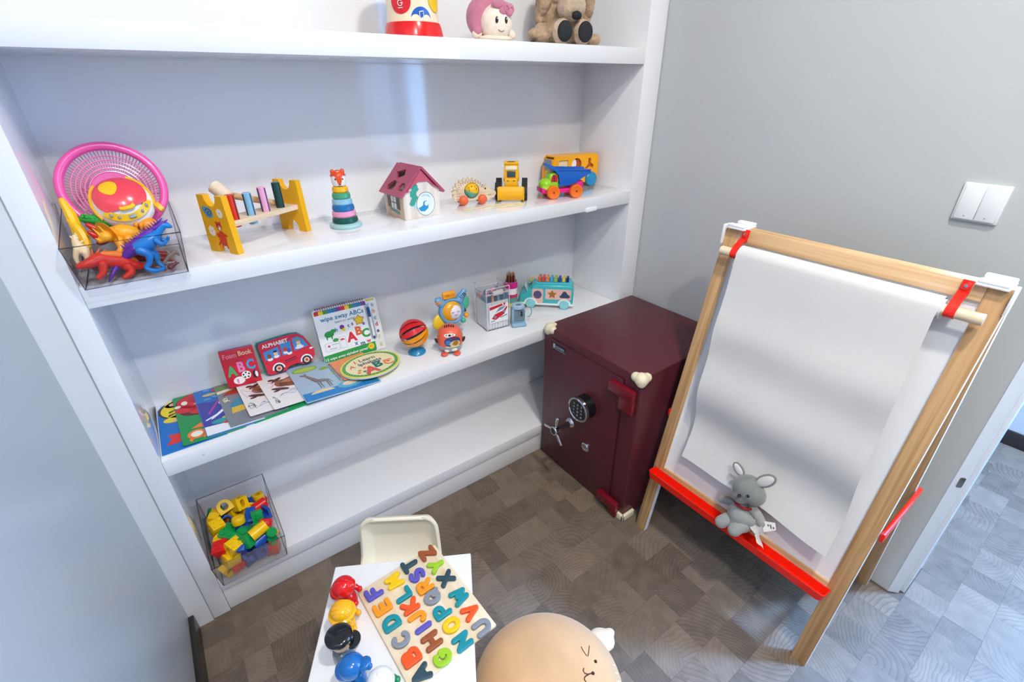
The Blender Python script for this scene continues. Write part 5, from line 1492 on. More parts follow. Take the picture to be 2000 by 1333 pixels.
def d4(mb, M):
    mb.mi = 0; mb.flat([(0.002, 0.20), (0.160, 0.21), (0.160, 0.252), (0.002, 0.252)], 0.0002, M)
    mb.mi = 4; mb.flat([(0.002, 0.222), (0.10, 0.238), (0.160, 0.234), (0.160, 0.246), (0.002, 0.238)], 0.0003, M)
    mb.mi = 1; mb.flat([(0.010, 0.178), (0.030, 0.202), (0.080, 0.212), (0.120, 0.200), (0.120, 0.180), (0.060, 0.176)], 0.0004, M)
    mb.mi = 2; mb.flat([(0.002, 0.196), (0.055, 0.208), (0.060, 0.222), (0.002, 0.214)], 0.0005, M)
    mb.mi = 3; mb.flat(circle(0.062, 0.098, 0.042, 0.052, 20, 0, PI), 0.0004, M); mb.mi = 5; mb.flat([(0.018, 0.066), (0.100, 0.074), (0.104, 0.100), (0.022, 0.100)], 0.0005, M)
    mb.mi = 1; mb.flat(circle(0.074, 0.108, 0.018, 0.008), 0.0006, M); mb.mi = 2; mb.flat(circle(0.078, 0.130, 0.012, 0.015), 0.0006, M)
    scrib(mb, M, 0.010, 0.120, 0.018, 0.045, 77, n=7, r=0.0011)
    mb.mi = 6; mb.flat([(0.075, 0.208), (0.105, 0.214), (0.110, 0.244), (0.090, 0.242)], 0.0006, M)
flat_book('grey picture book of a street with a yellow car', 0.166, 0.034, 0.165, 0.256, R(2.5), '#80888f', '#d8dbdc', d4, [ink('#877668'), ink('#b03a28'), ink('#efe0c0'), ink('#3f8fb4'), ink('#5c9a48'), ink('#e2c04a'), ink('#b8c8d8')])
# big green sketch book lying under the white ones
t = thing('sketch_book', 'large green sketch book lying beneath the two white books', 'book', (0.222, 0.028, S2), R(2.0), 'books fanned out on the shelf')
mb = MB(); mb.prism(rrect(0.10, 0.13, 0.20, 0.258, 0.004), 0, 0.004); obj('cover', mb, ink('#169a54'), t, smooth=30)
mb = MB(); mb.prism(rrect(0.10, 0.13, 0.1995, 0.2575, 0.004), 0.001, 0.0032); obj('pages', mb, ink('#e8ece6'), t, smooth=30)
def d_animal(seed, flipx):
    def d(mb, M):
        cx, cy = (0.082, 0.132) if not flipx else (0.086, 0.134)
        def el(x, y, rx, ry, a, mi, z):
            mb.mi = mi; ca_, sa_ = math.cos(R(a)), math.sin(R(a))
            mb.flat([(cx + x + p[0] * ca_ - p[1] * sa_, cy + y + p[0] * sa_ + p[1] * ca_) for p in circle(0, 0, rx, ry, 22)], z, M)
        # a foal seen from above and in front: long barrel, lowered head and dark legs
        el(-0.036, 0.030, 0.020, 0.007, 35, 1, 0.0003); el(-0.040, -0.030, 0.026, 0.008, -25, 1, 0.0003); el(-0.052, -0.038, 0.010, 0.005, 10, 1, 0.00032); el(-0.050, 0.036, 0.009, 0.006, 0, 1, 0.00032)
        el(0.018, 0.002, 0.052, 0.032, 8, 0, 0.00036); el(-0.022, 0.002, 0.026, 0.024, 0, 0, 0.00038); el(0.046, 0.010, 0.026, 0.027, 0, 7, 0.0004)
        el(0.012, 0.012, 0.040, 0.012, 8, 2, 0.00044); el(-0.024, -0.006, 0.013, 0.012, 0, 7, 0.00046); el(0.030, -0.012, 0.030, 0.009, 8, 7, 0.00047); el(0.040, 0.008, 0.014, 0.009, 0, 1, 0.00049); el(-0.030, 0.002, 0.004, 0.003, 0, 1, 0.0005)
        for k, (a, b, c, dd, m_) in enumerate(((0.010, 0.205, 0.125, 0.024, 3), (0.008, 0.100, 0.040, 0.060, 4), (0.030, 0.030, 0.090, 0.055, 5), (0.100, 0.070, 0.040, 0.040, 4), (0.008, 0.020, 0.020, 0.050, 6))):
            mb.mi = m_; scrib(mb, M, a, b, c, dd, seed + k, n=9, r=0.0005)
    return d
AM = [ink('#8a5434'), ink('#4a2a1c'), ink('#b88460'), ink('#5a8a78'), ink('#d98aa0'), ink('#4f7fb8'), ink('#3f4650'), ink('#6f4028')]
t5 = flat_book('white picture book with a cropped brown horse photo, red edged', 0.219, 0.050, 0.150, 0.232, R(2.0), '#efecea', '#c23a34', d_animal(21, False), AM, lift=0.009); t5.location.z += 0.0042
t5 = flat_book('white picture book with a whole brown horse photo and blue scribbles', 0.282, 0.040, 0.155, 0.232, R(3.5), '#f1efec', '#cfcac4', d_animal(34, True), AM, lift=0.011); t5.location.z += 0.0045
def d6(mb, M):
    mb.mi = 0; mb.flat([(0.002, 0.002), (0.228, 0.002), (0.228, 0.040), (0.002, 0.050)], 0.0002, M)
    mb.mi = 1; mb.flat(circle(0.050, 0.200, 0.040, 0.018, 20), 0.0003, M); mb.mi = 2; mb.flat(circle(0.050, 0.200, 0.034, 0.013, 20), 0.0004, M); mb.mi = 1; mb.flat(circle(0.104, 0.178, 0.014, 0.009), 0.0003, M)
    mb.mi = 3
    gx, gy = 0.062, 0.104
    def el(x, y, rx, ry, a, mi, z):
        mb.mi = mi; ca_, sa_ = math.cos(R(a)), math.sin(R(a))
        mb.flat([(x + p[0] * ca_ - p[1] * sa_, y + p[0] * sa_ + p[1] * ca_) for p in circle(0, 0, rx, ry, 18)], z, M)
    el(gx + 0.014, gy, 0.021, 0.0095, -14, 3, 0.0005); mb.flat([(gx - 0.006, gy - 0.004), (gx + 0.006, gy + 0.012), (gx - 0.020, gy + 0.058), (gx - 0.027, gy + 0.055)], 0.00052, M)
    el(gx - 0.028, gy + 0.058, 0.010, 0.0042, -18, 3, 0.00054); el(gx - 0.020, gy + 0.064, 0.002, 0.006, 20, 3, 0.00055)
    for k, (lx, ly) in enumerate(((0.000, -0.002), (0.006, -0.003), (0.026, -0.006), (0.031, -0.006))): mb.flat([(gx + lx - 0.0022, gy + ly), (gx + lx + 0.0022, gy + ly), (gx + lx + 0.0020 + 0.002 * (k % 2), gy + ly - 0.044), (gx + lx - 0.0008 + 0.002 * (k % 2), gy + ly - 0.044)], 0.0005, M)
    mb.flat([(gx + 0.034, gy - 0.002), (gx + 0.037, gy - 0.004), (gx + 0.041, gy - 0.026), (gx + 0.039, gy - 0.026)], 0.0005, M)
    mb.mi = 7
    for k in range(14): mb.flat(circle(gx - 0.020 + 0.0036 * k + 0.001 * (k % 3), gy + 0.048 - 0.0085 * k if k < 6 else gy + 0.004 * ((k % 3) - 1) - 0.002, 0.0014, n=6), 0.0008, M)
    mb.mi = 2; mb.flat([(0.112, 0.128), (0.116, 0.124), (0.142, 0.146), (0.138, 0.150)], 0.0004, M)
    el(0.158, 0.106, 0.020, 0.013, 8, 4, 0.0005); el(0.140, 0.110, 0.011, 0.011, 0, 4, 0.0006); mb.flat([(0.130, 0.108), (0.136, 0.106), (0.133, 0.084), (0.129, 0.085)], 0.0006, M)
    for lx in (0.144, 0.153, 0.165, 0.172): mb.flat([(lx - 0.003, 0.102), (lx + 0.003, 0.102), (lx + 0.003, 0.080), (lx - 0.003, 0.080)], 0.0005, M)
    mb.mi = 5; mb.flat(circle(0.060, 0.034, 0.036, 0.016, 18, 0, PI), 0.0004, M); mb.mi = 6; mb.flat(circle(0.146, 0.040, 0.040, 0.022), 0.0004, M); mb.mi = 7; mb.flat(circle(0.146, 0.044, 0.024, 0.013), 0.0006, M)
    mb.mi = 8; mb.text('a', 0.03, 0.130, 0.186, 0.0005, M); mb.text('b', 0.028, 0.160, 0.196, 0.0005, M)
    mb.mi = 7; mb.flat(circle(0.200, 0.044, 0.020, 0.012), 0.0006, M)
t6 = flat_book('pale blue picture book with giraffe and bear, blue along its foot', 0.366, 0.018, 0.232, 0.236, R(1.0), '#a9c4d8', '#2d7fc0', d6, [ink('#2a85cc'), ink('#8fb83c'), ink('#b9d464'), ink('#7d6f6c'), ink('#5a4038'), ink('#e8d8a8'), ink('#5fb0d0'), ink('#ead9c0'), ink('#c0303c')], lift=0.0135)
t6.location.z += 0.0002
# orange wire-bound pad
t = thing('notepad', 'small orange wire-bound pad partly under the oval book', 'book', (0.497, 0.075, S2 + 0.0125), R(3))
mb = MB(); mb.prism(rrect(0.06, 0.07, 0.12, 0.135, 0.004), 0, 0.0035); obj('cover', mb, ink('#f0925a'), t, smooth=30)
mb = MB()
for k in range(12): mb.tube([(-0.004 + 0.006 * math.cos(R(a)), 0.010 + k * 0.0105, 0.002 + 0.005 * math.sin(R(a))) for a in range(0, 360, 45)], 0.0007, 5, closed=True)
o = obj('wire_binding', mb, mat('#c8ccd2', 0.3, metal=1.0, vary=0.0), t); o['kind'] = 'stuff'
# oval book on top
t = thing('oval_book', 'oval I Learn Alphabets book with yellow rim lying at the row end', 'book', (0.598, 0.108, S2 + 0.0175), R(2))
mb = MB(); mb.lathe([(0, 0), (0.098, 0), (0.099, 0.002), (0.099, 0.006), (0.098, 0.008), (0, 0.008)], 56, sy=0.80); cv = obj('cover', mb, ink('#e9dc4a'), t)
mb = MB(); mb.lathe([(0.0985, 0.0016), (0.0995, 0.0018), (0.0995, 0.0062), (0.0985, 0.0064)], 56, sy=0.80); lab(obj('pages', mb, ink('#c9d6ec'), t), 'pale blue page edges')
mb = MB(); M = Matrix.Translation((0, 0, 0.008))
mb.mi = 0; mb.flat(circle(0, 0, 0.092, 0.0735, 48), 0.0002, M)
mb.mi = 1; mb.flat(circle(0, 0, 0.082, 0.0645, 48), 0.0004, M)
mb.mi = 2
for k in range(44):
    a = 2 * PI * k / 44; mb.flat(circle(0.087 * math.cos(a), 0.069 * math.sin(a), 0.0016, n=6), 0.0005, M)
mb.mi = 3; mb.text('I', 0.027, -0.040, 0.028, 0.0008, M, fat=0.02); mb.mi = 4; mb.text('Learn', 0.027, 0.002, 0.028, 0.0008, M, fat=0.02, sx=0.9)
mb.mi = 3; mb.text('A', 0.028, -0.058, 0.003, 0.0008, M, fat=0.02); mb.mi = 5; mb.text('lphabets', 0.026, 0.003, 0.004, 0.0008, M, fat=0.02, sx=0.92)
mb.mi = 3; mb.text('A', 0.062, -0.012, -0.058, 0.0008, M, fat=0.05); mb.mi = 6; mb.text('B', 0.050, 0.018, -0.034, 0.0009, M, fat=0.05); mb.mi = 7; mb.text('C', 0.046, 0.052, -0.040, 0.0009, M, fat=0.04)
for k, (x, y) in enumerate(((-0.046, -0.022), (-0.026, -0.014), (-0.034, -0.036), (0.044, -0.010), (0.028, -0.002), (0.054, -0.020), (-0.052, -0.034), (-0.030, -0.050))):
    mb.mi = (7, 3, 6, 7, 4, 3, 7, 6)[k]; mb.flat(circle(x, y, 0.006, 0.005, 10), 0.0007, M)
obj('cover_print', mb, [ink('#2f9a58'), ink('#f1e6b4'), ink('#e9e24a'), ink('#e0564c'), ink('#4b5360'), ink('#33407a'), ink('#17796c'), ink('#ee8a4a')], cv, smooth=0)

# ------------------------------------------------------------------ books leaning on the back panel
def leaner(name, label, x0, x1, yb, lean, group=None, rz=0.0, up=0.0):
    """stands on the shelf, leaning back; local x right, y up the page, z out of the page"""
    t = thing(name, label, 'book', (x0, yb, S2 + up), group=group)
    M = Matrix.Rotation(rz, 4, 'Z') @ Matrix.Rotation(R(90 - lean), 4, 'X')
    return t, M
def lp(name, mb, m, par, M, smooth=30):
    o = obj(name, mb, m, par, smooth=smooth)
    return o
t, M = leaner('foam_book', 'small red Foam Book with letters ABC leaning on the back panel', 0.194, 0, 0.240, 14, rz=R(-6), up=0.0135)
w, h, th = 0.094, 0.122, 0.020
mb = MB(M); mb.bb((0.002, 0.004, -th + 0.004), (w - 0.002, h, 0.0), 0.003); lab(lp('pages', mb, ink('#3f4fb0'), t, M), 'blue foam pages')
mb = MB(M); mb.bb((0.0, 0.004, -th + 0.001), (0.004, h, 0.001), 0.001); lab(lp('spine', mb, ink('#2a9a58'), t, M), 'green spine')
mb = MB(M); mb.bb((0.0, 0.003, 0.0), (w, h, 0.004), 0.002); cv = lp('cover', mb, ink('#d11f33'), t, M)
M2 = M @ Matrix.Translation((0, 0, 0.004)); mb = MB()
mb.mi = 0; mb.text('Foam', 0.021, 0.026, h - 0.026, 0.0004, M2, fat=0.02, sx=0.82); mb.mi = 1; mb.text('Book', 0.021, 0.069, h - 0.024, 0.0004, M2, fat=0.02, sx=0.82)
mb.mi = 2; mb.text('A', 0.044, 0.021, 0.040, 0.0004, M2, fat=0.04, sx=0.8); mb.mi = 3; mb.text('B', 0.044, 0.048, 0.048, 0.0005, M2, fat=0.04, sx=0.8); mb.mi = 4; mb.text('C', 0.042, 0.075, 0.050, 0.0004, M2, fat=0.04, sx=0.8)
mb.mi = 5; mb.flat(circle(0.034, 0.022, 0.016, 0.012), 0.0005, M2); mb.flat(circle(0.056, 0.034, 0.013), 0.0005, M2); mb.mi = 6
for a in range(5): mb.flat(circle(0.056 + 0.008 * math.cos(a * 1.257 + 0.3), 0.034 + 0.008 * math.sin(a * 1.257 + 0.3), 0.0028, n=8), 0.0007, M2)
mb.flat(circle(0.081, 0.030, 0.008, 0.013), 0.0005, M2); mb.mi = 5; mb.flat(circle(0.084, 0.030, 0.004, 0.010), 0.0007, M2); mb.mi = 3; mb.flat(circle(0.030, 0.020, 0.003, 0.008), 0.0007, M2)
lp('cover_print', mb, [ink('#e48a92'), ink('#f3c9a8'), ink('#46b06a'), ink('#ec86b8'), ink('#3f9fd0'), ink('#f3efe6'), ink('#1e2430')], cv, M, 0)

t, M = leaner('bus_book', 'red bus-shaped ALPHABET board book leaning on the back panel', 0.304, 0, 0.236, 15, rz=R(3), up=0.0185)
bus = [(0.004, 0.004), (0.020, 0.000), (0.030, 0.0), (0.040, -0.0), (0.058, 0.0), (0.070, 0.010), (0.104, 0.012), (0.112, 0.004), (0.128, 0.0), (0.142, 0.003), (0.150, 0.014), (0.158, 0.022), (0.160, 0.042), (0.152, 0.062), (0.140, 0.090), (0.124, 0.106), (0.104, 0.110), (0.060, 0.110), (0.006, 0.108), (0.0, 0.100)]
mb = MB(M @ Matrix.Translation((0, 0.003, 0))); mb.prism([(p[0], p[1]) for p in bus], -0.016, 0.0); lab(lp('pages', mb, ink('#2b3f9a'), t, M), 'blue page block')
mb = MB(M @ Matrix.Translation((-0.003, 0.003, 0))); mb.prism([(0.083 + (p[0] - 0.08) * 1.04, max(-0.002, 0.055 + (p[1] - 0.055) * 1.05)) for p in bus], -0.020, -0.0155); lab(lp('back_cover', mb, ink('#2c9f86'), t, M), 'green back cover')
mb = MB(M @ Matrix.Translation((0, 0.003, 0))); mb.prism(bus, 0.0, 0.003); cv = lp('cover', mb, ink('#d6243c'), t, M)
M2 = M @ Matrix.Translation((0, 0.003, 0.003)); mb = MB()
mb.mi = 1
for q in ([(0.010, 0.050), (0.056, 0.050), (0.056, 0.084), (0.010, 0.078)], [(0.062, 0.050), (0.092, 0.050), (0.096, 0.092), (0.062, 0.092)], [(0.100, 0.054), (0.146, 0.058), (0.134, 0.086), (0.120, 0.098), (0.102, 0.096)]): mb.flat(q, 0.0003, M2)
mb.mi = 0; mb.text('ALPHABET', 0.0165, 0.050, 0.090, 0.0005, M2, fat=0.03)
for x in (0.040, 0.128):
    mb.mi = 0; mb.flat(circle(x, 0.012, 0.0195, 0.021, 24, 0, PI), 0.0004, M2)
    mb.mi = 3; mb.flat(circle(x, 0.014, 0.0145), 0.0006, M2); mb.mi = 4; mb.flat(circle(x, 0.014, 0.009), 0.0008, M2); mb.mi = 2; mb.flat(circle(x, 0.014, 0.0045), 0.0010, M2)
mb.mi = 3; mb.flat([(0.062, 0.030), (0.100, 0.034), (0.100, 0.0365), (0.062, 0.0325)], 0.0005, M2); mb.flat([(0.062, 0.024), (0.100, 0.028), (0.100, 0.030), (0.062, 0.026)], 0.0005, M2)
for x, y, c in ((0.024, 0.060, 5), (0.044, 0.064, 4), (0.074, 0.068, 2), (0.084, 0.062, 6), (0.118, 0.078, 4)):
    mb.mi = c; mb.flat(circle(x, y, 0.0065, 0.0075), 0.0006, M2); mb.mi = 0; mb.flat(circle(x, y - 0.010, 0.008, 0.005), 0.0005, M2)
mb.mi = 7; mb.flat(circle(0.118, 0.086, 0.007, 0.004), 0.0008, M2); mb.mi = 3; mb.flat(circle(0.044, 0.071, 0.006, 0.003), 0.0008, M2); mb.mi = 0; mb.flat(circle(0.152, 0.048, 0.006, 0.003), 0.0005, M2); mb.flat(circle(0.118, 0.062, 0.014, 0.005), 0.0007, M2)
lp('cover_print', mb, [ink('#f2f0ee'), ink('#4a8fd0'), ink('#d9433a'), ink('#16243c'), ink('#e8c8a4'), ink('#8a5236'), ink('#3a62b0'), ink('#8aa04a')], cv, M, 0)

t, M = leaner('wipe_clean_pad', 'white spiral-bound wipe away ABCs pad with a pen and green foot', 0.483, 0, 0.226, 14, rz=R(-2))
W, H = 0.182, 0.190
mb = MB(M); mb.prism(rrect(W / 2 + 0.017, H / 2 + 0.003, W + 0.034, H, 0.008), -0.006, -0.003); bk = lab(lp('back_card', mb, ink('#eef0ee'), t, M), 'backing card with letters down its edge')
mb = MB(M); mb.prism(rrect(W / 2, H / 2 + 0.003, W, H, 0.012), -0.003, 0.0); cv = lp('cover', mb, ink('#f2f4f6'), t, M)
M2 = M @ Matrix.Translation((0, 0.003, 0)); mb = MB()
mb.mi = 0; mb.flat([(0.004, 0.002), (W - 0.004, 0.002), (W - 0.001, 0.008), (W - 0.001, 0.036), (0.001, 0.030), (0.001, 0.008)], 0.0003, M2)
cols = (1, 2, 3, 4, 5, 6, 1, 2, 3, 4, 5, 6)
for k in range(12):
    mb.mi = cols[k]; mb.flat([(0.004 + k * 0.0145, H - 0.020), (0.004 + (k + 1) * 0.0145, H - 0.020), (0.004 + (k + 1) * 0.0145, H - 0.006), (0.004 + k * 0.0145, H - 0.006)], 0.0003, M2)
mb.mi = 5; mb.text('wipe away ABCs', 0.0215, 0.092, H - 0.044, 0.0005, M2, fat=0.02); mb.mi = 7; mb.text('learn to write!', 0.012, 0.098, H - 0.058, 0.0005, M2)
mb.mi = 8; mb.flat(star(0.143, H - 0.066, 0.020, 0.0125), 0.0004, M2); mb.mi = 2; mb.flat(star(0.143, H - 0.066, 0.016, 0.010), 0.0006, M2)
mb.mi = 1; mb.text('A', 0.044, 0.106, 0.058, 0.0005, M2, fat=0.05); mb.mi = 9; mb.text('B', 0.040, 0.134, 0.074, 0.0005, M2, fat=0.05); mb.mi = 3; mb.text('C', 0.040, 0.156, 0.060, 0.0005, M2, fat=0.05)
mb.mi = 5; mb.text('x', 0.022, 0.116, 0.040, 0.0005, M2, fat=0.03); mb.mi = 7; mb.text('m', 0.022, 0.138, 0.034, 0.0005, M2, fat=0.03); mb.mi = 1; mb.text('w', 0.020, 0.160, 0.038, 0.0005, M2, fat=0.03)
mb.mi = 6; mb.text('s', 0.018, 0.118, 0.112, 0.0005, M2, fat=0.03); mb.mi = 5; mb.text('t', 0.018, 0.104, 0.108, 0.0005, M2, fat=0.03); mb.text('h', 0.018, 0.062, 0.104, 0.0005, M2, fat=0.03); mb.mi = 6; mb.text('a', 0.018, 0.156, 0.104, 0.0005, M2, fat=0.03)
mb.mi = 0; mb.flat(circle(0.036, 0.100, 0.016, 0.011), 0.0004, M2); mb.flat([(0.024, 0.098), (0.030, 0.098), (0.028, 0.082), (0.024, 0.082)], 0.0004, M2); mb.flat([(0.040, 0.096), (0.046, 0.096), (0.044, 0.082), (0.040, 0.082)], 0.0004, M2); mb.flat(circle(0.050, 0.108, 0.009, 0.007), 0.0005, M2)
mb.mi = 6; mb.flat(circle(0.082, 0.114, 0.008), 0.0004, M2); mb.mi = 2; mb.flat(circle(0.086, 0.104, 0.006), 0.0005, M2)
mb.mi = 7
for q in ((0.014, 0.042, 0.046, 0.028), (0.064, 0.042, 0.020, 0.040)):
    x, y, a, b = q
    for (x0, y0, x1, y1) in ((x, y, x + a, y + 0.0006), (x, y + b, x + a, y + b + 0.0006), (x, y, x + 0.0006, y + b), (x + a, y, x + a + 0.0006, y + b)): mb.flat([(x0, y0), (x1, y0), (x1, y1), (x0, y1)], 0.0004, M2)
mb.mi = 3; mb.flat(circle(0.052, 0.076, 0.010, 0.006), 0.0005, M2); mb.mi = 1; mb.flat(circle(0.074, 0.070, 0.008, 0.006, 14, 0, PI), 0.0005, M2); mb.flat(circle(0.026, 0.060, 0.004), 0.0006, M2); mb.mi = 7; mb.flat([(0.034, 0.062), (0.058, 0.062), (0.058, 0.0634), (0.034, 0.0634)], 0.0005, M2); mb.flat([(0.026, 0.048), (0.050, 0.048), (0.050, 0.0494), (0.026, 0.0494)], 0.0005, M2)
mb.mi = 10; mb.text('12 wipe away alphabet pages!', 0.0125, 0.078, 0.013, 0.0006, M2, ang=R(1.5), fat=0.02)
mb.mi = 2; mb.flat(circle(0.164, 0.022, 0.011), 0.0006, M2); mb.mi = 1; mb.text('4+', 0.012, 0.164, 0.018, 0.0009, M2)
lp('cover_print', mb, [ink('#2fa04c'), ink('#dc2b3c'), ink('#f4d226'), ink('#3f9a48'), ink('#2c7fc4'), ink('#1f7fa8'), ink('#7a3b96'), ink('#3a5a7a'), ink('#c9781c'), ink('#ea6a34'), ink('#f6f8f4')], cv, M, 0)
mb = MB(); M3 = M @ Matrix.Translation((0, 0.003, -0.003))
for k, ch in enumerate('abcdefg'):
    mb.mi = (0, 1, 2, 3, 4, 5, 5)[k]; mb.text(ch, 0.020, W + 0.0185, H - 0.030 - k * 0.024, 0.0005, M3, fat=0.03)
mb.mi = 6; mb.flat([(W - 0.004, H - 0.010), (W + 0.028, H - 0.010), (W + 0.028, H - 0.003), (W - 0.004, H - 0.003)], 0.0004, M3)
lp('edge_letters', mb, [ink('#7fb89a'), ink('#e08a5a'), ink('#2f9a9a'), ink('#c0305a'), ink('#5a4a8a'), ink('#c8d48a'), ink('#d8cf5a')], bk, M, 0)
mb = MB()
for k in range(22): mb.tube([M @ Vector((0.012 + k * 0.0075, H + 0.001 + 0.0065 * math.cos(R(a)), -0.0015 + 0.0065 * math.sin(R(a)))) for a in range(0, 360, 40)], 0.0009, 5, closed=True)
o = lp('wire_binding', mb, mat('#8e2c4c', 0.35, metal=0.3, vary=0.02), t, M); o['kind'] = 'stuff'
mb = MB(M); mb.bb((W - 0.011, 0.050, 0.0002), (W + 0.010, H - 0.014, 0.0015), 0.0005); pk = lab(lp('pen_sleeve', mb, clear_mat((0.86, 0.89, 0.93), 0.2), t, M), 'clear sleeve holding the pen')
mb = MB(M); mb.cyl((W - 0.001, 0.060, 0.006), (W - 0.001, H - 0.060, 0.006), 0.0042, n=14, bev=0.0008); pn = lab(lp('marker_pen', mb, ink('#eceff2'), t, M), 'white marker pen')
mb = MB(M); mb.cyl((W - 0.001, H - 0.060, 0.006), (W - 0.001, H - 0.026, 0.006), 0.0048, n=14, bev=0.0008); mb.cyl((W - 0.001, 0.050, 0.006), (W - 0.001, 0.060, 0.006), 0.0030, n=12); lab(lp('pen_cap', mb, ink('#1f4f8a'), pn, M), 'blue cap')

# ------------------------------------------------------------------ spinner ball, penguin, sun toy
t = thing('spinner_ball', 'red and orange rattle ball on a blue suction foot', 'toy', (0.775, 0.128, S2))
mb = MB(); mb.lathe([(0, 0.004), (0.0305, 0), (0.0315, 0.004), (0.026, 0.012), (0.014, 0.018), (0.008, 0.026), (0.006, 0.050), (0, 0.050)], 36); lab(obj('suction_foot', mb, P('#1c8ac0', 0.25), t), 'blue suction foot')
BC_ = Vector((-0.004, 0, 0.077)); RB = 0.0505
mb = MB(); mb.sph(BC_, 0.034, 24, 16); lab(obj('core', mb, P('#1b6f7c', 0.35), t), 'dark teal inner ball')
ax = Vector((0.86, -0.30, 0.36)).normalized(); Fb = frame(ax, (0, 0, 1))
for k in range(12):
    a0 = 2 * PI * k / 12
    mb = MB()
    vs, fs = [], []
    for i in range(15):
        th = PI * (0.04 + 0.92 * i / 14)
        hw = (0.175 + 0.03 * (k % 2)) * math.sin(th) ** 0.35
        for sgn in (-1, 1):
            a = a0 + sgn * hw
            for rr in (RB, RB - 0.0035):
                vs.append(BC_ + Fb @ Vector((rr * math.sin(th) * math.cos(a), rr * math.sin(th) * math.sin(a), rr * math.cos(th))))
    for i in range(14):
        b = 4 * i; c = b + 4
        fs += [(b, c, c + 2, b + 2), (b + 1, b + 3, c + 3, c + 1), (b, b + 1, c + 1, c), (b + 2, c + 2, c + 3, b + 3)]
    fs += [(0, 2, 3, 1), (56, 57, 59, 58)]
    mb.add(vs, fs)
    mid = BC_ + Fb @ Vector((math.cos(a0), math.sin(a0), 0)) * RB
    red = mid.z > BC_.z + 0.004
    lab(obj('hoop', mb, P('#d81a26' if red else '#f59a14', 0.2, coat=0.4), t, smooth=50), 'red hoop' if red else 'orange hoop')

t = thing('toy_penguin', 'coral wobble penguin toy with a picture window belly', 'toy', (0.880, 0.070, S2), R(-28)); t.scale = (1.22, 1.22, 1.2)
mb = MB(); mb.lathe([(0, 0.006), (0.024, 0.006), (0.033, 0.014), (0.0365, 0.028)], 36); lab(obj('lower_body', mb, P('#a9b2b8', 0.35), t, smooth=60), 'grey lower body')
mb = MB(); mb.lathe([(0.0365, 0.028), (0.0372, 0.040), (0.0360, 0.056), (0.030, 0.071), (0.018, 0.081), (0.006, 0.0845), (0, 0.085)], 36); pb = obj('body', mb, P('#f06a4e', 0.35), t, smooth=60)
def on_body(u, v, off=0.0006):      # u angle from the front in degrees, v height
    prof = [(0.0365, 0.028), (0.0372, 0.040), (0.0360, 0.056), (0.030, 0.071), (0.018, 0.081)]
    r = 0.0365
    for (r0, z0), (r1, z1) in zip(prof, prof[1:]):
        if z0 <= v <= z1: r = r0 + (r1 - r0) * (v - z0) / (z1 - z0)
    a = R(-90 + u)
    return Vector(((r + off) * math.cos(a), (r + off) * math.sin(a), v))
def patch(name, cu, cv_, ru, rv, m, par, off, n=24):
    mb = MB(); vs = [on_body(cu, cv_, off)]; fs = []
    for ring in (0.5, 1.0):
        for k in range(n):
            a = 2 * PI * k / n; vs.append(on_body(cu + ru * ring * math.cos(a), max(0.0285, min(0.080, cv_ + rv * ring * math.sin(a))), off))
    fs = [(0, 1 + k, 1 + (k + 1) % n) for k in range(n)] + [(1 + k, 1 + n + k, 1 + n + (k + 1) % n, 1 + (k + 1) % n) for k in range(n)]
    mb.add(vs, fs); return obj(name, mb, m, par, smooth=60)
patch('face_patch', 0, 0.0655, 30, 0.0055, P('#f4ead8', 0.4), pb, 0.0006)
wn = patch('belly_window', 12, 0.0455, 38, 0.0165, P('#3a4a86', 0.2, coat=0.5), pb, 0.0008)
mb = MB()
def bodyblob(u, v, ru, rv, off, mi, n=14):
    mb.mi = mi
    vs = [on_body(u, v, off)] + [on_body(u + ru * math.cos(2 * PI * k / n), max(0.0285, min(0.08, v + rv * math.sin(2 * PI * k / n))), off) for k in range(n)]
    mb.add(vs, [(0, 1 + k, 1 + (k + 1) % n) for k in range(n)])
bodyblob(22, 0.040, 24, 0.010, 0.0014, 0); bodyblob(24, 0.042, 14, 0.008, 0.0018, 1); bodyblob(18, 0.0585, 14, 0.004, 0.0012, 2); bodyblob(-8, 0.044, 12, 0.008, 0.0012, 3); bodyblob(10, 0.031, 34, 0.003, 0.0016, 0)
obj('belly_picture', mb, [P('#efd9a8', 0.3), P('#b8832c', 0.3), P('#7a2436', 0.3), P('#4a86c0', 0.3)], wn, smooth=0)
mb = MB()
for u in (-16, 16): mb.sph(on_body(u, 0.066, 0.0008), (0.0016, 0.001, 0.0022), 8, 6)
mb.sph(on_body(0, 0.0665, 0.002), (0.0042, 0.003, 0.003), 12, 8); obj('face', mb, P('#221a2e', 0.3), pb)
for s_ in (-1, 1):
    mb = MB(); mb.sph((s_ * 0.018, -0.030, 0.0052), (0.0105, 0.0125, 0.005), 16, 10); lab(obj('foot', mb, P('#ee5a48', 0.35), t), 'coral foot')
    mb = MB(); mb.sph((s_ * 0.0385, -0.004, 0.036), (0.0045, 0.006, 0.010), 12, 8, rot=(0, R(28 * s_), 0)); lab(obj('wing', mb, P('#33262c', 0.4), t), 'dark little wing')
mb = MB(); mb.sph((-0.010, -0.030, 0.015), (0.008, 0.005, 0.005), 12, 8); mb.sph((0.010, -0.031, 0.018), (0.010, 0.005, 0.006), 12, 8); lab(obj('bow', mb, P('#f3ead6', 0.4), t), 'cream bow')
mb = MB()
for k in range(5): mb.box((-0.012 + k * 0.006, -0.008, 0.086 - 0.0012 * abs(k - 2)), (0.0035, 0.010, 0.005), bevel=0.001)
o = lab(obj('head_tuft', mb, P('#3a2340', 0.4), t), 'dark striped tuft'); o['kind'] = 'stuff'

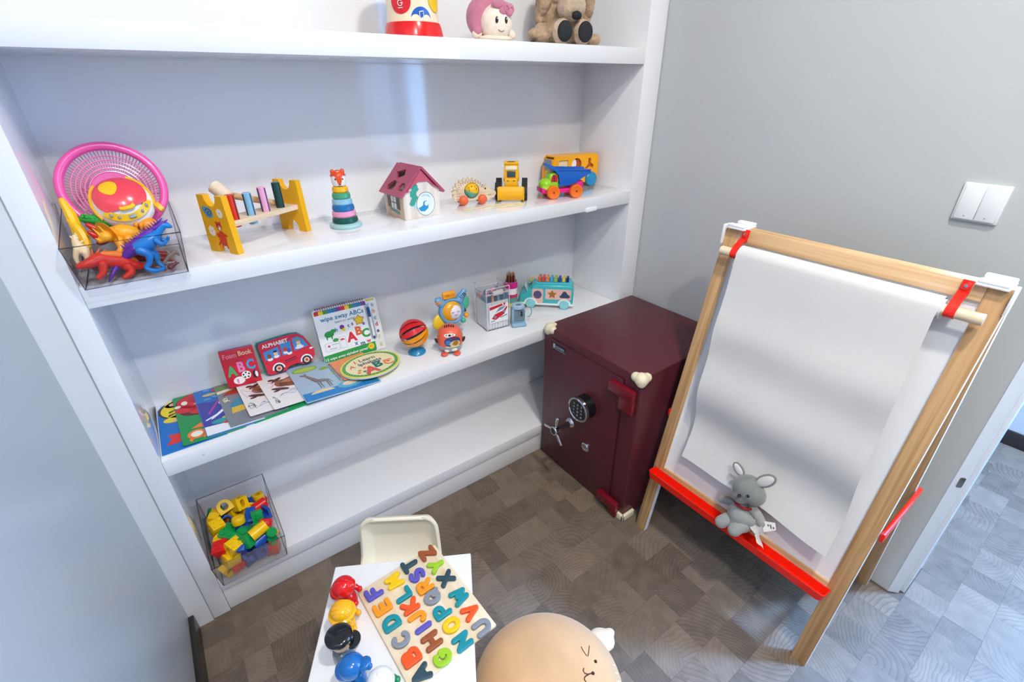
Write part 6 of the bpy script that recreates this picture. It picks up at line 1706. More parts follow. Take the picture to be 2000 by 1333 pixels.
Y_ = 0.140
c0 = ray_at(882, 608, 1, Y_)
t = thing('sun_spinner', 'blue animal-eared spinner toy with a smiling sun face behind the penguin', 'toy', (c0.x, Y_, S2))
T = Matrix.Translation((-c0.x, -Y_, -S2))
fwd = (Vector((0.1886, -1.2598, 1.45)) - c0).normalized(); fwd = (fwd + Vector((0.35, 0, -0.25))).normalized()
F = Matrix.Translation(c0) @ frame(fwd, (0, 0, 1)).to_4x4() @ Matrix.Diagonal((1.38, 1.38, 1.2, 1.0))
mb = MB(T @ F); mb.lathe([(0.024, -0.010), (0.035, -0.008), (0.037, 0.0), (0.034, 0.007), (0.030, 0.008), (0.027, 0.004), (0, 0.004), (0, -0.010)], 36)
for s_, L in ((-1, 0.040), (1, 0.046)):
    mb.tube([(s_ * 0.022, 0.022, 0), (s_ * 0.034, 0.036, 0.001), (s_ * L, 0.044 + (0.006 if s_ > 0 else -0.006), 0.0)], [0.012, 0.011, 0.006], 12)
fr_ = obj('blue_frame', mb, P('#6aa0cc', 0.3), t, smooth=50)
for s_ in (-1, 1):
    mb = MB(T @ F)
    for k in range(4): mb.tube([(s_ * (0.028 + 0.004 * k) - 0.004, 0.036 + 0.003 * k * (1 if s_ > 0 else -0.3), 0.011), (s_ * (0.028 + 0.004 * k) + 0.004, 0.028 + 0.003 * k * (1 if s_ > 0 else -0.3), 0.011)], 0.0012, 6)
    o = lab(obj('ear_stripes', mb, P('#f2a026' if s_ < 0 else '#4a4a52', 0.35), fr_), 'orange ear stripes' if s_ < 0 else 'dark ear stripes'); o['kind'] = 'stuff'
mb = MB(T @ F); mb.box((-0.002, 0.044, 0.002), (0.036, 0.020, 0.012), bevel=0.005, seg=3); hb_ = lab(obj('top_button', mb, P('#f4a21c', 0.3), t), 'orange top button')
mb = MB(T @ F); mb.text('HELLO', 0.0085, -0.002, 0.041, 0.0085, None, fat=0.02); mb2 = mb; lp('lettering', mb, mat('#b4641a', 0.4, vary=0.0), hb_, M, 0)
mb = MB(T @ F); mb.lathe([(0, 0.016), (0.012, 0.0145), (0.021, 0.010), (0.0265, 0.004)], 36); sn = lab(obj('sun_ring', mb, P('#f0aa1e', 0.25), t, smooth=60), 'orange sun')
mb = MB(T @ F); mb.lathe([(0, 0.0185), (0.010, 0.0168), (0.0175, 0.0125), (0.0185, 0.011)], 30, (0.005, -0.002, 0)); sf = lab(obj('sun_face', mb, P('#ebe6f2', 0.3), sn, smooth=60), 'pale smiling face')
mb = MB(T @ F)
for x in (-0.003, 0.012): mb.tube([(x + 0.0035 * math.cos(R(a)), 0.001 + 0.0028 * math.sin(R(a)), 0.0182) for a in range(200, 345, 24)], 0.0006, 5)
mb.tube([(0.0055 + 0.004 * math.cos(R(a)), -0.007 + 0.003 * math.sin(R(a)), 0.0178) for a in range(200, 345, 24)], 0.0006, 5); o = obj('face_lines', mb, P('#3a4a7a', 0.4), sf); o['kind'] = 'stuff'
mb = MB(T @ F); mb.sph((-0.038, -0.022, -0.004), (0.017, 0.022, 0.007), 18, 12, rot=(0, 0, R(-25))); lab(obj('petal', mb, P('#ecc92e', 0.3), t), 'yellow petal')
mb = MB(T @ F); mb.sph((0.042, 0.014, -0.006), (0.014, 0.020, 0.007), 18, 12, rot=(0, 0, R(-15))); lab(obj('petal', mb, P('#4cb48a', 0.3), t), 'green petal')
for i, (x, y, r, c, n_) in enumerate(((0.040, -0.020, 0.0075, '#f0a030', 'orange'), (0.029, -0.032, 0.0078, '#4fb29a', 'green'), (0.037, -0.006, 0.005, '#4a2c2c', 'dark'))):
    mb = MB(T @ F); mb.sph((x, y, 0.0), r, 14, 10); lab(obj('bead', mb, P(c, 0.3), t), n_ + ' bead')
mb = MB(T); base_top = c0 + F.to_3x3() @ Vector((0, -0.034, -0.003))
mb.tube([(c0.x + 0.02, Y_ + 0.02, S2 + 0.012), (c0.x + 0.012, Y_ + 0.014, S2 + 0.05), base_top], [0.007, 0.006, 0.008], 14); obj('stem', mb, P('#6fb6b0', 0.3), t, smooth=60)
mb = MB(T); mb.lathe([(0, 0.012), (0.010, 0.014), (0.026, 0.005), (0.029, 0.0), (0, 0.002)], 30, (c0.x + 0.02, Y_ + 0.02, S2)); lab(obj('suction_foot', mb, P('#7cc4b0', 0.3), t), 'green suction foot')

# ------------------------------------------------------------------ pens, sharpener, pencils, toy bus
ang = math.atan2(-0.009, 0.097)
t = thing('pen_case', 'clear box packed with white felt pens and a red label', 'pen box', (1.118, 0.152, S2), R(-5))
CW, CD, CH = 0.100, 0.094, 0.150
M_BOX = clear_mat((0.985, 0.99, 0.995), 0.12)
M_FROST = mat('#eef1f6', 0.35, vary=0.0, alpha=0.45, name='frosted plastic')
mb = MB()
for lo, hi in (((-CW / 2, -CD / 2, 0), (CW / 2, CD / 2, 0.002)), ((-CW / 2, -CD / 2, 0), (CW / 2, -CD / 2 + 0.0018, CH)), ((-CW / 2, CD / 2 - 0.0018, 0), (CW / 2, CD / 2, CH)), ((-CW / 2, -CD / 2, 0), (-CW / 2 + 0.0018, CD / 2, CH)), ((CW / 2 - 0.0018, -CD / 2, 0), (CW / 2, CD / 2, CH))):
    mb.bb(lo, hi)
o = obj('clear_box', mb, M_BOX, t, smooth=0); o['kind'] = 'stuff'
mb = MB()
for z in (CH, CH + 0.022):
    mb.tube([(-CW / 2, -CD / 2, z), (CW / 2, -CD / 2, z), (CW / 2, CD / 2, z), (-CW / 2, CD / 2, z)], 0.0018, 6, closed=True)
for x in (-1, 1):
    for y in (-1, 1): mb.tube([(x * CW / 2, y * CD / 2, 0.001), (x * CW / 2, y * CD / 2, CH + 0.022)], 0.0018, 6)
mb.bb((-0.022, -CD / 2 - 0.004, CH - 0.006), (0.022, -CD / 2, CH + 0.012), 0.002); 
lab(obj('lid', mb, M_FROST, t), 'frosted lid and edges')
rr = random.Random(4)
tint = ('#e79aa0', '#6f8fb4', '#a6b4c4', '#d4a0b8', '#5f7f98', '#e8b48a', '#b48ab8', '#7aa0b0')
for i in range(8):
    for j in range(7):
        x = -0.0425 + i * 0.01215; y = -0.038 + j * 0.0127
        if not (j == 0 or i == 0 or j == 6 or i == 7 or (i + j) % 2 == 0): continue
        mb = MB(); mb.cyl((x, y, 0.0025), (x, y, 0.116), 0.00605, n=10, bev=0.0008); mb.mi = 1; mb.cyl((x, y, 0.116), (x, y, 0.138 + rr.uniform(-0.004, 0.003)), 0.0055, n=10, bev=0.001)
        obj('felt_pen', mb, [ink('#f8f9fb'), ink(tint[rr.randrange(8)])], t)
mb = MB(Matrix.Translation((0, -CD / 2 - 0.0006, 0))); Ms = Matrix(((1, 0, 0, 0), (0, 0, -1, 0), (0, 1, 0, 0), (0, 0, 0, 1)))
mb.mi = 0; mb.prism(rrect(0.002, 0.068, 0.084, 0.074, 0.002), 0, 0.0003, Ms)
mb.mi = 1; mb.flat([(-0.038, 0.086), (0.030, 0.098), (0.032, 0.106), (-0.038, 0.099)], 0.0006, Ms); mb.flat([(-0.030, 0.050), (-0.016, 0.066), (0.020, 0.074), (0.036, 0.090), (0.040, 0.086), (0.026, 0.060), (-0.012, 0.042)], 0.0006, Ms)
mb.mi = 2; mb.flat([(-0.012, 0.072), (0.020, 0.082), (0.034, 0.094), (0.004, 0.090)], 0.0005, Ms); mb.flat(circle(-0.014, 0.054, 0.006), 0.0009, Ms); mb.flat(circle(0.024, 0.072, 0.006), 0.0009, Ms)
mb.mi = 3; mb.flat(circle(0.020, 0.1015, 0.0035, n=12), 0.0009, Ms); mb.mi = 2; mb.flat([(-0.034, 0.036), (-0.016, 0.038), (-0.016, 0.042), (-0.034, 0.040)], 0.0005, Ms); mb.flat([(0.008, 0.046), (0.038, 0.052), (0.038, 0.057), (0.008, 0.051)], 0.0005, Ms)
lp('label_print', mb, [ink('#eff1f3'), ink('#cf2030'), ink('#8090a8'), ink('#f6f2f2')], t, M, 0)

t = thing('pencil_sharpener', 'pale blue desk pencil sharpener with a wire crank', 'pencil sharpener', (1.196, 0.088, S2), R(-22))
mb = MB(); mb.box((0, 0, 0.007), (0.058, 0.050, 0.014), bevel=0.005, seg=3); mb.box((0, 0.006, 0.043), (0.054, 0.036, 0.066), bevel=0.008, seg=3); sb = obj('body', mb, P('#8fb4cc', 0.3), t, smooth=50)
mb = MB(); mb.lathe([(0.0235, 0.074), (0.0255, 0.076), (0.025, 0.086), (0.021, 0.089), (0, 0.089)], 30, (0, 0.002, 0)); lab(obj('turret', mb, P('#a4c4d8', 0.3), t), 'round top')
mb = MB(); mb.box((0, -0.006, 0.0898), (0.018, 0.006, 0.001)); obj('slot', mb, P('#2f4050', 0.4), sb)
mb = MB(); mb.box((0.002, -0.013, 0.046), (0.042, 0.004, 0.046), bevel=0.003); wd = lab(obj('shavings_window', mb, P('#6c8490', 0.15, coat=0.5), t), 'smoky shavings drawer')
mb = MB(); mb.box((0.010, -0.0156, 0.054), (0.007, 0.001, 0.022)); obj('blade_slot', mb, P('#222a30', 0.3), wd)
mb = MB(); mb.tube([(0.026, 0.012, 0.060), (0.042, 0.014, 0.068), (0.054, 0.014, 0.064), (0.060, 0.014, 0.048), (0.056, 0.012, 0.034), (0.050, 0.010, 0.026), (0.040, 0.006, 0.028)], 0.0018, 8); lab(obj('crank', mb, mat('#9fb4b4', 0.3, metal=0.7, vary=0.0), t), 'bent wire crank')

p0 = ray_at(1003, 600, 2, S2)
t = thing('pencil_tin', 'tall pink and white tube of coloured pencils behind the pen box', 'pencil tube', (p0.x - 0.004, p0.y + 0.012, S2)); t.scale = (0.84, 0.84, 1.0)
mb = MB(); mb.lathe([(0, 0), (0.032, 0), (0.032, 0.118), (0.030, 0.118), (0.030, 0.004), (0, 0.004)], 24); tb = lab(obj('tube', mb, ink('#f0eef0'), t), 'white cardboard tube')
mb = MB(); mb.lathe([(0.0323, 0.090), (0.0323, 0.118), (0.0318, 0.118)], 24); mb.mi = 1; mb.lathe([(0.0323, 0.004), (0.0323, 0.026)], 24); mb.mi = 2; mb.lathe([(0.0323, 0.026), (0.0323, 0.050)], 24); mb.mi = 3; mb.lathe([(0.0323, 0.050), (0.0323, 0.064)], 24); obj('bands', mb, [ink('#d81f86'), ink('#d8c43a'), ink('#5f9a92'), ink('#cc2f6a')], tb)
for k in range(12):
    a = k * 2.4; r = 0.0065 * math.sqrt(k); x, y = r * math.cos(a), r * math.sin(a)
    mb = MB(); mb.cyl((x, y, 0.005), (x, y, 0.142), 0.0036, n=7); mb.mi = 1; mb.cyl((x, y, 0.142), (x, y, 0.158), 0.0036, 0.0006, n=7)
    lab(obj('pencil', mb, [ink(('#7a2430', '#8a4a2a', '#b02a5a', '#5a3a2a', '#9a6a4a', '#6a2a4a')[k % 6]), ink('#b48a64')], t), 'sharpened pencil point')

p0 = (ray_at(1030, 601, 2, S2) + ray_at(1103, 605, 2, S2)) / 2
rzv = math.atan2(*(ray_at(1103, 605, 2, S2) - ray_at(1030, 601, 2, S2)).yx)
t = thing('xylophone_bus', 'teal toy bus carrying a rainbow xylophone on its roof', 'toy vehicle', (p0.x + 0.038, p0.y + 0.034, S2), rzv)
TL, LB, PKP, WH = P('#43b8bc', 0.25), P('#8fd6de', 0.25), P('#ecbcb4', 0.3), P('#eef4f4', 0.3)
body = [(-0.118, 0.018), (0.108, 0.018), (0.110, 0.060), (0.106, 0.092), (0.094, 0.104), (-0.050, 0.104), (-0.068, 0.094), (-0.076, 0.070), (-0.104, 0.068), (-0.117, 0.056), (-0.120, 0.034)]
mb = MB(); mb.prism(body, -0.045, 0.045, Mh, bevel=0.007, seg=3); vb = obj('body', mb, TL, t, smooth=50)
mb = MB(); mb.box((-0.004, 0, 0.0175), (0.232, 0.096, 0.009), bevel=0.003)
for x in (-0.070, 0.072):
    mb.prism([(x + 0.029 * math.cos(a), 0.018 + 0.027 * math.sin(a)) for a in [PI * k / 12 for k in range(13)]], 0.040, 0.048, Mh)
lab(obj('bumper', mb, WH, t), 'white sill and wheel arches')
mb = MB(); mb.prism(rrect(-0.041, 0.054, 0.046, 0.064, 0.008), 0.0445, 0.0465, Mh); dr = lab(obj('door', mb, PKP, t), 'pink door panel')
mb = MB(); mb.prism(rrect(0.046, 0.064, 0.108, 0.046, 0.004), 0.0445, 0.0465, Mh); pnl = lab(obj('shape_panel', mb, PKP, t), 'pink panel with shape holes')
mb = MB(); mb.prism(circle(-0.041, 0.060, 0.0175, 0.018, 20), 0.0460, 0.0470, Mh); obj('door_window', mb, P('#5a4a78', 0.2), dr)
mb = MB(); mb.prism(star(0.020, 0.064, 0.0205, 0.0105), 0.0460, 0.0470, Mh); mb.mi = 1; mb.prism([(0.050, 0.056), (0.058, 0.064), (0.066, 0.078), (0.076, 0.080), (0.086, 0.066), (0.096, 0.060), (0.092, 0.050), (0.056, 0.050)], 0.0460, 0.0470, Mh); lp('shape_holes', mb, [P('#a8701e', 0.4), P('#3c4a68', 0.3)], pnl, M, 0)
mb = MB(); mb.box((-0.091, -0.0, 0.084), (0.004, 0.070, 0.030), rot=(0, R(-20), 0), bevel=0.002); obj('windscreen', mb, P('#c8dce4', 0.15), vb)
mb = MB(); mb.sph((-0.116, -0.030, 0.044), (0.006, 0.008, 0.008), 12, 8); mb.mi = 0; lab(obj('headlamp', mb, P('#d8b4dc', 0.2), vb), 'lilac headlamp')
for x in (-0.070, 0.072):
    for y in (-0.046, 0.046):
        s_ = -1 if y < 0 else 1
        mb = MB(); mb.lathe([(0, -0.008), (0.018, -0.008), (0.0205, -0.005), (0.0205, 0.005), (0.018, 0.007), (0.014, 0.0055), (0.011, 0.007), (0.006, 0.006), (0, 0.007)], 26, (x, y, 0.0205), (0, s_, 0)); lab(obj('wheel', mb, LB, t), 'pale blue wheel')
mb = MB(); mb.box((0.022, 0, 0.107), (0.150, 0.072, 0.008), bevel=0.003); xr = obj('xylophone_base', mb, P('#4ec0d8', 0.3), t)
for k, c in enumerate(('#e9602c', '#e83c34', '#f08a34', '#4aa8d0', '#8cc83c', '#33409a', '#f0c83a', '#20245a')):
    x = -0.036 + k * 0.0168
    mb = MB(); mb.box((x, 0, 0.1185), (0.0118, 0.070 - k * 0.003, 0.012), bevel=0.003); lab(obj('xylophone_key', mb, P(c, 0.25), t), {0: 'orange-red', 1: 'red', 2: 'orange', 3: 'blue', 4: 'lime', 5: 'indigo', 6: 'yellow', 7: 'navy'}[k] + ' xylophone key')
mb = MB(); mb.tube([(-0.060 + 0.018 * math.cos(R(a)), -0.012, 0.104 + 0.022 * math.sin(R(a))) for a in range(0, 181, 15)], 0.0034, 8); lab(obj('grab_handle', mb, P('#d8b48a', 0.3), t), 'arched handle')
mb = MB(); mb.sph((-0.074, -0.014, 0.112), 0.007, 12, 8); mb.mi = 0; lab(obj('knob', mb, P('#a8b83a', 0.3), t), 'olive knob')
# ------------------------------------------------------------------ building bricks in the lower bin
BRK = {'yellow': P('#f7c60a', 0.3), 'green': P('#0f9a4c', 0.3), 'blue': P('#1450ae', 0.3), 'red': P('#e01a16', 0.3), 'grey': P('#5b5f68', 0.4)}
def b_cube(mb, s, hole=False):
    if hole:
        mb.prism(rrect(0, 0, s, s, 0.002), -s / 2, s / 2, Matrix.Rotation(PI / 2, 4, 'X'), holes=[rrect(0, 0.001, s * 0.36, s * 0.62, s * 0.17)[::-1]])
    else:
        mb.box((0, 0, 0), (s, s, s), bevel=0.0015)
    for x in (-s / 4, s / 4):
        for y in (-s / 4, s / 4): mb.cyl((x, y, s / 2 - 0.001), (x, y, s / 2 + 0.0035), s * 0.13, n=12, bev=0.0006)
def b_bar(mb, s):
    mb.box((0, 0, 0), (s * 2.3, s * 0.62, s * 0.5), bevel=0.0012)
    for k in range(4): mb.cyl(((k - 1.5) * s * 0.55, 0, s * 0.24), ((k - 1.5) * s * 0.55, 0, s * 0.36), s * 0.15, n=12)
def b_tube(mb, s):
    mb.lathe([(s * 0.34, -s * 0.62), (s * 0.46, -s * 0.62), (s * 0.46, s * 0.62), (s * 0.34, s * 0.62), (s * 0.34, -s * 0.62)], 24)
    mb.box((0, s * 0.45, 0), (s * 0.36, s * 0.12, s * 0.6), bevel=0.001)
def b_arch(mb, s):
    out = [(-s / 2, -s * 0.45), (s / 2, -s * 0.45)] + [(s / 2 * math.cos(a), s * 0.52 * math.sin(a)) for a in [PI * k / 14 for k in range(15)]]
    mb.prism(out, -s * 0.42, s * 0.42, Matrix.Rotation(PI / 2, 4, 'X'), holes=[circle(0, 0.0, s * 0.26, s * 0.30, 16)[::-1]])
def b_disc(mb, s):
    mb.lathe([(0, -s * 0.3), (s * 0.5, -s * 0.3), (s * 0.52, -s * 0.22), (s * 0.52, s * 0.18), (s * 0.47, s * 0.27), (s * 0.40, s * 0.30), (0, s * 0.31)], 26)
    for k in range(3): mb.box((0, (k - 1) * s * 0.26, s * 0.30), (s * 0.7, 0.0016, 0.0022))
def b_cyl(mb, s):
    mb.cyl((0, 0, -s * 0.58), (0, 0, s * 0.58), s * 0.46, n=24, bev=s * 0.10)
def b_u(mb, s):
    mb.prism([(-s / 2, -s / 2), (s / 2, -s / 2), (s / 2, s / 2), (s * 0.28, s / 2), (s * 0.28, -s * 0.1), (-s * 0.28, -s * 0.1), (-s * 0.28, s / 2), (-s / 2, s / 2)], -s * 0.4, s * 0.4, Matrix.Rotation(PI / 2, 4, 'X'))
def b_stair(mb, s):
    mb.box((-s * 0.3, 0, 0), (s * 0.7, s * 0.8, s * 0.8), bevel=0.0012); mb.box((s * 0.42, 0, -s * 0.14), (s * 0.75, s * 0.8, s * 0.52), bevel=0.0012)
    for k in range(2): mb.cyl((s * (0.25 + 0.36 * k), 0, s * 0.1), (s * (0.25 + 0.36 * k), 0, s * 0.22), s * 0.12, n=12)
def b_wedge(mb, s):
    mb.prism([(-s * 0.6, -s * 0.4), (s * 0.6, -s * 0.4), (s * 0.6, -s * 0.15), (-s * 0.1, s * 0.45), (-s * 0.6, s * 0.45)], -s * 0.42, s * 0.42, Matrix.Rotation(PI / 2, 4, 'X'))
def b_gear(mb, s):
    mb.prism([((s * (0.52 if k % 4 < 2 else 0.40)) * math.cos(2 * PI * k / 32), (s * (0.52 if k % 4 < 2 else 0.40)) * math.sin(2 * PI * k / 32)) for k in range(32)], -s * 0.28, s * 0.28, holes=[circle(0, 0, s * 0.16, n=14)[::-1]])
BT = {'cube': b_cube, 'bar': b_bar, 'tube': b_tube, 'arch': b_arch, 'disc': b_disc, 'cyl': b_cyl, 'u': b_u, 'stair': b_stair, 'wedge': b_wedge, 'gear': b_gear, 'holed': lambda mb, s: b_cube(mb, s, True)}
bricks = [  # px, py, height, colour, kind, size, tumble, label
    (406, 990, .215, 'green', 'u', .036, (10, 20, 15), 'green U-shaped toy brick at the back corner by the post'),
    (447, 975, .205, 'yellow', 'arch', .042, (-30, 10, 40), 'yellow arched toy brick at the back of the clear bin'),
    (465, 985, .232, 'yellow', 'holed', .036, (-25, 15, 30), 'yellow toy brick with a slot hole at the back of the bin'),
    (484, 970, .200, 'blue', 'gear', .040, (20, 10, 0), 'blue cog-shaped toy brick by the back wall of the bin'),
    (507, 963, .190, 'red', 'cube', .032, (0, 15, 20), 'red toy brick in the far back corner of the bin'),
    (513, 969, .216, 'yellow', 'arch', .030, (80, 0, 15), 'small yellow half-round toy brick on the red back corner brick'),
    (514, 985, .218, 'red', 'cyl', .036, (0, 85, 15), 'shiny red cylinder brick lying near the back of the bin'),
    (438, 997, .225, 'yellow', 'arch', .040, (-40, -10, 10), 'yellow hooded toy brick in front of the arched one'),
    (417, 1006, .228, 'yellow', 'stair', .034, (20, 0, 65), 'yellow stepped toy brick beside the bin wall near the post'),
    (443, 1016, .200, 'blue', 'tube', .034, (50, 20, 0), 'blue ring-shaped toy brick between the yellow ones'),
    (466, 1018, .238, 'yellow', 'disc', .034, (-15, 10, 20), 'round ridged yellow toy brick in the middle of the heap'),
    (487, 992, .210, 'yellow', 'holed', .026, (30, 40, 10), 'small yellow toy brick tucked behind the blue ones'),
    (491, 1008, .222, 'blue', 'stair', .032, (0, -30, 70), 'dark blue stepped toy brick near the heap centre'),
    (506, 1018, .236, 'green', 'stair', .036, (10, -70, 80), 'upright green toy brick near the red disc'),
    (523, 1001, .212, 'blue', 'u', .036, (0, 0, 25), 'blue hollow toy brick by the side wall of the bin'),
    (530, 1021, .236, 'red', 'disc', .036, (-25, 25, 0), 'round red disc brick on the heap'),
    (409, 1039, .232, 'yellow', 'cube', .034, (20, 10, 20), 'yellow studded toy brick against the bin side'),
    (457, 1050, .244, 'green', 'bar', .034, (20, 12, -42), 'long green bar brick lying across the heap'),
    (483, 1040, .236, 'green', 'wedge', .036, (0, 0, 30), 'green wedge brick beside the long green bar'),
    (514, 1051, .240, 'yellow', 'tube', .036, (0, 80, 15), 'yellow tube brick lying on its side'),
    (539, 1036, .214, 'yellow', 'wedge', .036, (10, 10, -40), 'yellow sloping brick against the side wall'),
    (538, 1052, .236, 'green', 'cyl', .030, (60, 30, 0), 'green round peg brick near the front side wall'),
    (440, 1036, .216, 'green', 'cube', .032, (30, 30, 20), 'green toy brick under the long green bar'),
    (424, 1063, .226, 'yellow', 'disc', .038, (50, 0, -20), 'yellow ridged disc brick tilted near the bin side'),
    (429, 1081, .232, 'red', 'cube', .036, (15, -15, -25), 'bright red studded brick near the front of the bin'),
    (459, 1084, .230, 'yellow', 'holed', .036, (-10, 20, -60), 'yellow brick with an oval hole near the front'),
    (478, 1080, .214, 'blue', 'bar', .034, (0, 60, 70), 'blue bar brick standing in the front half of the bin'),
    (494, 1076, .236, 'green', 'cube', .034, (-20, 15, 40), 'green square brick near the front of the bin'),
    (527, 1074, .222, 'blue', 'tube', .036, (0, 80, 20), 'shiny blue tube brick behind the front wall'),
    (547, 1070, .210, 'green', 'stair', .030, (0, 80, 10), 'green brick pressed against the side wall at the front'),
    (536, 1093, .190, 'red', 'cube', .032, (0, 0, -20), 'red brick seen through the front wall'),
    (506, 1097, .186, 'blue', 'holed', .034, (0, 0, 15), 'blue brick with a yellow middle behind the front wall'),
    (486, 1111, .178, 'blue', 'u', .036, (20, 0, 25), 'dark blue open brick low behind the front wall'),
    (453, 1113, .196, 'yellow', 'cube', .036, (0, 10, 22), 'yellow square brick low behind the front wall'),
    (461, 1131, .163, 'red', 'stair', .032, (0, 0, 22), 'red brick at the very front on the bin floor'),
    (424, 1102, .188, 'grey', 'disc', .032, (30, 20, 0), 'dark grey round brick near the front corner'),
    (431, 1117, .178, 'yellow', 'arch', .032, (0, 70, 20), 'yellow half-round brick in the front corner by the post'),
    (493, 1057, .210, 'red', 'cube', .028, (30, 10, 0), 'small red brick peeping from under the heap'),
    (451, 1064, .206, 'blue', 'cube', .030, (20, 40, 30), 'blue brick under the end of the green bar'),
    (428, 986, .192, 'red', 'cube', .028, (10, 20, 40), 'red brick half hidden behind the yellow hooded one'),
    (473, 1036, .208, 'blue', 'cube', .032, (15, 35, 10), 'blue brick under the green wedge'),
    (411, 1089, .196, 'red', 'wedge', .030, (0, 20, 60), 'red sloping brick squeezed into the bin side'),
]
bp = [ray_at(q[0], q[1], 2, q[2]) for q in bricks]
br = [q[5] * 0.56 for q in bricks]
BSC = 1.09
for it in range(90):
    for i in range(len(bp)):
        for j in range(i + 1, len(bp)):
            d = bp[j] - bp[i]; L_ = d.length or 1e-4; ov = br[i] + br[j] - L_
            if ov > 0:
                d = d / L_ * (ov * 0.25); d.z *= 0.8
                bp[i] -= d; bp[j] += d
    for i, p in enumerate(bp):
        tgt = ray_at(bricks[i][0], bricks[i][1], 2, bricks[i][2])
        p += (tgt - p) * 0.04
        zf = (p.z - S1) / 0.1
        p.x = min(max(p.x, 0.010 + br[i] * 1.5), 0.196 - br[i] * 1.5); p.y = min(max(p.y, -0.029 + br[i] * 1.5), 0.236 - br[i] * 1.5); p.z = max(p.z, S1 + 0.004 + br[i] * 1.4)
for q, p in zip(bricks, bp):
    px, py, hz, c, kind, s_, tumble, label = q
    mb = MB(); BT[kind](mb, s_ * BSC)
    o = obj('toy_brick', mb, BRK[c], None, p, tuple(R(a) for a in tumble))
    tag(o, label, 'toy brick', 'building bricks in the clear bin')

# ------------------------------------------------------------------ alphabet puzzle and its letters on the table
BDX, BDY = 0.275, 0.216
bcen = Vector((0.4178, -0.586, TZ + 0.0004)); brz = R(92.6)
t = thing('puzzle_board', 'pale wooden alphabet puzzle board lying askew on the white table', 'puzzle board', bcen, brz)
mb = MB(); mb.box((0, 0, 0.004), (BDX, BDY, 0.008), bevel=0.0012); obj('board', mb, BIRCH, t)
LC = {'n': ('#2c4a55', 'slate'), 'o': ('#ec5620', 'orange-red'), 'g': ('#878d96', 'grey'), 't': ('#118c98', 'teal'), 'a': ('#f3961c', 'amber'), 'p': ('#5a55b4', 'violet'), 'l': ('#99c828', 'lime'), 'b': ('#9c522c', 'brown'), 'y': ('#f2c40e', 'yellow')}
rows = [('ABCDEF', 'nogtap'), ('GHIJKLM', 'lbpaoty'), ('NOPQRST', 'tytgapn'), ('UVWXYZ', 'gotnlb')]
LX = {'A': -.130, 'B': -.086, 'C': -.040, 'D': .009, 'E': .056, 'F': .104, 'G': -.130, 'H': -.085, 'I': -.048, 'J': -.020, 'K': .018, 'L': .056, 'M': .098, 'N': -.128, 'O': -.083, 'P': -.040, 'Q': .002, 'R': .040, 'S': .077, 'T': .114, 'U': -.130, 'V': -.084, 'W': -.036, 'X': .024, 'Y': .070, 'Z': .117}
def arc(cx, cy, rx, ry, a0, a1, n=12): return [(cx + rx * math.cos(R(a0 + (a1 - a0) * k / n)), cy + ry * math.sin(R(a0 + (a1 - a0) * k / n))) for k in range(n + 1)]
STROKES = {'A': [[(0, 0), (.5, 1), (1, 0)], [(.2, .32), (.8, .32)]], 'B': [[(0, 0), (0, 1), (.55, 1)] + arc(.55, .77, .32, .23, 90, -90, 8) + [(0, .54)], [(.55, .54)] + arc(.6, .27, .38, .27, 90, -90, 8) + [(0, 0)]],
 'C': [arc(.5, .5, .5, .5, 48, 312, 18)], 'D': [[(0, 0), (0, 1), (.4, 1)] + arc(.4, .5, .55, .5, 90, -90, 12) + [(0, 0)]], 'E': [[(.85, 1), (0, 1), (0, 0), (.85, 0)], [(0, .5), (.75, .5)]], 'F': [[(.85, 1), (0, 1), (0, 0)], [(0, .5), (.72, .5)]],
 'G': [arc(.5, .5, .5, .5, 48, 352, 20) + [(.6, .45)]], 'H': [[(0, 0), (0, 1)], [(1, 0), (1, 1)], [(0, .5), (1, .5)]], 'I': [[(.5, 0), (.5, 1)]], 'J': [[(.8, 1), (.8, .3)] + arc(.45, .3, .35, .3, 0, -170, 10)], 'K': [[(0, 0), (0, 1)], [(.85, 1), (.05, .48), (.9, 0)]], 'L': [[(0, 1), (0, 0), (.8, 0)]],
 'M': [[(-.05, 0), (.08, 1), (.5, .3), (.92, 1), (1.05, 0)]], 'N': [[(0, 0), (0, 1), (.95, 0), (.95, 1)]], 'O': [arc(.5, .5, .5, .5, 0, 360, 24)], 'P': [[(0, 0), (0, 1), (.5, 1)] + arc(.5, .72, .4, .28, 90, -90, 10) + [(0, .44)]], 'Q': [arc(.5, .5, .5, .5, 0, 360, 24), [(.6, .35), (1, -.05)]],
 'R': [[(0, 0), (0, 1), (.5, 1)] + arc(.5, .74, .36, .26, 90, -90, 10) + [(0, .48)], [(.45, .48), (.88, 0)]], 'S': [arc(.5, .75, .4, .25, 40, 270, 12) + arc(.5, .25, .42, .25, 90, -140, 12)], 'T': [[(0, 1), (1, 1)], [(.5, 1), (.5, 0)]], 'U': [[(0, 1), (0, .45)] + arc(.48, .45, .48, .45, 180, 360, 12) + [(.96, 1)]], 'V': [[(0, 1), (.5, 0), (1, 1)]],
 'W': [[(-.1, 1), (.15, 0), (.5, .7), (.85, 0), (1.1, 1)]], 'X': [[(0, 0), (1, 1)], [(0, 1), (1, 0)]], 'Y': [[(0, 1), (.5, .48), (1, 1)], [(.5, .48), (.5, 0)]], 'Z': [[(0, 1), (.95, 1), (0, 0), (.95, 0)]]}
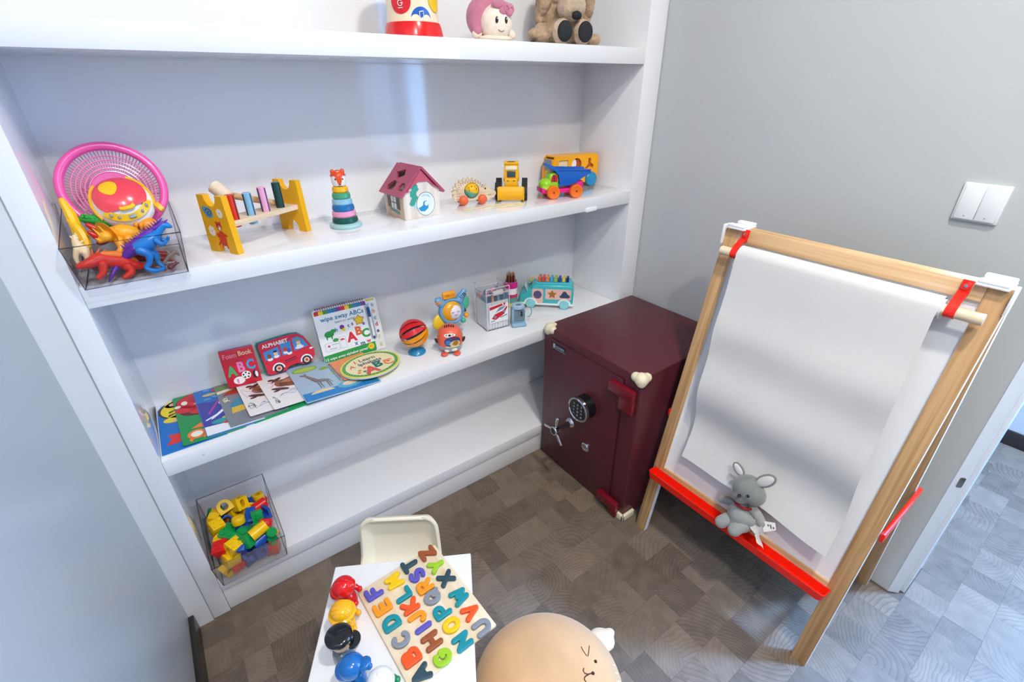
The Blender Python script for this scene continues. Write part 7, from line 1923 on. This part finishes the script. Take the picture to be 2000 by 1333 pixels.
def letter_mesh(ch, w=0.0245, h=0.0305, sw=0.0057, th=0.0085):
    mb = MB(); k = 0
    for st in STROKES[ch]:
        for a, b in zip(st, st[1:]):
            p = Vector(((a[0] - 0.5) * w, (a[1] - 0.5) * h)); q = Vector(((b[0] - 0.5) * w, (b[1] - 0.5) * h))
            d = q - p; an = math.atan2(d.y, d.x); e = 0.00003 * (k % 5); k += 1
            out = [(q.x + sw * math.cos(an + t), q.y + sw * math.sin(an + t)) for t in [-PI / 2 + PI * i / 8 for i in range(9)]] + [(p.x + sw * math.cos(an + t), p.y + sw * math.sin(an + t)) for t in [PI / 2 + PI * i / 8 for i in range(9)]]
            mb.prism(out, 0.0, th + e)
    return mb
BM4 = Matrix.Translation(bcen) @ Matrix.Rotation(brz, 4, 'Z')
for ri, (letters, cs) in enumerate(rows):
    yr = 0.078 - ri * 0.0520
    for ch, c in zip(letters, cs):
        mb = letter_mesh(ch)
        x = LX[ch] + 0.006
        o = obj('puzzle_letter', mb, P(LC[c][0], 0.42, coat=0.05), None, BM4 @ Vector((x, yr, 0.0084)), (0, 0, brz), smooth=70, remesh=0.0011, smoothit=3)
        tag(o, '%s wooden letter %s on the alphabet puzzle board' % (LC[c][1], ch), 'letter', 'wooden letters on the puzzle board')

# ------------------------------------------------------------------ five little figures on the table
SKN = P('#e9bf96', 0.35)
def figure(label, x, y, colour, body_c, kind, sc=1.0):
    t = thing('toy_figure', label, 'toy figure', (x, y, TZ + 0.0004), R(-34), 'little figures on the play table')
    t.scale = (sc, sc, sc)
    C1, C2 = P(colour, 0.18, coat=0.5), P(body_c, 0.2, coat=0.4)
    mb = MB(); mb.lathe([(0, 0), (0.021, 0), (0.0235, 0.004), (0.0225, 0.020), (0.019, 0.034), (0.012, 0.042), (0, 0.043)], 28); obj('body', mb, C2, t, smooth=60)
    for s_ in (-1, 1):
        mb = MB(); mb.tube([(0.004, s_ * 0.019, 0.034), (0.014, s_ * 0.023, 0.028), (0.024, s_ * 0.019, 0.024)], [0.006, 0.0065, 0.006], 10); mb.sph((0.026, s_ * 0.018, 0.024), 0.007, 12, 8); mb.sph((0.004, s_ * 0.019, 0.034), 0.006, 10, 8); obj('arm', mb, C2, t, smooth=60)
    mb = MB(); mb.sph((0.002, 0, 0.054), (0.0205, 0.0205, 0.020), 26, 16); hd = obj('head', mb, SKN, t, smooth=80)
    mb = MB()
    for s_ in (-1, 1): mb.sph((0.0205, s_ * 0.007, 0.055), (0.0015, 0.002, 0.003), 8, 6)
    o = obj('face', mb, P('#2a1a14', 0.3), hd); o['kind'] = 'stuff'
    mb = MB()
    if kind == 'fire':
        mb.sph((0.0, 0, 0.060), (0.0265, 0.0255, 0.0235), 30, 18); mb.sph((-0.010, 0, 0.048), (0.024, 0.025, 0.020), 24, 14); mb.tube([(0.024 * math.cos(R(a)), 0, 0.061 + 0.0235 * math.sin(R(a))) for a in range(10, 171, 16)], 0.0022, 8); mb.sph((0.018, 0, 0.070), (0.010, 0.013, 0.008), 16, 10)
    elif kind == 'hard':
        mb.sph((0.0, 0, 0.060), (0.0255, 0.0245, 0.021), 30, 18)
        for a in (-40, -20, 0, 20, 40): mb.tube([(0.0258 * math.cos(R(k)) * math.cos(R(a)), 0.0245 * math.sin(R(a)) * 1.0, 0.060 + 0.0215 * math.sin(R(k)) * math.cos(R(a))) for k in range(20, 161, 20)], 0.0012, 6)
        mb.lathe([(0.022, 0.056), (0.029, 0.0555), (0.030, 0.057), (0.024, 0.061)], 30)
    elif kind == 'police':
        mb.lathe([(0, 0.0625), (0.0225, 0.0615), (0.0235, 0.066), (0.028, 0.073), (0.028, 0.077), (0.022, 0.081), (0, 0.083)], 32); mb.prism([(0.016 + 0.0165 * math.cos(a), 0.019 * math.sin(a)) for a in [R(-100 + 200 * k / 14) for k in range(15)]], 0.062, 0.0655, Matrix.Rotation(R(10), 4, 'Y'))
        mb.sph((0.020, 0, 0.071), (0.012, 0.012, 0.007), 14, 8)
    elif kind == 'cap':
        mb.sph((0.0, 0, 0.061), (0.0262, 0.0255, 0.0235), 30, 18); mb.sph((-0.012, 0, 0.054), (0.022, 0.024, 0.016), 20, 12)
        mb.sph((0.026, 0, 0.068), (0.016, 0.015, 0.0075), 20, 12, rot=(0, R(-22), 0))
    else:
        mb.sph((0.0, 0, 0.060), (0.0255, 0.0255, 0.0225), 30, 18); mb.sph((0, 0, 0.082), (0.0045, 0.0045, 0.0025), 12, 8); mb.lathe([(0.024, 0.053), (0.0275, 0.0535), (0.0275, 0.058), (0.025, 0.060)], 30)
    obj('hat', mb, C1, hd, smooth=60)
    return t
fz = 0.418
def fig_at(px, py): 
    p = ray_at(px, py, 2, TZ + 0.058); return p.x, p.y
figure('red toy firefighter figure beside the violet letter F', *fig_at(672, 1148), '#dd1016', '#d4121a', 'fire')
figure('toy builder figure in a ribbed yellow hard hat', *fig_at(668, 1196), '#f6b40c', '#f3b00e', 'hard')
figure('toy police figure with black peaked cap and grey body', *fig_at(664, 1252), '#14171c', '#5e6670', 'police')
figure('toy figure in a blue baseball cap and blue clothes', *fig_at(687, 1304), '#1468b4', '#1c74c0', 'cap')
figure('toy figure in a round white cap with green sleeves', *fig_at(743, 1331), '#eef0f2', '#1c8a56', 'nurse')

# ------------------------------------------------------------------ cream chair behind the table
M_CHAIR = mat('#f3ead2', 0.35, vary=0.015, name='cream plastic')
chc = Vector((0.479, -0.316, 0)); chz = R(-33)
t = thing('child_chair', 'cream plastic shell chair for a child, pushed up to the table', 'chair', (chc.x, chc.y, 0), chz)
CH_ = 0.415
RCN = 0.042
cent = [(0.0, CH_), (-0.001, CH_ - 0.05), (-0.008, CH_ - 0.11), (-0.024, CH_ - 0.155), (-0.060, CH_ - 0.178), (-0.11, CH_ - 0.184), (-0.17, CH_ - 0.182), (-0.235, CH_ - 0.188)]
def cpoint(s_):
    acc = 0.0
    for (y0, z0), (y1, z1) in zip(cent, cent[1:]):
        L_ = math.hypot(y1 - y0, z1 - z0)
        if acc + L_ >= s_ or (y1, z1) == cent[-1]:
            k = min(1.0, (s_ - acc) / L_); ty, tz = (y1 - y0) / L_, (z1 - z0) / L_
            return y0 + (y1 - y0) * k, z0 + (z1 - z0) * k, (tz * -1.0, ty)      # point, inward normal (towards the sitter)
        acc += L_
TOT = sum(math.hypot(b[0] - a[0], b[1] - a[1]) for a, b in zip(cent, cent[1:]))
ss = [0.0, 0.0015, 0.005, 0.010, 0.017, 0.026, 0.038, 0.055, 0.08, 0.11, 0.14, 0.165, 0.19, 0.215, 0.25, 0.29, 0.33, TOT - 0.03, TOT - 0.015, TOT - 0.006, TOT - 0.001]
vs, fs = [], []
NU = 28
for s_ in ss:
    y, z, nrm = cpoint(s_)
    hw = 0.108 + 0.006 * min(1, s_ / 0.15)
    e = min(s_, TOT - s_)
    if e < RCN: hw = hw - RCN + math.sqrt(max(0, RCN ** 2 - (RCN - e) ** 2))
    for i in range(NU + 1):
        u = math.sin(PI / 2 * (-1 + 2 * i / NU)) if True else 0
        x = hw * u
        edge = min(hw - abs(x), e)                      # distance to the rim
        k = max(0.0, 1 - edge / 0.034)
        lift_ = 0.030 * k * k
        vs.append((x, y - abs(nrm[0]) * lift_ * 1.0, z + abs(nrm[1]) * lift_))
for j in range(len(ss) - 1):
    for i in range(NU):
        a = j * (NU + 1) + i; fs.append((a, a + 1, a + NU + 2, a + NU + 1))
mb = MB(); mb.add(vs, fs); bmesh.ops.recalc_face_normals(mb.bm, faces=mb.bm.faces[:]); mb.bm.normal_update(); bmesh.ops.solidify(mb.bm, geom=mb.bm.faces[:], thickness=0.010)
obj('shell', mb, M_CHAIR, t, smooth=80, sub=1)
for sx in (-1, 1):
    for y0, y1 in ((-0.05, 0.01), (-0.19, -0.235)):
        mb = MB(); mb.cyl((sx * 0.07, y0, CH_ - 0.19), (sx * 0.105, y1, 0), 0.012, 0.009, 16); obj('leg', mb, WOOD_Z, t)

# ------------------------------------------------------------------ cat pouf
PC = ray_at(1070, 1352, 2, 0.155); PC.z = 0.0; PR, PH = 0.186, 0.25
M_PLUSH = mat('#d6ac80', 0.95, vary=0.11, scale=9.0, bump=0.25, bscale=700, sheen=0.35, name='tan plush')
t = thing('cat_pouf', 'round tan plush cat pouf with a stitched winking face beside the table', 'pouf', PC)
mb = MB()
prof = []
for k in range(25):
    a = -PI / 2 + PI * k / 24
    ca_, sa_ = math.cos(a), math.sin(a)
    prof.append((PR * abs(ca_) ** 0.62, PH / 2 + PH / 2 * (abs(sa_) ** 0.80) * (1 if sa_ > 0 else -1)))
mb.lathe(prof, 64)
from mathutils.bvhtree import BVHTree
tree = BVHTree.FromBMesh(mb.bm)
obj('body', mb, M_PLUSH, t, smooth=80)
camp = Vector((0.1886, -1.2598, 1.45))
def on_pouf(px, py, off=0.0008):
    d = (_f + _r * ((px - 1000) / 922.405) + _d * ((py - 666.5) / 922.405)).normalized()
    hit = tree.ray_cast(camp - PC, d)
    if hit[0] is None: return None
    return hit[0] + hit[1] * off
M_STITCH = mat('#3a2415', 0.7, vary=0.0)
def stitch(name, pts, r=0.0016, m=M_STITCH):
    q = [on_pouf(*p) for p in pts]; q = [p for p in q if p is not None]
    if len(q) < 2: return
    mb = MB(); mb.tube(q, r, 6); obj(name, mb, m, t)
stitch('eye_stitch', [(1135, 1264), (1139, 1272), (1146, 1282)], 0.0011); stitch('eye_stitch', [(1151, 1262), (1150, 1272), (1148, 1283)], 0.0011)
stitch('mouth_stitch', [(1140, 1306), (1139, 1311), (1142, 1316), (1148, 1318), (1158, 1316)], 0.0014); stitch('mouth_stitch', [(1150, 1318), (1143, 1322), (1141, 1327), (1144, 1333), (1150, 1337)], 0.0014)
for nm, px, py, r in (('eye', 1163, 1293, 0.0042), ('nose', 1158, 1316, 0.0042)):
    p = on_pouf(px, py, 0.0006)
    if p is not None:
        mb = MB(); mb.sph(p, (r, r, 0.0025), 14, 8); obj(nm, mb, M_STITCH, t)
M_WHISK = mat('#f3e3cc', 0.8, vary=0.0)
for px, py in ((1196, 1299), (1201, 1315), (1205, 1331)): stitch('whisker_stitch', [(px, py), (px + 6, py + 1.5), (px + 12, py + 4)], 0.0012, M_WHISK)
for ex, ey in ((1186, 1240),):
    p = ray_at(ex, ey, 2, 0.16) - PC
    mb = MB(); d_ = Vector((p.x, p.y, 0)).normalized(); mb.sph(p - d_ * 0.022, (0.040, 0.034, 0.016), 20, 12, rot=(0, R(20), math.atan2(d_.y, d_.x)))
    mb.sph(p + d_ * 0.004 + Vector((0, 0, 0.0)), (0.024, 0.014, 0.009), 16, 10, rot=(0, R(20), math.atan2(d_.y, d_.x)))
    lab(obj('ear', mb, mat('#e2c6a6', 0.95, vary=0.05, bump=0.3, bscale=600, sheen=0.3), t, smooth=80, remesh=0.004, smoothit=4), 'pale rounded ear')

# ------------------------------------------------------------------ grey rabbit plush in the easel tray
en = Vector((-sl.z, 0, sl.x))
def epx(px, py, w):
    d = _f + _r * ((px - 1000) / 922.405) + _d * ((py - 666.5) / 922.405)
    P0_ = Vector((1.283, -0.84, 0)) + en * w
    return camp + d * ((P0_ - camp).dot(en) / d.dot(en))
GREY = mat('#9b9d9c', 0.95, vary=0.06, scale=40, bump=0.3, bscale=700, sheen=0.4, name='grey velour')
GREYD = mat('#7f8281', 0.95, vary=0.06, scale=40, bump=0.3, bscale=700, sheen=0.4, name='dark grey velour')
LIGHT = mat('#dcdbd8', 0.95, vary=0.04, scale=40, bump=0.2, bscale=700, sheen=0.3)
rb = epx(1445, 1030, 0.03)
t = thing('plush_rabbit', 'small grey plush rabbit with red collar sitting in the easel tray', 'plush toy', rb)
T = Matrix.Translation(-rb)
mb = MB(T)
b0, b1, b2 = epx(1449, 990, 0.040), epx(1447, 1004, 0.044), epx(1446, 1016, 0.040)
mb.sph(b0, 0.025, 18, 12); mb.sph(b1, 0.036, 20, 14); mb.sph(b2, 0.037, 20, 14); mb.sph(epx(1463, 1012, 0.038), 0.028, 18, 12)
obj('body', mb, GREY, t, remesh=0.0028, smoothit=4, smooth=80)
mb = MB(T); hc = epx(1461, 955, 0.052)
mb.sph(hc, (0.041, 0.041, 0.039), 24, 16); mb.sph(epx(1447, 968, 0.068), 0.024, 18, 12); mb.sph(epx(1474, 968, 0.056), 0.030, 18, 12)
hd = obj('head', mb, GREYD, t, remesh=0.0028, smoothit=4, smooth=80)
def ear(b, m_, tip, wb, w, label):
    p0, p1 = epx(*b, wb), epx(*tip, wb + 0.004)
    ax_ = (p1 - p0); L_ = ax_.length; ax_.normalize(); nrm = (en - ax_ * en.dot(ax_)).normalized(); sd = ax_.cross(nrm)
    Q = Matrix((sd, ax_, nrm)).transposed().to_4x4(); Q.translation = p0
    mb = MB(T @ Q); mb.sph((0, L_ * 0.5, 0), (w, L_ * 0.56, 0.006), 20, 14); e = lab(obj('ear', mb, GREYD, hd, smooth=80), label)
    mb = MB(T @ Q); mb.sph((0, L_ * 0.5, 0.003), (w * 0.74, L_ * 0.47, 0.0046), 20, 14); lab(obj('inner_ear', mb, LIGHT, e, smooth=80), 'pale inner ear')
ear((1450, 930), 0, (1436, 904), 0.045, 0.015, 'upright ear'); ear((1478, 946), 0, (1514, 934), 0.050, 0.018, 'ear flopping sideways')
mb = MB(T)
for px, py, w in ((1437, 955, 0.078), (1461, 970, 0.096)): mb.sph(epx(px, py, w), 0.0042, 12, 8)
mb.sph(epx(1444, 969, 0.0985), (0.006, 0.005, 0.004), 12, 8); o = obj('face', mb, P('#1c1e20', 0.2), hd); o['kind'] = 'stuff'
mb = MB(T); c_ = epx(1455, 982, 0.045)
axn = (epx(1461, 955, 0.052) - epx(1449, 1000, 0.042)).normalized(); Fc = frame(axn)
mb.tube([c_ + Fc @ Vector((0.0275 * math.cos(2 * PI * k / 28), 0.0275 * math.sin(2 * PI * k / 28), 0)) for k in range(28)], 0.0036, 8, closed=True); lab(obj('collar', mb, mat('#a81e20', 0.8, vary=0.1), t), 'red ribbon collar')
for nm, a, b, wa, wb_, r, lb in (('arm', (1434, 985), (1411, 976), 0.030, 0.018, 0.013, 'arm out to the side'), ('arm', (1470, 994), (1487, 1022), 0.046, 0.040, 0.014, 'arm holding the cloth'), ('leg', (1430, 1012), (1409, 1020), 0.052, 0.072, 0.019, 'leg over the tray lip'), ('leg', (1452, 1026), (1434, 1036), 0.056, 0.076, 0.019, 'leg over the tray lip')):
    mb = MB(T); p0, p1 = epx(*a, wa), epx(*b, wb_)
    limbs(mb, [p0, p0.lerp(p1, 0.5) + Vector((0, 0, 0.003)), p1], [r * 0.9, r, r * 0.98], 14); lab(obj(nm, mb, GREY, t, remesh=0.0022, smoothit=3, smooth=80), lb)
M_CLOTH = mat('#e9e2da', 0.9, vary=0.08, scale=50, bump=0.3, bscale=600)
mb = MB(T)
def patchq(q, n=6, amp=0.004):
    vs, fs = [], []
    for j in range(n + 1):
        for i in range(n + 1):
            a, b = i / n, j / n
            p = (q[0].lerp(q[1], a)).lerp(q[3].lerp(q[2], a), b) + en * (amp * math.sin(5 * a + 7 * b))
            vs.append(p)
    for j in range(n):
        for i in range(n): k = j * (n + 1) + i; fs.append((k, k + 1, k + n + 2, k + n + 1))
    mb.add(vs, fs)
patchq([epx(1468, 1012, 0.050), epx(1488, 1020, 0.052), epx(1492, 1050, 0.040), epx(1474, 1040, 0.050)])
patchq([epx(1462, 1020, 0.052), epx(1480, 1030, 0.050), epx(1490, 1074, 0.046), epx(1478, 1058, 0.054)])
mb.bm.normal_update(); bmesh.ops.solidify(mb.bm, geom=mb.bm.faces[:], thickness=0.0012)
o = lab(obj('cloth', mb, M_CLOTH, t, smooth=60), 'crumpled cream comfort cloth'); o['kind'] = 'stuff'
mb = MB(T); q = [epx(1488, 1018, 0.046), epx(1514, 1022, 0.034), epx(1516, 1036, 0.034), epx(1491, 1040, 0.046)]
patchq(q, 2, 0.0); mb.bm.normal_update(); bmesh.ops.solidify(mb.bm, geom=mb.bm.faces[:], thickness=0.0008); tg = lab(obj('care_label', mb, mat('#f0eeea', 0.8, vary=0.03), t, smooth=0), 'white care label')
mb = MB(T)
for k in range(2):
    a = q[0].lerp(q[3], 0.25 + 0.25 * k).lerp(q[1].lerp(q[2], 0.25 + 0.25 * k), 0.40 + 0.2 * k) + en * 0.0012
    e1 = (q[1] - q[0]).normalized(); e2 = (q[3] - q[0]).normalized()
    for d in (0, 1): mb.add([a + e1 * (d * 0.006), a + e1 * (d * 0.006 + 0.0035), a + e1 * (d * 0.006 + 0.0035) + e2 * 0.006, a + e1 * (d * 0.006) + e2 * 0.006], [(0, 1, 2, 3)])
o = obj('label_print', mb, mat('#6a6a6a', 0.8, vary=0.0), tg, smooth=0); o['kind'] = 'stuff'
